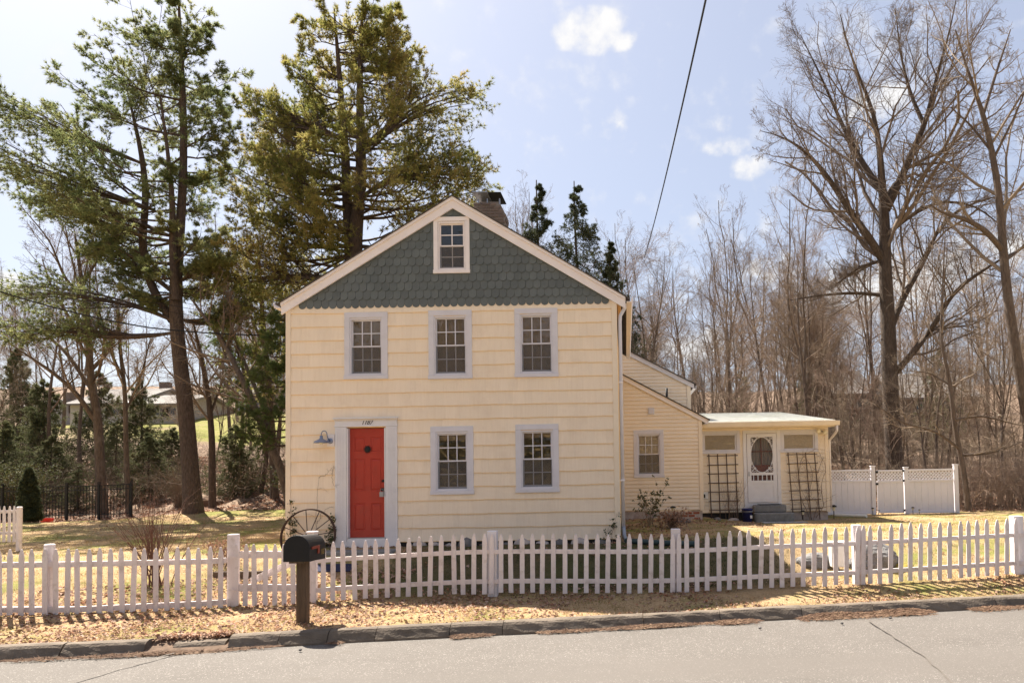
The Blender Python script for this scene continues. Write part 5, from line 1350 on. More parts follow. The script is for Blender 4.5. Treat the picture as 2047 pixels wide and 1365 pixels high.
hero_bare('bare_tree', [(2075, 1010, 0, .20), (2058, 860, 0, .18), (2030, 700, 0, .165), (2012, 580, 0, .15), (2003, 470, 0, .135), (1998, 390, 0, .12), (1985, 310, 0, .10), (1965, 220, 0, .08), (1935, 150, 0, .05), (1910, 60, 0, .02)],
    [[(2004, 500, 0, .10), (1970, 460, -.4, .09), (1925, 435, -.6, .07), (1890, 430, -.8, .045), (1860, 410, -1, .02)], [(1967, 225, 0, .06), (1990, 150, .3, .05), (2020, 60, .6, .02)], [(1980, 300, 0, .05), (1940, 250, .3, .035), (1900, 215, .5, .015)], [(2010, 520, 0, .07), (2050, 490, .5, .05), (2100, 470, .8, .03)], [(1985, 320, 0, .05), (2030, 230, -.4, .035), (2070, 130, -.6, .02)]],
    'pale barked bare tree leaning in at the right edge of the picture', None, BARK, TWIGG, SPEC2, 52, YE)
hero_bare('bare_tree', [(1938, 1020, 0, .10), (1925, 930, 0, .09), (1907, 850, 0, .08), (1900, 760, 0, .065), (1880, 690, 0, .05), (1885, 560, 0, .03), (1890, 450, 0, .012)],
    [[(1922, 900, 0, .05), (1870, 860, -.3, .04), (1800, 845, -.5, .025), (1740, 800, -.8, .012)], [(1905, 840, 0, .05), (1960, 830, -.5, .035), (2040, 850, -.8, .012)], [(1900, 770, 0, .04), (1860, 745, .4, .03), (1810, 740, .6, .01)], [(1925, 910, 0, .045), (1985, 905, .5, .03), (2050, 880, .8, .012)]],
    'small crooked bare tree with pale twisting limbs just right of the white vinyl fence', None, BARK, TWIGG, [(7, .15, .98, (25, 60), .4, 6, .5, .05, .2, 4, .01), (6, .12, .98, (25, 60), .45, 5, .55, .03, .2, 3, .006), (5, .12, 1, (22, 60), .5, 4, .6, .02, .2, 3, .004)], 53, 25)
# left bare trees
hero_bare('bare_tree', [(205, 1030, 0, .19), (200, 930, 0, .17), (196, 830, 0, .15), (180, 760, 0, .13), (178, 660, 0, .11), (170, 600, 0, .09), (160, 540, 0, .07), (150, 470, 0, .03)],
    [[(190, 840, 0, .10), (150, 780, -.5, .08), (100, 740, -.8, .06), (40, 700, -1.1, .035), (-20, 660, -1.4, .015)], [(185, 780, 0, .09), (130, 700, .4, .07), (70, 650, .7, .05), (0, 640, 1, .02)], [(182, 740, 0, .08), (220, 700, .4, .06), (240, 640, .6, .03), (260, 590, .8, .015)], [(172, 600, 0, .07), (130, 560, -.4, .05), (100, 480, -.7, .03), (40, 410, -1, .012)], [(165, 570, 0, .06), (200, 510, .3, .04), (240, 470, .5, .02)]],
    'wide bare tree with arching limbs above the black metal fence on the left', 'bare trees left of the house', BARK, TWIG, SPEC2, 54, 28.5)
hero_bare('bare_tree', [(258, 1020, 0, .10), (252, 900, 0, .09), (250, 780, 0, .075), (240, 700, 0, .06), (235, 600, 0, .03)],
    [[(251, 820, 0, .05), (280, 760, .4, .04), (300, 680, .6, .02)], [(248, 760, 0, .05), (215, 690, -.4, .035), (190, 620, -.6, .015)]],
    'slim pale trunk standing between the black fence and the white pine', 'bare trees left of the house', BARK, TWIGG, SPEC2, 55, 28)
hero_bare('bare_tree', [(588, 990, 0, .15), (560, 930, 0, .14), (528, 860, 0, .12), (495, 780, 0, .10), (465, 720, 0, .085), (440, 670, 0, .07), (400, 625, 0, .05), (385, 600, 0, .03)],
    [[(545, 890, 0, .09), (530, 820, .3, .08), (495, 740, .4, .06), (462, 660, .5, .04), (455, 600, .6, .02)], [(450, 700, 0, .05), (470, 640, -.3, .03), (450, 580, -.5, .015)]],
    'leaning dark double trunk reaching up left from beside the house corner', 'bare trees left of the house', BARK, TWIG, SPEC2, 56, 25.5)
hero_bare('bare_tree', [(550, 1000, 0, .15), (545, 900, 0, .14), (540, 800, 0, .12), (528, 680, 0, .10), (520, 560, 0, .07), (515, 470, 0, .03)],
    [[(530, 700, 0, .06), (505, 640, .3, .04), (480, 580, .5, .015)]],
    'straight dark trunk seen just left of the house corner', 'bare trees left of the house', BARK, TWIG, SPEC2, 57, 29)
hero_bare('bare_tree', [(425, 1015, 0, .13), (424, 950, 0, .12), (424, 880, 0, .11), (418, 800, 0, .09), (405, 720, 0, .07), (385, 640, 0, .03)],
    [[(420, 830, 0, .05), (445, 760, .3, .03), (450, 690, .5, .012)]],
    'short dark trunk just right of the big white pine trunk', 'bare trees left of the house', BARKP, TWIG, SPEC2, 58, 27.5)
# wood behind: individuals from shared protos
rw = random.Random(77)
KINDS = ['tall slender', 'forked', 'thick trunked', 'reddish twigged', 'narrow forked', 'low branching']
def wood(n, pxr, Yr, tops, label, group, avoid=None):
    for i in range(n):
        Y_ = Yr[0] + (Yr[1] - Yr[0]) * ((i + rw.random()) / n); px = rw.uniform(*pxr); x = xat(px, Y_)
        top = rw.uniform(tops[0], tops[1]) if rw.random() < .7 else rw.uniform(tops[1], tops[1] + 120)
        h = max(zpx(top, Y_, px) - float(gz(x, Y_)), 4)
        pi = rw.choice((0, 1, 2, 3, 4, 5, 0, 2, 4)); 
        bare_tree(pi, x, Y_, h, rw.uniform(0, 6.28), KINDS[pi] + ' ' + label, group)
wood(12, (1010, 1240), (46, 72), (490, 560), 'bare treetop above the right slope of the roof', 'bare trees behind the roof')
wood(30, (1235, 1640), (34, 62), (490, 640), 'bare tree in the wood behind the wings and porch', 'bare trees in the wood behind the wings')
wood(32, (1600, 2250), (31, 60), (390, 620), 'bare tree in the wood behind the white vinyl fence', 'bare trees in the wood behind the vinyl fence')
wood(26, (-220, 640), (33, 60), (480, 680), 'bare tree between the left lawn and the distant houses', 'bare trees in the wood on the left')
wood(20, (-300, 640), (62, 84), (600, 720), 'bare tree beyond the distant houses on the left', 'bare trees beyond the far houses')
wood(44, (1000, 2300), (60, 100), (560, 680), 'far bare tree on the rise at the back of the wood', 'bare trees at the back of the wood')
def saplings(n, pxr, Yr, hr, label, group):
    for i in range(n):
        Y_ = Yr[0] + (Yr[1] - Yr[0]) * ((i + rw.random()) / n); px = rw.uniform(*pxr); x = xat(px, Y_)
        pi = rw.choice((5, 3, 1)); bare_tree(pi, x, Y_, rw.uniform(*hr), rw.uniform(0, 6.28), {5: 'bushy pale ', 3: 'reddish single stemmed ', 1: 'forked pale '}[pi] + label, group, name='sapling')
saplings(38, (1240, 1700), (30, 50), (4, 8), 'low sapling under the taller trees behind the porch', 'saplings in the wood behind the porch')
saplings(40, (1650, 2200), (27.5, 48), (4, 8), 'low sapling behind the white vinyl fence', 'saplings behind the vinyl fence')
saplings(12, (-150, 600), (29, 46), (3.5, 7), 'low sapling on the bank behind the left lawn', 'saplings behind the left lawn')
# trees across the street (mirrored in the window glass)
for i in range(26):
    x = -46 + i * 3.6 + rw.uniform(-1.5, 1.5); y = rw.uniform(-40, -19)
    bare_tree(rw.choice((0, 2, 4, 1)), x, y, rw.uniform(10, 16), rw.uniform(0, 6), 'bare tree on the bank across the street', 'trees across the street')
for i in range(14):
    x = -44 + i * 6 + rw.uniform(-2, 2); y = rw.uniform(-44, -26); src, h0, r0 = hproto; r_ = src.copy(); COL.objects.link(r_); s = rw.uniform(2.2, 3.4); r_.location = (x, y, float(gz(x, y)) - .3); r_.scale = (s, s, s * 1.2)
    tag(r_, 'evergreen on the bank across the street', 'tree', 'evergreens across the street')
    for c in src.children:
        c2 = c.copy(); COL.objects.link(c2); c2.parent = r_

# thickets of thin stems: nobody could count them
def thicket(name, n, xr, yr, h, mat, seed, rad=.006, label=None):
    rng = np.random.default_rng(seed); x = rng.uniform(*xr, n); y = rng.uniform(*yr, n); z = gz(x, y) - .05
    hh = h * (.5 + .8 * rng.random(n)); az = rng.uniform(0, 6.28, n); le = rng.uniform(.1, .9, n)
    k = 4; t = np.linspace(0, 1, k)[None]
    P = np.stack([x[:, None] + np.cos(az)[:, None] * (le * hh)[:, None] * t ** 1.5, y[:, None] + np.sin(az)[:, None] * (le * hh)[:, None] * t ** 1.5, z[:, None] + hh[:, None] * (t * 1.35 - (.35 + .6 * le[:, None]) * t ** 2.4)], -1) + rng.normal(0, .03, (n, k, 3))
    R = rad * np.linspace(1, .4, k)[None] * (.6 + .9 * rng.random(n))[:, None]
    P2, R2 = spawn(P, R, 4, .25, 1, (25, 65), lambda t: .45 * (1.2 - .7 * t), 3, .6, .0, .22, rng, rmin=.0022)
    P3, R3 = spawn(P2, R2, 2, .25, 1, (25, 65), lambda t: .55 + 0 * t, 2, .6, .0, .2, rng, rmin=.0018)
    o = link_mesh(name, np_mesh(name, [tubes(P, R, 3), tubes(P2, R2, 3), tubes(P3, R3, 3)], mat)); tag(o, label, kind='stuff')
    return o
thicket('brushwood', 816, (6.5, 19), (25.5, 33), 1.7, TWIGG, 61, .008, 'tangled pale brushwood behind the white vinyl fence')
thicket('brushwood', 612, (10.9, 17), (24.6, 28), 1.9, TWIGR, 65, .008, 'tangled reddish brushwood right of the white vinyl fence')
thicket('brushwood', 884, (2, 30), (42, 62), 3.0, TWIGG, 66, .012, 'tan saplings massed on the slope at the back of the wood')
thicket('brushwood', 1020, (0, 24), (31, 46), 2.8, TWIGG, 62, .011, 'tangled brown undergrowth below the trees of the wood')
thicket('brushwood', 952, (-27, -10.5), (27.8, 38), 1.8, TWIG, 63, .008, 'tangled undergrowth on the leafy bank behind the left lawn')

# ------------------------------------------------------------------ shrubs
def shrub(name, x, y, n, h, spread, label, twig, seed, leaves=0, lmat=None, rad=.006, cat='shrub', lsz=.03, z=None):
    rng = np.random.default_rng(seed); z0 = float(gz(x, y)) if z is None else z
    root = empty(name, (x, y, z0), label, cat)
    az = rng.uniform(0, 6.28, n); le = rng.uniform(.05, 1, n) * spread; hh = h * (.6 + .45 * rng.random(n)); k = 6; t = np.linspace(0, 1, k)[None]
    bx = rng.normal(0, .06 + .1 * spread * .3, (n, 2))
    P = np.stack([bx[:, :1] + np.cos(az)[:, None] * le[:, None] * t ** 1.4, bx[:, 1:] + np.sin(az)[:, None] * le[:, None] * t ** 1.4, -.05 + hh[:, None] * t], -1) + rng.normal(0, .012, (n, k, 3)) * t[..., None]
    R = rad * np.linspace(1, .35, k)[None] * np.ones((n, 1))
    P2, R2 = spawn(P, R, 5, .2, 1, (15, 45), lambda t: .38 * (1.2 - .6 * t), 4, .6, .05, .13, rng, rmin=.0022)
    P3, R3 = spawn(P2, R2, 2, .3, 1, (20, 45), lambda t: .5 + 0 * t, 3, .6, .05, .13, rng, rmin=.0018)
    link_mesh('stems', np_mesh('stems', [tubes(P, R, 4), tubes(P2, R2, 3), tubes(P3, R3, 3)], twig), root, root.location)
    if leaves:
        pp = np.concatenate([P2[:, -1], P3[:, -1], P3[:, 1]]); sel = rng.random(len(pp)) < leaves; pp = pp[sel]
        m_ = 5; pp = np.repeat(pp, m_, 0); d = nrm(rng.normal(size=pp.shape) + np.array([0, 0, -.1])); s = nrm(np.cross(d, rng.normal(size=d.shape))) * lsz * .35
        L = lsz * (.7 + .6 * rng.random((len(pp), 1)))
        V_ = np.stack([pp, pp + d * L * .5 + s, pp + d * L, pp + d * L * .5 - s], 1).reshape(-1, 3)
        link_mesh('leaves', np_mesh('leaves', [(V_, np.arange(len(V_)).reshape(-1, 4))], lmat), root, root.location)
    return root
shrub('bare_shrub', -7.5, 12.0, 34, 1.45, .7, 'bare upright twiggy shrub behind the left run of picket fence', STEMR, 71, rad=.009)
shrub('rhododendron', .55, 18.3, 15, .95, .6, 'sparse leafy rhododendron before the wing window', TWIGG, 72, leaves=.3, lmat=LEAFG, lsz=.055)
shrub('brown_shrub', 1.0, 17.6, 36, .42, .5, 'low brown twiggy shrub at the foot of the rhododendron', TWIGR, 73, leaves=.35, lmat=LEAFM, lsz=.04)
shrub('thin_rose', 3.0, 21.65, 14, 1.0, .42, 'bare rose stems at the foot of the straight trellis', TWIGR, 74, rad=.005)
shrub('low_weed', -7.1, 13.2, 30, .45, .6, 'withered low plants at the left corner of the house', TWIGR, 75, leaves=.4, lmat=LEAFM)
shrub('dry_shrub', -17.0, 28.6, 90, 1.6, 1.5, 'dense brown bare shrub behind the black metal fence', TWIG, 76, rad=.008)
shrub('dry_shrub', -12.2, 27.8, 80, 1.5, 1.2, 'grey green shrub with small leaves right of the dark trunk', TWIG, 77, leaves=.6, lmat=LEAFG, lsz=.06, rad=.008)
shrub('dry_shrub', -22.5, 28.0, 80, 1.7, 1.4, 'low bush with small green leaves behind the arborvitae', TWIG, 78, leaves=.7, lmat=LEAFG, lsz=.06, rad=.008)
# climbing vine on the right trellis
def vine(name, paths, r, label, mat, seed, n2, parent_y, cat='vine', leaves=None, tw=.3):
    rng = np.random.default_rng(seed); Ps = []; o3 = np.array(paths[0][0], float)
    root = empty(name, o3, label, cat)
    for p in paths:
        P_, R_ = resample(p, [r] * len(p), 14); P_ = P_ + rng.normal(0, .012, P_.shape); Ps.append(P_[0])
    P1 = np.stack(Ps); R1 = r * np.linspace(1, .4, 14)[None] * np.ones((len(Ps), 1))
    P2, R2 = spawn(P1, R1, n2, .15, 1, (30, 90), lambda t: tw + 0 * t, 6, .6, .0, .3, rng, rmin=.002)
    P2[:, :, 1] = parent_y - .03 + (P2[:, :, 1] - parent_y) * .25
    P3, R3 = spawn(P2, R2, 3, .2, 1, (30, 80), lambda t: .45 + 0 * t, 4, .6, .0, .3, rng, rmin=.0016)
    P3[:, :, 1] = parent_y - .03 + (P3[:, :, 1] - parent_y) * .5
    link_mesh('stems', np_mesh('stems', [tubes(P1 - o3, R1, 4), tubes(P2 - o3, R2, 3), tubes(P3 - o3, R3, 3)], mat), root, root.location)
    if leaves:
        pp = np.concatenate([P3[:, -1], P2[:, -1]]) - o3; pp = np.repeat(pp, leaves, 0) + rng.normal(0, .02, (len(pp) * leaves, 3)); d = nrm(rng.normal(size=pp.shape)); s = nrm(np.cross(d, rng.normal(size=d.shape))) * .016
        V_ = np.stack([pp, pp + d * .02 + s, pp + d * .045, pp + d * .02 - s], 1).reshape(-1, 3)
        link_mesh('leaves', np_mesh('leaves', [(V_, np.arange(len(V_)).reshape(-1, 4))], LEAFG), root, root.location)
    return root
py_ = PW - .13
vine('climbing_vine', [[(5.35, py_, -.08), (5.2, py_, .5), (5.45, py_, 1.1), (5.3, py_, 1.7), (5.0, py_, 1.85)], [(5.4, py_, -.08), (5.6, py_, .6), (5.5, py_, 1.2), (5.75, py_, 1.7)], [(5.3, py_, -.08), (5.1, py_, .4), (4.95, py_, 1.0), (5.1, py_, 1.75), (5.5, py_, 1.95)], [(5.45, py_, -.05), (5.75, py_, .3), (5.6, py_, .9), (5.85, py_, 1.4), (5.6, py_, 1.85)]], .011, 'bare tangled vine climbing the leaning trellis', TWIGR, 81, 16, py_)
py_ = HY - .06
vine('wall_vine', [[(-5.98, py_, -.05), (-5.95, py_, .6), (-5.93, py_, 1.05), (-5.91, py_, 1.38)], [(-5.91, py_, 1.36), (-5.75, py_, 1.42), (-5.67, py_, 1.52), (-5.60, py_, 1.60)], [(-5.60, py_, 1.58), (-5.66, py_, 1.4), (-5.62, py_, 1.22), (-5.55, py_, 1.18)], [(-5.95, py_, .5), (-5.8, py_, .75), (-5.68, py_, .82), (-5.62, py_, .78)]], .005, 'thin bare vine stuck to the cream wall above the wagon wheel', TWIGG, 82, 2, py_, tw=.22)
vine('ivy', [[(-5.66, py_, -.05), (-5.66, py_, .3), (-5.63, py_, .62)], [(-5.7, py_, -.05), (-5.72, py_, .2), (-5.66, py_, .45)]], .004, 'ivy sprig creeping up beside the left pilaster of the red door', TWIGR, 83, 6, py_, leaves=4, cat='ivy', tw=.12)
vine('ivy', [[(-.30, py_, -.05), (-.28, py_, .25), (-.20, py_, .55)], [(-.4, py_, -.05), (-.36, py_, .3), (-.24, py_, .42)]], .004, 'dry ivy sprig at the bottom right corner of the cream facade', TWIGR, 84, 5, py_, leaves=2, cat='ivy', tw=.15)
vine('ivy', [[(-6.40, py_, -.05), (-6.44, py_, .4), (-6.43, py_, .9)], [(-6.3, py_, -.05), (-6.42, py_, .35), (-6.40, py_, .6)]], .005, 'small ivy stem at the left corner board behind the wagon wheel', TWIGR, 85, 6, py_, leaves=4, cat='ivy', tw=.12)

# ------------------------------------------------------------------ wagon wheel
wc, wr = Vector((-6.01, HY - .30, .27)), .52
ww = empty('wagon_wheel', (wc.x, wc.y, -.2), 'rusty iron wagon wheel leaning on the wall left of the red door', 'wheel')
til = .18
def wp(r_, a, d=0): return (wc.x + r_ * math.cos(a), wc.y + r_ * math.sin(a) * math.sin(til) + d, wc.z + r_ * math.sin(a) * math.cos(til))
mb = MB(); nseg = 48; vs = []
for i in range(nseg):
    a = 2 * math.pi * i / nseg
    for (r_, d_) in ((wr, -.03), (wr, .03), (wr - .022, .03), (wr - .022, -.03)): vs.append(wp(r_, a, d_))
mb.add(vs, [(i * 4 + j, i * 4 + (j + 1) % 4, ((i + 1) % nseg) * 4 + (j + 1) % 4, ((i + 1) % nseg) * 4 + j) for i in range(nseg) for j in range(4)]); mb.build('rim', IRON, ww)
for k in range(12):
    a = 2 * math.pi * (k + .3) / 12; mb = MB(); mb.tube([wp(.04, a, .02 * (-1) ** k), wp(wr - .01, a)], .0085, 5); mb.build('spoke', IRON, ww)
mb = MB(); mb.lathe([(.03, wc.y - .07), (.055, wc.y - .05), (.055, wc.y + .05), (.03, wc.y + .07)], wc.x, wc.z, n=14, ax='y'); mb.build('hub', IRON, ww)

# ------------------------------------------------------------------ picket fence
def fy(x): return float(yf(x))
def fpt(px, py):
    # iterate: depth of the fence line at this column
    Y_ = 11.3
    for _ in range(8): X_ = at(px, py, Y_)[0]; Y_ = fy(X_)
    return at(px, py, Y_)
def picket_mesh(h, w=.070, t=.018):
    q = MB(); q.prism([(-w / 2, 0), (w / 2, 0), (w / 2, h - .095), (w * .17, h), (-w * .17, h), (-w / 2, h - .095)], -t / 2, t / 2); return q.mesh('picket', FENCEW, bevel=.0025)
PM = {}
def picket(parent, px, tx, ty, bx, by, tilt=0, dz=0):
    b = fpt(bx, by); t = fpt(tx, ty); h = round((t[2] - b[2]) / .01) * .01 
    if h not in PM: PM[h] = picket_mesh(h)
    put('picket', PM[h], parent, (b[0], b[1] - .035, b[2] + dz), rot=(random.uniform(-.02, .02), math.atan2(t[0] - b[0], h) + tilt + random.gauss(0, .009), math.atan(.05) + random.uniform(-.02, .02)))
def interp(x, tab): return float(np.interp(x, [a for a, _ in tab], [b for _, b in tab]))
topT = [(0, 1098), (444, 1092.5), (470, 1087), (600, 1087), (640, 1085), (666, 1083), (926, 1067.5), (1045, 1066), (1259, 1067), (1344, 1067), (1476, 1061), (1518, 1058), (1690, 1052), (1737, 1049), (2030, 1035)]
botT = [(0, 1228.7), (150, 1228.7), (444, 1214), (470, 1209.5), (600, 1209.5), (640, 1201), (666, 1199), (926, 1186), (1045, 1184), (1259, 1184.6), (1344, 1183), (1476, 1177), (1518, 1175), (1690, 1168), (1737, 1166), (2030, 1147)]
def rails(parent, pxs, fr, hh=.042, back=.0):
    """one rail object per level between consecutive posts"""
    for f_ in fr:
        for a, b in zip(pxs, pxs[1:]):
            q = MB(); n = max(2, int(abs(b - a) / 40)); ring = []
            for i in range(n + 1):
                px = a + (b - a) * i / n; t_, b_ = interp(px, topT), interp(px, botT); p = fpt(px, b_ + (t_ - b_) * f_)
                ring.append((p[0], p[1], p[2]))
            vs = []
            for x, y, z in ring: vs += [(x, y - .024 + back, z - hh), (x, y + .015 + back, z - hh), (x, y + .015 + back, z + hh), (x, y - .024 + back, z + hh)]
            q.add(vs, [(i * 4 + j, i * 4 + (j + 1) % 4, (i + 1) * 4 + (j + 1) % 4, (i + 1) * 4 + j) for i in range(n) for j in range(4)] + [(0, 1, 2, 3), (n * 4 + 3, n * 4 + 2, n * 4 + 1, n * 4)])
            q.build('rail', FENCEW, parent)
def post(parent, px, top, bot, w=.115, rnd_=False, cap=False, back=.075, mat=FENCEW):
    b = fpt(px, bot); t = fpt(px, top); zg = float(gz(b[0], b[1])) - .15
    q = MB()
    if rnd_: q.lathe([(w / 2, zg), (w / 2, t[2] - .01), (w / 2 - .01, t[2])], b[0], b[1] + back, n=16)
    else: q.box(b[0] - w / 2, b[0] + w / 2, b[1] + back - w / 2, b[1] + back + w / 2, zg, t[2])
    if cap: q.box(b[0] - w / 2 - .012, b[0] + w / 2 + .012, b[1] + back - w / 2 - .012, b[1] + back + w / 2 + .012, t[2] + .002, t[2] + .03)
    q.build('post', mat, parent, bevel=0 if rnd_ else .006, smooth=False)
b0 = fpt(230, 1225)
fl_ = empty('picket_fence', (b0[0], b0[1], float(gz(b0[0], b0[1]))), 'left run of white picket fence ending at the gate', 'fence', 'white picket fences')
lp_ = [-62, -40, -18, 3, 24, 46, 68, 93, 115, 137, 159, 181, 203, 225, 247, 269, 291, 314, 336, 357, 379, 400, 422, 443]
for px in lp_: picket(fl_, px, px + random.uniform(-.8, .8), interp(px, topT) + random.uniform(-1, 1), px + random.uniform(-1, 1.), interp(px, botT) + random.uniform(-1.3, 1.3))
rails(fl_, [-75, 90, 452], (.765, .085), .038)
post(fl_, 89, 1088, 1226, .135, rnd_=True); post(fl_, 461, 1068, 1213, .13)
b0 = fpt(535, 1208)
gt = empty('garden_gate', (b0[0], b0[1], float(gz(b0[0], b0[1]))), 'low white picket gate with a diagonal brace beside the black mailbox', 'gate')
for px in (474, 492.5, 511.5, 532, 551, 570, 588.5): picket(gt, px, px + .3, interp(px, topT), px + random.uniform(-.4, .4), interp(px, botT) + random.uniform(-.6, .6))
def gate_bar(x0, y0, x1, y1, hh, dy, nm='rail'):
    a, b = fpt(x0, y0), fpt(x1, y1); q = MB()
    q.add([(a[0], a[1] + dy, a[2] - hh), (b[0], b[1] + dy, b[2] - hh), (b[0], b[1] + dy, b[2] + hh), (a[0], a[1] + dy, a[2] + hh), (a[0], a[1] + dy + .03, a[2] - hh), (b[0], b[1] + dy + .03, b[2] - hh), (b[0], b[1] + dy + .03, b[2] + hh), (a[0], a[1] + dy + .03, a[2] + hh)], [(0, 1, 2, 3), (7, 6, 5, 4), (0, 4, 5, 1), (1, 5, 6, 2), (2, 6, 7, 3), (3, 7, 4, 0)])
    q.build(nm, FENCEW, gt, bevel=.003)
gate_bar(470, 1108, 598, 1108, .052, -.024); gate_bar(470, 1174, 598, 1174, .052, -.024); gate_bar(500, 1162, 596, 1118, .055, .008, 'brace')
for (px, py) in ((468, 1112), (468, 1178)):
    a = fpt(px, py); q = MB(); q.box(a[0] - .06, a[0] + .05, a[1] - .05, a[1] - .044, a[2] - .012, a[2] + .012); q.build('hinge', FENCEW, gt)
b0 = fpt(1340, 1184)
fr_ = empty('picket_fence', (b0[0], b0[1], float(gz(b0[0], b0[1]))), 'long white picket fence running from the mailbox past the house to the right edge', 'fence', 'white picket fences')
rp_ = [629, 648, 667, 688.5, 710.5, 732, 753, 775, 797, 818, 840, 861, 883, 906, 927, 948, 969, 983.5, 1001.5, 1022.5, 1044, 1065, 1087, 1107.5, 1129.5, 1150.5, 1172, 1193.5, 1215, 1236.5, 1257.5, 1279.5, 1301, 1322.5, 1344.5, 1356.5, 1371, 1392.5, 1413.5, 1435, 1456.5, 1477.5, 1498, 1520, 1541.5, 1562.5, 1584, 1605, 1626, 1647, 1669, 1690.5, 1712, 1724.5, 1738, 1758, 1778.5, 1798.5, 1818.5, 1838.5, 1857.5, 1877, 1896.5, 1917, 1935.5, 1953, 1971.5, 1991.5, 2011, 2029.5, 2056, 2078, 2100, 2122, 2144]
tl = {905: .045, 906: .045, 1087: -.045, 1371: .03, 1392.5: .02, 1917: .03, 1953: -.03, 1435: .025}
for px in rp_:
    picket(fr_, px, px + random.uniform(-.6, .6), interp(px, topT) + random.uniform(-1.2, 1.2), px + random.uniform(-.8, .8) + tl.get(px, 0) * 60, interp(px, botT) + random.uniform(-1.6, 1.6))
rails(fr_, [626, 984, 1353, 1720, 2040, 2150], (.70, .20), .032)
post(fr_, 620, 1066, 1205, .12, cap=True, mat=FENCEW)
post(fr_, 984, 1061, 1190, .145, mat=VINYL); post(fr_, 1353.5, 1057, 1184, .14, mat=FENCEW); post(fr_, 1718, 1049, 1172, .13); post(fr_, 2041, 1031, 1158, .16, mat=VINYL)

# short picket run on the far left behind
YF = 16.0
b0 = at(20, 1088, YF)
f3 = empty('picket_fence', (b0[0], YF, float(gz(b0[0], YF))), 'short white picket fence end with rounded post at the left edge of the lawn', 'fence')
for k in range(9):
    px = 28 - k * 10.2; b = at(px, 1083, YF); pm_ = picket_mesh(.76, .06) if k == 0 else pm_
    put('picket', pm_, f3, (b[0], YF, b[2]), rot=(0, random.uniform(-.01, .01), .0))
for z_ in (1022, 1065):
    q = MB(); a, b = at(-70, z_, YF), at(36, z_, YF); q.box(a[0], b[0], YF + .012, YF + .05, b[2] - .03, b[2] + .03); q.build('rail', FENCEW, f3)
a = at(37, 1013, YF); q = MB(); zg = float(gz(a[0], YF)); q.lathe([(.055, zg - .1), (.055, a[2] - .01), (.035, a[2] + .01)], a[0], YF + .03, n=14); q.build('post', FENCEW, f3)

# black metal fence at far left
YB = 27.0
xa, xb = at(-60, 1000, YB)[0], at(262, 1000, YB)[0]
bf = empty('metal_fence', ((xa + xb) / 2, YB, float(gz((xa + xb) / 2, YB))), 'low black metal fence below the trees on the far left', 'fence')
zA = 1.22
def zg(x): return float(gz(x, YB)) + .05
q = MB(); x = xa; bars = []
bm2 = MB(); bm2.box(-.008, .008, -.008, .008, 0, 1.15); bar_me = bm2.mesh('bar', BLACKM)
k = 0
while x < xb: put('bar', bar_me, bf, (x, YB, zg(x))); x += .11; k += 1
for zz in (.12, 1.0, 1.15):
    q = MB(); n = 12
    vs = []
    for i in range(n + 1):
        x = xa + (xb - xa) * i / n; z = zg(x) + zz; vs += [(x, YB - .018, z), (x, YB + .018, z), (x, YB + .018, z + .03), (x, YB - .018, z + .03)]
    q.add(vs, [(i * 4 + j, i * 4 + (j + 1) % 4, (i + 1) * 4 + (j + 1) % 4, (i + 1) * 4 + j) for i in range(n) for j in range(4)]); q.build('rail', BLACKM, bf)
for i in range(6):
    x = xa + (xb - xa) * i / 5; q = MB(); q.box(x - .035, x + .035, YB - .035, YB + .035, zg(x) - .1, zg(x) + 1.3); q.build('post', BLACKM, bf)
# red pail
a = at(94, 1033, 25.6); z_ = float(gz(a[0], 25.6))
rbk = empty('red_tub', (a[0], 25.6, z_), 'small red plastic tub on the grass by the black metal fence', 'tub')
q = MB(); q.lathe([(.16, z_ - .01), (.19, z_ + .15), (.20, z_ + .15), (.20, z_ + .17), (.18, z_ + .17), (.15, z_ + .02)], a[0], 25.6, n=20); q.build('body', REDP, rbk)
q = MB(); q.tube([(a[0] - .2, 25.6, z_ + .15), (a[0], 25.45, z_ + .10), (a[0] + .2, 25.6, z_ + .15)], .006, 5); q.build('handle', BLACKM, rbk)

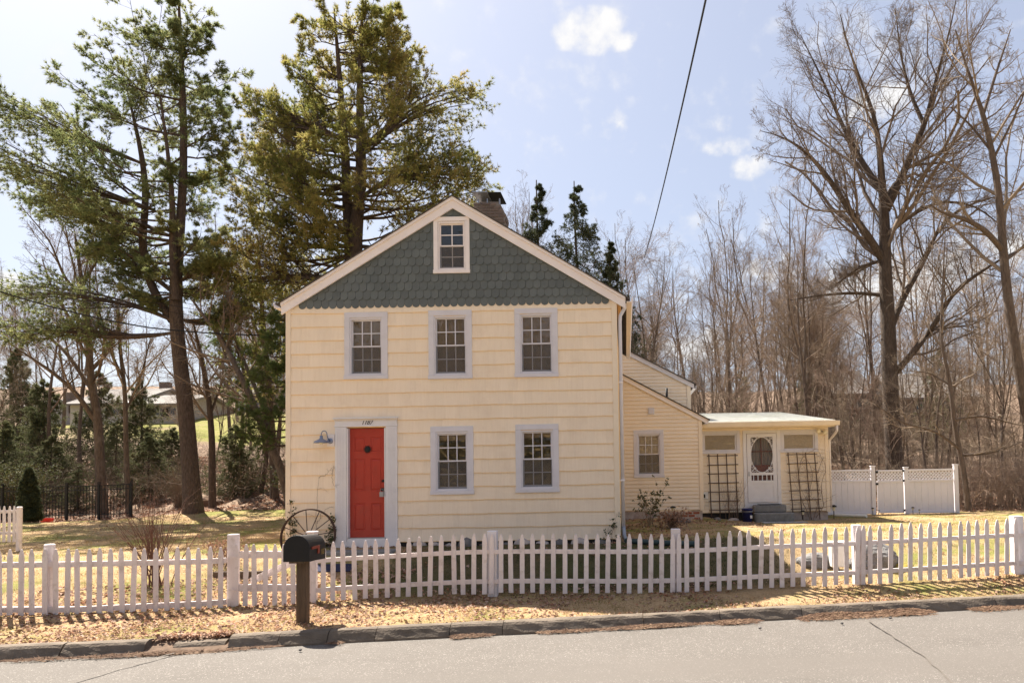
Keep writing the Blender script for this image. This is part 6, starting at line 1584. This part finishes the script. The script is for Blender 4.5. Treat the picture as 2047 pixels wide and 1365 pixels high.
# ------------------------------------------------------------------ white vinyl fence with lattice
YV = 24.3
pz = -.14
def vpanel(parent, x0, x1, z0, ztop, zl, lat_n):
    n = max(1, round((x1 - x0) / .20)); w = (x1 - x0) / n
    for k in range(n):
        q = MB(); q.box(x0 + k * w + .002, x0 + (k + 1) * w - .002, YV - .012, YV + .012, z0 + .06, zl - .03); q.build('panel_board', VINYL, parent, bevel=.003)
    for (a, b) in ((z0, z0 + .07), (zl - .035, zl + .035), (ztop - .06, ztop)):
        q = MB(); q.box(x0, x1, YV - .03, YV + .03, a, b); q.build('rail', VINYL, parent, bevel=.004)
    H = ztop - .06 - zl - .035; zb = zl + .035; st_ = .105
    x = x0 - H
    while x < x1:
        for s in (1, -1):
            xa, xb = (x, x + H) if s == 1 else (x + H, x)
            za, zb_ = zb, zb + H
            # clip to x0..x1
            def clipx(xa, za, xb, zb2):
                pts = []
                if xa == xb: return None
                for (xx, zz_) in ((xa, za), (xb, zb2)): pts.append([xx, zz_])
                for p, o_ in ((pts[0], pts[1]), (pts[1], pts[0])):
                    for lim, sg in ((x0, 1), (x1, -1)):
                        if (p[0] - lim) * sg < 0:
                            if (o_[0] - lim) * sg <= 0: return None
                            t = (lim - p[0]) / (o_[0] - p[0]); p[1] = p[1] + t * (o_[1] - p[1]); p[0] = lim
                return pts
            c = clipx(xa, za, xb, zb_)
            if c and abs(c[0][0] - c[1][0]) > .02:
                (p0, p1) = c; d = Vector((p1[0] - p0[0], p1[1] - p0[1])).normalized(); nx2, nz2 = -d.y * .018, d.x * .018; yo = .005 * s
                q = MB(); q.prism([(p0[0] + nx2, p0[1] + nz2), (p1[0] + nx2, p1[1] + nz2), (p1[0] - nx2, p1[1] - nz2), (p0[0] - nx2, p0[1] - nz2)], YV + yo - .004, YV + yo + .004); q.build('lattice_slat', VINYL, parent)
        x += st_
def vpost(parent, x, zt, w=.125):
    q = MB(); q.box(x - w / 2, x + w / 2, YV - w / 2, YV + w / 2, pz - .1, zt); q.build('post', VINYL, parent, bevel=.004)
    q = MB(); q.box(x - w / 2 - .015, x + w / 2 + .015, YV - w / 2 - .015, YV + w / 2 + .015, zt, zt + .03); q.build('post_cap', VINYL, parent, bevel=.006)
vf = empty('vinyl_fence', (7.3, YV, pz), 'white vinyl fence panel with lattice top between the porch and the gate', 'fence', 'white vinyl fence panels')
vpanel(vf, 6.0, 7.92, pz + .03, 1.33, .96, 9); vpost(vf, 7.98, 1.42)
vg = empty('vinyl_gate', (8.5, YV, pz), 'white vinyl lattice topped gate with black hinges in the right side fence', 'gate')
vpanel(vg, 8.11, 8.96, pz + .06, 1.30, .93, 5)
for (x, z) in ((8.09, 1.25), (8.09, .86), (8.98, 1.27), (8.985, .95), (8.985, .0)):
    q = MB(); q.box(x - .05, x + .05, YV - .05, YV - .031, z - .035, z + .035); q.build('hinge', BLACKM, vg)
vf2 = empty('vinyl_fence', (9.9, YV, pz), 'white vinyl fence panel with lattice top at the right of the gate', 'fence', 'white vinyl fence panels')
vpost(vf2, 9.05, 1.36); vpanel(vf2, 9.12, 10.58, pz + .03, 1.31, .94, 8); vpost(vf2, 10.66, 1.42)
# solar path lights
def path_light(px, py, h, Y_, label):
    a = at(px, py, Y_); z = float(gz(a[0], Y_)); t = empty('path_light', (a[0], Y_, z), label, 'garden light', 'solar path lights')
    s = h / .34
    q = MB(); q.tube([(a[0], Y_, z - .05), (a[0], Y_, z + .2 * s)], .008 * s + .003, 6); q.build('stake', BLACKM, t)
    q = MB(); q.lathe([(.028 * s, z + .2 * s), (.04 * s, z + .29 * s)], a[0], Y_, n=12); q.build('lens', BULB, t)
    q = MB(); q.lathe([(.075 * s, z + .292 * s), (.07 * s, z + .31 * s), (.03 * s, z + .34 * s)], a[0], Y_, n=14); q.build('cap', BLACKM, t)
path_light(1667, 1028, .42, 22.0, 'tallest black solar path light at the corner of the porch')
path_light(1745, 1025, .24, 23.9, 'small path light before the left post of the vinyl gate')
path_light(1757, 1030, .17, 23.7, 'tiny path light before the vinyl gate')
path_light(1825, 1025, .24, 23.9, 'small path light before the right vinyl fence panel, left one')
path_light(1838, 1028, .17, 23.7, 'tiny path light before the right vinyl fence panel')
path_light(1346, 1050, .38, 20.2, 'black solar path light in front of the whitewashed wing foundation')
path_light(1605, 1020, .30, 21.5, 'black path light at the foot of the leaning trellis')
# fallen white pipe by the fence
q = MB(); a, b = at(1672, 1022, 23.2), at(1728, 1030, 22.8); q.tube([(a[0], 23.4, float(gz(a[0], 23.4)) + .05), (b[0], 22.6, float(gz(b[0], 22.6)) + .05)], .05, 10); tag(q.build('drain_pipe', BOOK), 'white plastic drain pipe lying along the foot of the vinyl fence', 'pipe')
# corrugated downspout hose
q = MB(); p = [(-.02, 14.35, .05), (.15, 14.2, .0), (.5, 14.1, .01), (.9, 14.0, .0), (1.3, 13.95, -.02)]
q.tube([(x, y, float(gz(x, y)) + .05) for x, y, z in p], .05, 10); tag(q.build('drain_hose', RUBBER, smooth=True), 'dark green corrugated drain hose lying at the right house corner', 'hose')

# ------------------------------------------------------------------ mailbox
MYd = 9.95
mp = at(605, 1238, MYd); mz = float(gz(mp[0], MYd))
mbx = empty('mailbox', (mp[0], MYd, mz), 'black arched mailbox on a wooden post in front of the picket gate', 'mailbox')
zb = at(605, 1119, MYd)[2]
q = MB(); q.box(mp[0] - .066, mp[0] + .066, MYd - .05, MYd + .07, mz - .2, zb); q.build('post', POSTW, mbx, bevel=.006)
# body: arch section swept along its length, turned so its right side shows
ang = 0.0
ca, sa = math.cos(ang), math.sin(ang)
wM, hM, LM = .165, .335, .52
def arch(n=14, s=1.0, dz=0):
    p = [(-wM * s, 0)]; zc = hM - wM
    for k in range(n + 1):
        t = math.pi - math.pi * k / n; p.append((wM * s * math.cos(t), zc + wM * s * math.sin(t)))
    p.append((wM * s, 0)); return p
cxm, cym = at(593, 1090, MYd - .2)[0], MYd - .2
def mpt(u, v, z): return (cxm + u * ca - v * sa, cym + u * sa + v * ca, zb + z)
pA = arch(); n_ = len(pA)
q = MB(); q.add([mpt(u, 0.012, z + .004) for u, z in pA] + [mpt(u, LM, z + .004 - .02) for u, z in pA], [tuple(range(n_)), tuple(range(2 * n_ - 1, n_ - 1, -1))] + [(i, i + n_, (i + 1) % n_ + n_, (i + 1) % n_) for i in range(n_)])
q.build('body', BLACK, mbx)
pB = arch(s=1.035)
q = MB(); q.add([mpt(u, -.012, z + .002) for u, z in pB] + [mpt(u, .02, z + .002) for u, z in pB], [tuple(range(n_)), tuple(range(2 * n_ - 1, n_ - 1, -1))] + [(i, i + n_, (i + 1) % n_ + n_, (i + 1) % n_) for i in range(n_)]); q.build('door', BLACK, mbx, bevel=.004)
q = MB(); q.add([mpt(u, v, z) for u, v, z in ((wM + .004, .06, .15), (wM + .012, .06, .15), (wM + .012, .30, .15), (wM + .004, .30, .15), (wM + .004, .06, .185), (wM + .012, .06, .185), (wM + .012, .30, .185), (wM + .004, .30, .185))], [(0, 3, 2, 1), (4, 5, 6, 7), (0, 1, 5, 4), (1, 2, 6, 5), (2, 3, 7, 6), (3, 0, 4, 7)])
q.add([mpt(u, v, z) for u, v, z in ((wM + .0045, .24, .08), (wM + .0125, .24, .08), (wM + .0125, .30, .08), (wM + .0045, .30, .08), (wM + .0045, .24, .149), (wM + .0125, .24, .149), (wM + .0125, .30, .149), (wM + .0045, .30, .149))], [(0, 3, 2, 1), (4, 5, 6, 7), (0, 1, 5, 4), (1, 2, 6, 5), (2, 3, 7, 6), (3, 0, 4, 7)])
q.build('flag', ORANGE, mbx)
fc = bpy.data.curves.new('n', 'FONT'); fc.body = '1187'; fc.size = .105; fc.extrude = .001; fc.align_x = 'CENTER'; fc.space_character = .95
fo = bpy.data.objects.new('n', fc); COL.objects.link(fo); bpy.context.view_layer.update()
tm2 = bpy.data.meshes.new_from_object(fo); bpy.data.objects.remove(fo); tm2.materials.clear(); tm2.materials.append(GOLD)
o = link_mesh('box_number', tm2, mbx, mpt(wM + .003, .42, .055)); o.rotation_euler = (math.pi / 2, 0, ang + math.pi / 2); o.scale = (.62, 1, 1)
q = MB(); q.add([mpt(u, v, z) for u, v, z in ((-.10, .0, -.02), (.10, .0, -.02), (.10, .45, -.02), (-.10, .45, -.02), (-.10, .0, .001), (.10, .0, .001), (.10, .45, .001), (-.10, .45, .001))], [(0, 3, 2, 1), (4, 5, 6, 7), (0, 1, 5, 4), (1, 2, 6, 5), (2, 3, 7, 6), (3, 0, 4, 7)]); q.build('mounting_board', POSTW, mbx)

# ------------------------------------------------------------------ garden odds and ends
def rock(x, y, sx, sy, sz, label, seed, mat=STONE, name='boulder', rotz=0):
    bm = bmesh.new(); bmesh.ops.create_icosphere(bm, subdivisions=4, radius=1); rr_ = np.random.default_rng(seed); ph_ = rr_.uniform(0, 6, 12)
    for v in bm.verts:
        c = v.co; f = 1 + .12 * math.sin(c.x * 3 + ph_[0]) + .10 * math.sin(c.y * 4 + ph_[1]) + .08 * math.sin(c.z * 5 + ph_[2] + c.x * 3) + .04 * math.sin(c.x * 11 + ph_[3]) * math.sin(c.y * 9 + ph_[4]) + .02 * math.sin(c.z * 17 + c.y * 15 + ph_[5])
        v.co = Vector((round(c.x * 3.2) / 3.2 * .35 + c.x * .65, c.y, c.z)) * f; v.co.x *= sx; v.co.y *= sy; v.co.z *= sz
    me = bpy.data.meshes.new(name); bm.to_mesh(me); bm.free(); me.materials.append(mat)
    for p in me.polygons: p.use_smooth = False
    o = link_mesh(name, me, None, (x, y, float(gz(x, y)) + sz * .18)); o.rotation_euler = (0, 0, rotz); tag(o, label, 'rock'); return o
GRANITE = M('lichened_granite', (.22, .21, .205), (.12, .115, .11), scale=5, rough=.95, bump=.7, bscale=22, bdist=.03, dirt=(.10, .095, .09), dscale=9, damt=.8)
RYc = 12.6
rock(at(1745, 1120, RYc)[0], RYc, .42, .34, .30, 'large grey granite boulder behind the picket fence beside the white box', 3, GRANITE, rotz=.2)
rock(at(1632, 1120, RYc)[0], RYc + .1, .27, .22, .19, 'smaller flat grey rock left of the white box behind the fence', 5, GRANITE)
rock(at(1800, 1135, RYc)[0], RYc - .2, .18, .13, .09, 'low mossy stone at the right of the big boulder', 8, M('mossy_stone', (.34, .26, .05), (.20, .17, .05), scale=9, rough=1, bump=.6))
rock(1.45, 19.4, .16, .12, .09, 'small round stone in the shaded bed below the wing', 9, STONE, 'garden_stone')
rock(3.0, 21.2, .14, .1, .07, 'small stone below the straight trellis', 10, PARGE, 'garden_stone')
rock(2.55, 21.2, .12, .1, .06, 'small stone by the wing corner under the trellis', 12, STONE, 'garden_stone')
rock(-15.7, 28.2, .45, .3, .32, 'brown stump like rock beside the big white pine trunk', 13, M('rust_rock', (.17, .10, .06), (.09, .055, .04), scale=6, rough=1, bump=.6), 'boulder')
bxx = at(1669, 1100, RYc)[0]; zq = float(gz(bxx, RYc))
ub = empty('utility_box', (bxx, RYc, zq), 'white plastic utility box standing behind the picket fence by the boulder', 'box')
q = MB(); q.box(bxx - .13, bxx + .13, RYc - .28, RYc - .08, zq + .02, zq + .40); q.build('body', BOOK, ub, bevel=.012)
q = MB(); q.box(bxx - .145, bxx + .145, RYc - .295, RYc - .065, zq + .405, zq + .435); q.build('lid', BOOK, ub, bevel=.006)
q = MB(); q.box(bxx - .01, bxx + .01, RYc - .19, RYc - .17, zq - .1, zq + .03); q.build('stake', METAL, ub)

# low timber edging of beds on the left
q = MB(); a, b = at(375, 1180, 12.6), at(460, 1168, 13.0)
q.box(-6.9, -6.0, 12.55, 12.65, float(gz(-6.5, 12.6)) - .05, float(gz(-6.5, 12.6)) + .10); tag(q.build('bed_timber', POSTW, bevel=.008), 'weathered timber edging the bed behind the left picket run', 'timber')

# ------------------------------------------------------------------ far houses
SIDEA = M('far_beige_siding', (.38, .33, .29), (.33, .29, .25), rough=.8); FROOF = M('far_grey_roof', (.20, .18, .165), (.15, .135, .125), scale=3, rough=.9)
SIDEB = M('far_blue_siding', (.16, .20, .30), (.13, .17, .26)); SIDEW = M('far_white_siding', (.42, .40, .38), (.38, .36, .34)); DWIN = M('far_dark_glass', (.03, .035, .04), rough=.15, spec=.6); SIDED = M('far_dark_siding', (.10, .085, .08), (.08, .07, .065))
def far_house(px0, px1, pyb, pye, pyr, Y_, depth, wall, roofm, label, wl, gable=False, doorpx=None):
    x0, x1 = at(px0, pyb, Y_)[0], at(px1, pyb, Y_)[0]; zb_ = float(gz((x0 + x1) / 2, Y_)) - .6; ze = at(px0, pye, Y_)[2]; zr = at(px0, pyr, Y_)[2] + .0
    h = empty('distant_house', ((x0 + x1) / 2, Y_, zb_), label, 'house')
    q = MB(); q.box(x0, x1, Y_, Y_ + depth, zb_, ze); q.build('wall', wall, h)
    q = MB(); q.prism([(Y_ - .4, ze - .05), (Y_ + depth / 2, zr + .2), (Y_ + depth + .4, ze - .05), (Y_ + depth + .4, ze + .1), (Y_ + depth / 2, zr + .4), (Y_ - .4, ze + .1)], x0 - .3, x1 + .3, 'x'); rf = q.build('roof', roofm, h)
    q = MB(); q.prism([(Y_ , ze), (Y_ + depth / 2, zr + .15), (Y_ + depth, ze)], x0 + .02, x1 - .02, 'x'); q.build('gable_end', wall, h)
    q = MB(); xc = x0 + (x1 - x0) * .7; q.box(xc, xc + .7, Y_ + depth * .6, Y_ + depth * .6 + .7, ze, zr + 1.1); q.build('chimney', BRICK, rf)
    for (px, wid, py0, py1) in wl:
        xa = at(px, py0, Y_)[0]; za, zc = at(px, py1, Y_)[2], at(px, py0, Y_)[2]
        q = MB(); q.box(xa - .1, xa + wid + .1, Y_ - .06, Y_ - .001, za - .1, zc + .1); w = q.build('window', SIDEW, h)
        q = MB(); q.box(xa, xa + wid / 2 - .04, Y_ - .08, Y_ - .061, za, zc); q.build('pane', DWIN, w); q = MB(); q.box(xa + wid / 2 + .04, xa + wid, Y_ - .08, Y_ - .061, za, zc); q.build('pane', DWIN, w)
    return h
far_house(262, 352, 856, 811, 788, 56, 9, SIDEA, FROOF, 'low beige house with a grey roof seen past the white pine trunk', [(300, 1.5, 816, 830), (326, 1.0, 816, 830)])
far_house(140, 262, 850, 810, 774, 60, 10, SIDEW, FROOF, 'long pale house behind the bare trees on the left', [(170, 1.3, 814, 828), (212, 1.1, 803 + 12, 829)])
far_house(36, 62, 848, 818, 800, 62, 7, SIDEW, FROOF, 'small white building glimpsed at the far left', [(44, .8, 824, 836)])
far_house(470, 528, 815, 790, 772, 66, 9, SIDEB, FROOF, 'blue grey house on the rise behind the leaning trunks', [(476, 1.0, 792, 803), (496, 1.6, 792, 804), (516, .8, 793, 803)])
far_house(1800, 1960, 850, 798, 742, 64, 10, SIDED, FROOF, 'dark house glimpsed through the wood right of the maple', [(1830, 1.2, 806, 822), (1870, 1.2, 806, 822), (1915, 1.2, 806, 822)])
far_house(1655, 1745, 840, 790, 738, 68, 9, SIDED, FROOF, 'dim grey house glimpsed through the wood left of the maple', [(1680, 1.2, 800, 815), (1715, 1.2, 800, 815)])

# ------------------------------------------------------------------ wires
def wire(name, pts, r, label, cat='wire', sag=.2, group=None):
    P_ = [Vector(p) for p in pts]; out = []
    for a, b in zip(P_, P_[1:]):
        for k in range(16):
            t = k / 16; v = a.lerp(b, t); v.z -= sag * 4 * t * (1 - t); out.append(v)
    out.append(P_[-1]); q = MB(); q.tube(out, r, 6); return tag(q.build(name, WIRE), label, cat, group)
wire('overhead_wire', [at(1424, -60, 10.5), at(1288, 515, 34)], .017, 'single black cable slanting down across the sky right of the roof', sag=.25)
wire('overhead_wire', [at(-40, 570, 22), at(300, 655, 24), at(640, 668, 27)], .022, 'thickest sagging black cable crossing before the white pine', sag=.12)
for (ya, yb, yc, lb) in ((545, 596, 640, 'uppermost'), (556, 606, 648, 'second'), (566, 620, 655, 'third')):
    wire('overhead_wire', [at(-40, ya, 24), at(320, yb, 25), at(640, yc, 28)], .008, lb + ' thin wire of the bundle crossing the pine on the left', sag=.1)

# ------------------------------------------------------------------ ground cover
rng = np.random.default_rng(99)
def scatter(n, x0, x1, y0, y1, keep):
    x = rng.uniform(x0, x1, n); y = rng.uniform(y0, y1, n); k = keep(x, y); return x[k], y[k]
def clear(x, y):
    """not under buildings"""
    return ~((x > XL) & (x < XR) & (y > HY - .05)) & ~((x > XR) & (x < 5.95) & (y > 20.75))
def blades(n, x0, x1, y0, y1, h, w, mat, name, keep, tilt=.5):
    x, y = scatter(n, x0, x1, y0, y1, keep); m_ = len(x); z = gz(x, y) - .004
    cl_ = np.clip(.5 + .5 * np.sin(x * 5.1 + 2 * np.sin(y * 3.7)) * np.sin(y * 6.3 + 2 * np.sin(x * 4.1)), 0, 1)
    az = rng.uniform(0, 6.28, m_); hh = h * (.35 + .9 * rng.random(m_)) * (.5 + 1.2 * cl_); le = hh * tilt * rng.normal(0, 1, m_)
    ww_ = w * (.6 + .8 * rng.random(m_)); az2 = rng.uniform(0, 6.28, m_)
    A = np.stack([x - np.cos(az) * ww_, y - np.sin(az) * ww_, z], 1); B = np.stack([x + np.cos(az) * ww_, y + np.sin(az) * ww_, z], 1); C_ = np.stack([x + np.cos(az2) * le, y + np.sin(az2) * le, z + hh], 1)
    V_ = np.stack([A, B, C_], 1).reshape(-1, 3)
    o = link_mesh(name, np_mesh(name, [(V_, np.arange(len(V_)).reshape(-1, 3))], mat)); tag(o, kind='stuff'); return o
yardf = lambda x, y: (x > -4.2) & (x < 2.9) & (y > yf(x) + .15) & (y < 15)
bed = lambda x, y: (x > XL - .3) & (x < XR + 1.6) & (y > HY - .75) & (y < HY + 4.5)
bedn = lambda x, y: ((x > XR + .0) & (x < 3.5) & (y > 18.6 + .0 * x)) | (bed(x, y))
o = blades(80000, -10.5, 8.5, 8.8, 13.0, .026, .0038, GRASSM, 'grass', lambda x, y: (y > yk(x) + .02) & clear(x, y) & (~yardf(x, y)), 1.0); o['label'] = 'dormant straw coloured grass of the verge and fence line'
o = blades(120000, -18, 11, 12.6, 26, .028, .006, GRASSM, 'grass', lambda x, y: clear(x, y) & ~bedn(x, y) & ~yardf(x, y), .9); o['label'] = 'patchy straw and green lawn round the house'
o = blades(14000, -9, 8, 9, 13, .075, .004, GRASSM, 'grass', lambda x, y: np.abs(y - yf(x) - .02 * rng.normal(0, 1, len(x))) < .10, .6); o['label'] = 'taller ragged grass along the foot of the picket fence'
o = blades(9000, -9, 8, 8.6, 12, .06, .004, GRASSM, 'grass', lambda x, y: (y - yk(x) > .02) & (y - yk(x) < .12), .9); o['label'] = 'ragged dry grass hanging over the back of the kerb'
def leaves(n, x0, x1, y0, y1, keep, size, name, label, mat=LEAFM, lift=.012):
    x, y = scatter(n, x0, x1, y0, y1, keep); m_ = len(x); z = gz(x, y) + lift * rng.random(m_) + .006
    d = nrm(np.stack([rng.normal(0, 1, m_), rng.normal(0, 1, m_), rng.normal(0, .35, m_)], 1)); up = nrm(np.stack([rng.normal(0, .4, m_), rng.normal(0, .4, m_), np.ones(m_)], 1)); s = nrm(np.cross(d, up))
    L = (size * (.5 + .9 * rng.random(m_)))[:, None]; p = np.stack([x, y, z], 1); curl_ = up * L * .22
    V_ = np.stack([p - d * L * .5, p + s * L * .36 + curl_, p + d * L * .5, p - s * L * .36 + curl_], 1).reshape(-1, 3)
    b = np.arange(m_)[:, None] * 4; F_ = np.concatenate([b + np.array([[0, 1, 2]]), b + np.array([[0, 2, 3]])])
    o = link_mesh(name, np_mesh(name, [(V_, F_)], mat)); tag(o, label, kind='stuff'); return o
vn = lambda x, y: (np.sin(x * 2.3 + y * 1.1) + np.sin(x * .9 - y * 3.1) + rng.normal(0, .8, len(x)))
leaves(24000, -10, 6.5, 8.8, 12.4, lambda x, y: (y > yk(x) + .0) & (y < yf(x) + .4) & (vn(x, y) + (-x) * .25 - (yf(x) - y < 0) * .3 > -.6), .05, 'fallen_leaves', 'dry brown leaves strewn along the verge below the fence')
leaves(7000, -9, -3.6, 10.3, 14.4, lambda x, y: (y > yf(x)) & (y < yf(x) + 1.5), .06, 'fallen_leaves', 'brown leaves in the bed behind the left pickets')
leaves(5000, -7.4, 3.5, 13.6, 21, lambda x, y: bedn(x, y) & clear(x, y), .06, 'fallen_leaves', 'dark leaf litter in the beds along the house')
leaves(5000, -19, 10, 12, 26, lambda x, y: clear(x, y) & (vn(x, y) > 1.0), .06, 'fallen_leaves', 'scattered dry leaves on the lawn')
leaves(26000, -28, -8, 26, 42, lambda x, y: y > 26.2, .13, 'fallen_leaves', 'pale leaf litter covering the bank behind the left lawn')
leaves(22000, 5, 22, 24.8, 42, lambda x, y: y > 24.8, .12, 'fallen_leaves', 'leaf litter on the floor of the wood behind the vinyl fence')
# gutter debris along the kerb
GRASSG = ramp_island('shade_darkened_grass_blades', [(.03, .042, .014), (.055, .065, .022), (.09, .085, .035), (.15, .12, .06)], transl=.3, nscale=1.2, namp=.5)  # greener than the lawn blades, with the house's shade painted into the dark tones
o = blades(26000, -4.3, 3.0, 11.3, 15, .04, .004, GRASSG, 'grass', lambda x, y: yardf(x, y) & clear(x, y) & ~bed(x, y), .9); o['label'] = 'green grass coloured darker for the house shade, between the picket fence and the house front'
def debris(n, x0, x1, off, spread, name, label, amp, hgt=.03):
    x = rng.uniform(x0, x1, n); den = np.clip(.5 + .5 * np.sin(x * 2.1 + 1) + .4 * np.sin(x * 5.3), 0, 1); keep = rng.random(n) < den; x = x[keep]; m_ = len(x)
    y = yk(x) - off - np.abs(rng.normal(0, spread, m_)); z = ROADZ + .008 + hgt * rng.random(m_) * np.exp(-((yk(x) - off - y) / spread) ** 2) * den[keep]
    az = rng.normal(.15, .7, m_); L = rng.uniform(.02, .07, m_); p = np.stack([x, y, z], 1); d = np.stack([np.cos(az) * L, np.sin(az) * L, rng.normal(0, .012, m_)], 1); s = np.stack([-np.sin(az) * .005, np.cos(az) * .005, np.full(m_, .004)], 1)
    V_ = np.stack([p - d, p + s, p + d, p - s], 1).reshape(-1, 3)
    o = link_mesh(name, np_mesh(name, [(V_, np.arange(len(V_)).reshape(-1, 4))], DEBRIS)); tag(o, label, kind='stuff')
debris(16000, 1.2, 8.5, .24, .09, 'needle_litter', 'pine needles and leaves heaped in the gutter below the kerb', 1, .05)
debris(4500, -2.2, 1.6, .25, .05, 'needle_litter', 'thin line of litter in the gutter before the kerb', 1, .02)
debris(3500, -9, -3.5, .26, .05, 'needle_litter', 'crumbs of bark and litter along the left kerb', 1, .015)
leaves(1500, kx(300), kx(463), 8.7, 9.4, lambda x, y: (y > yk(x) - .33) & (y < yk(x) + .1), .05, 'fallen_leaves', 'brown leaves filling the gap in the broken kerb', lift=.05)
# soil ramp filling the kerb gap
q = MB(); a, b = kx(298) , kx(466); q.add([(a, float(yk(a)) + .05, -.54), (b, float(yk(b)) + .05, -.54), (b, float(yk(b)) - .34, ROADZ - .02), (a, float(yk(a)) - .34, ROADZ - .02)], [(0, 1, 2, 3)])
tag(q.build('soil', M('gap_soil', (.19, .125, .085), (.10, .068, .047), scale=12, rough=1, bump=.6)), kind='structure')
# pebbles on the road
for (px, py) in ((600, 1300), (1519, 1256), (1683, 1247), (1780, 1236)):
    p = groad(px, py); o = rock(p[0], p[1], .02, .018, .014, 'lone dark pebble on the asphalt', int(px), STONE, 'pebble'); o.location.z = ROADZ + .012; o['group'] = 'pebbles on the road'
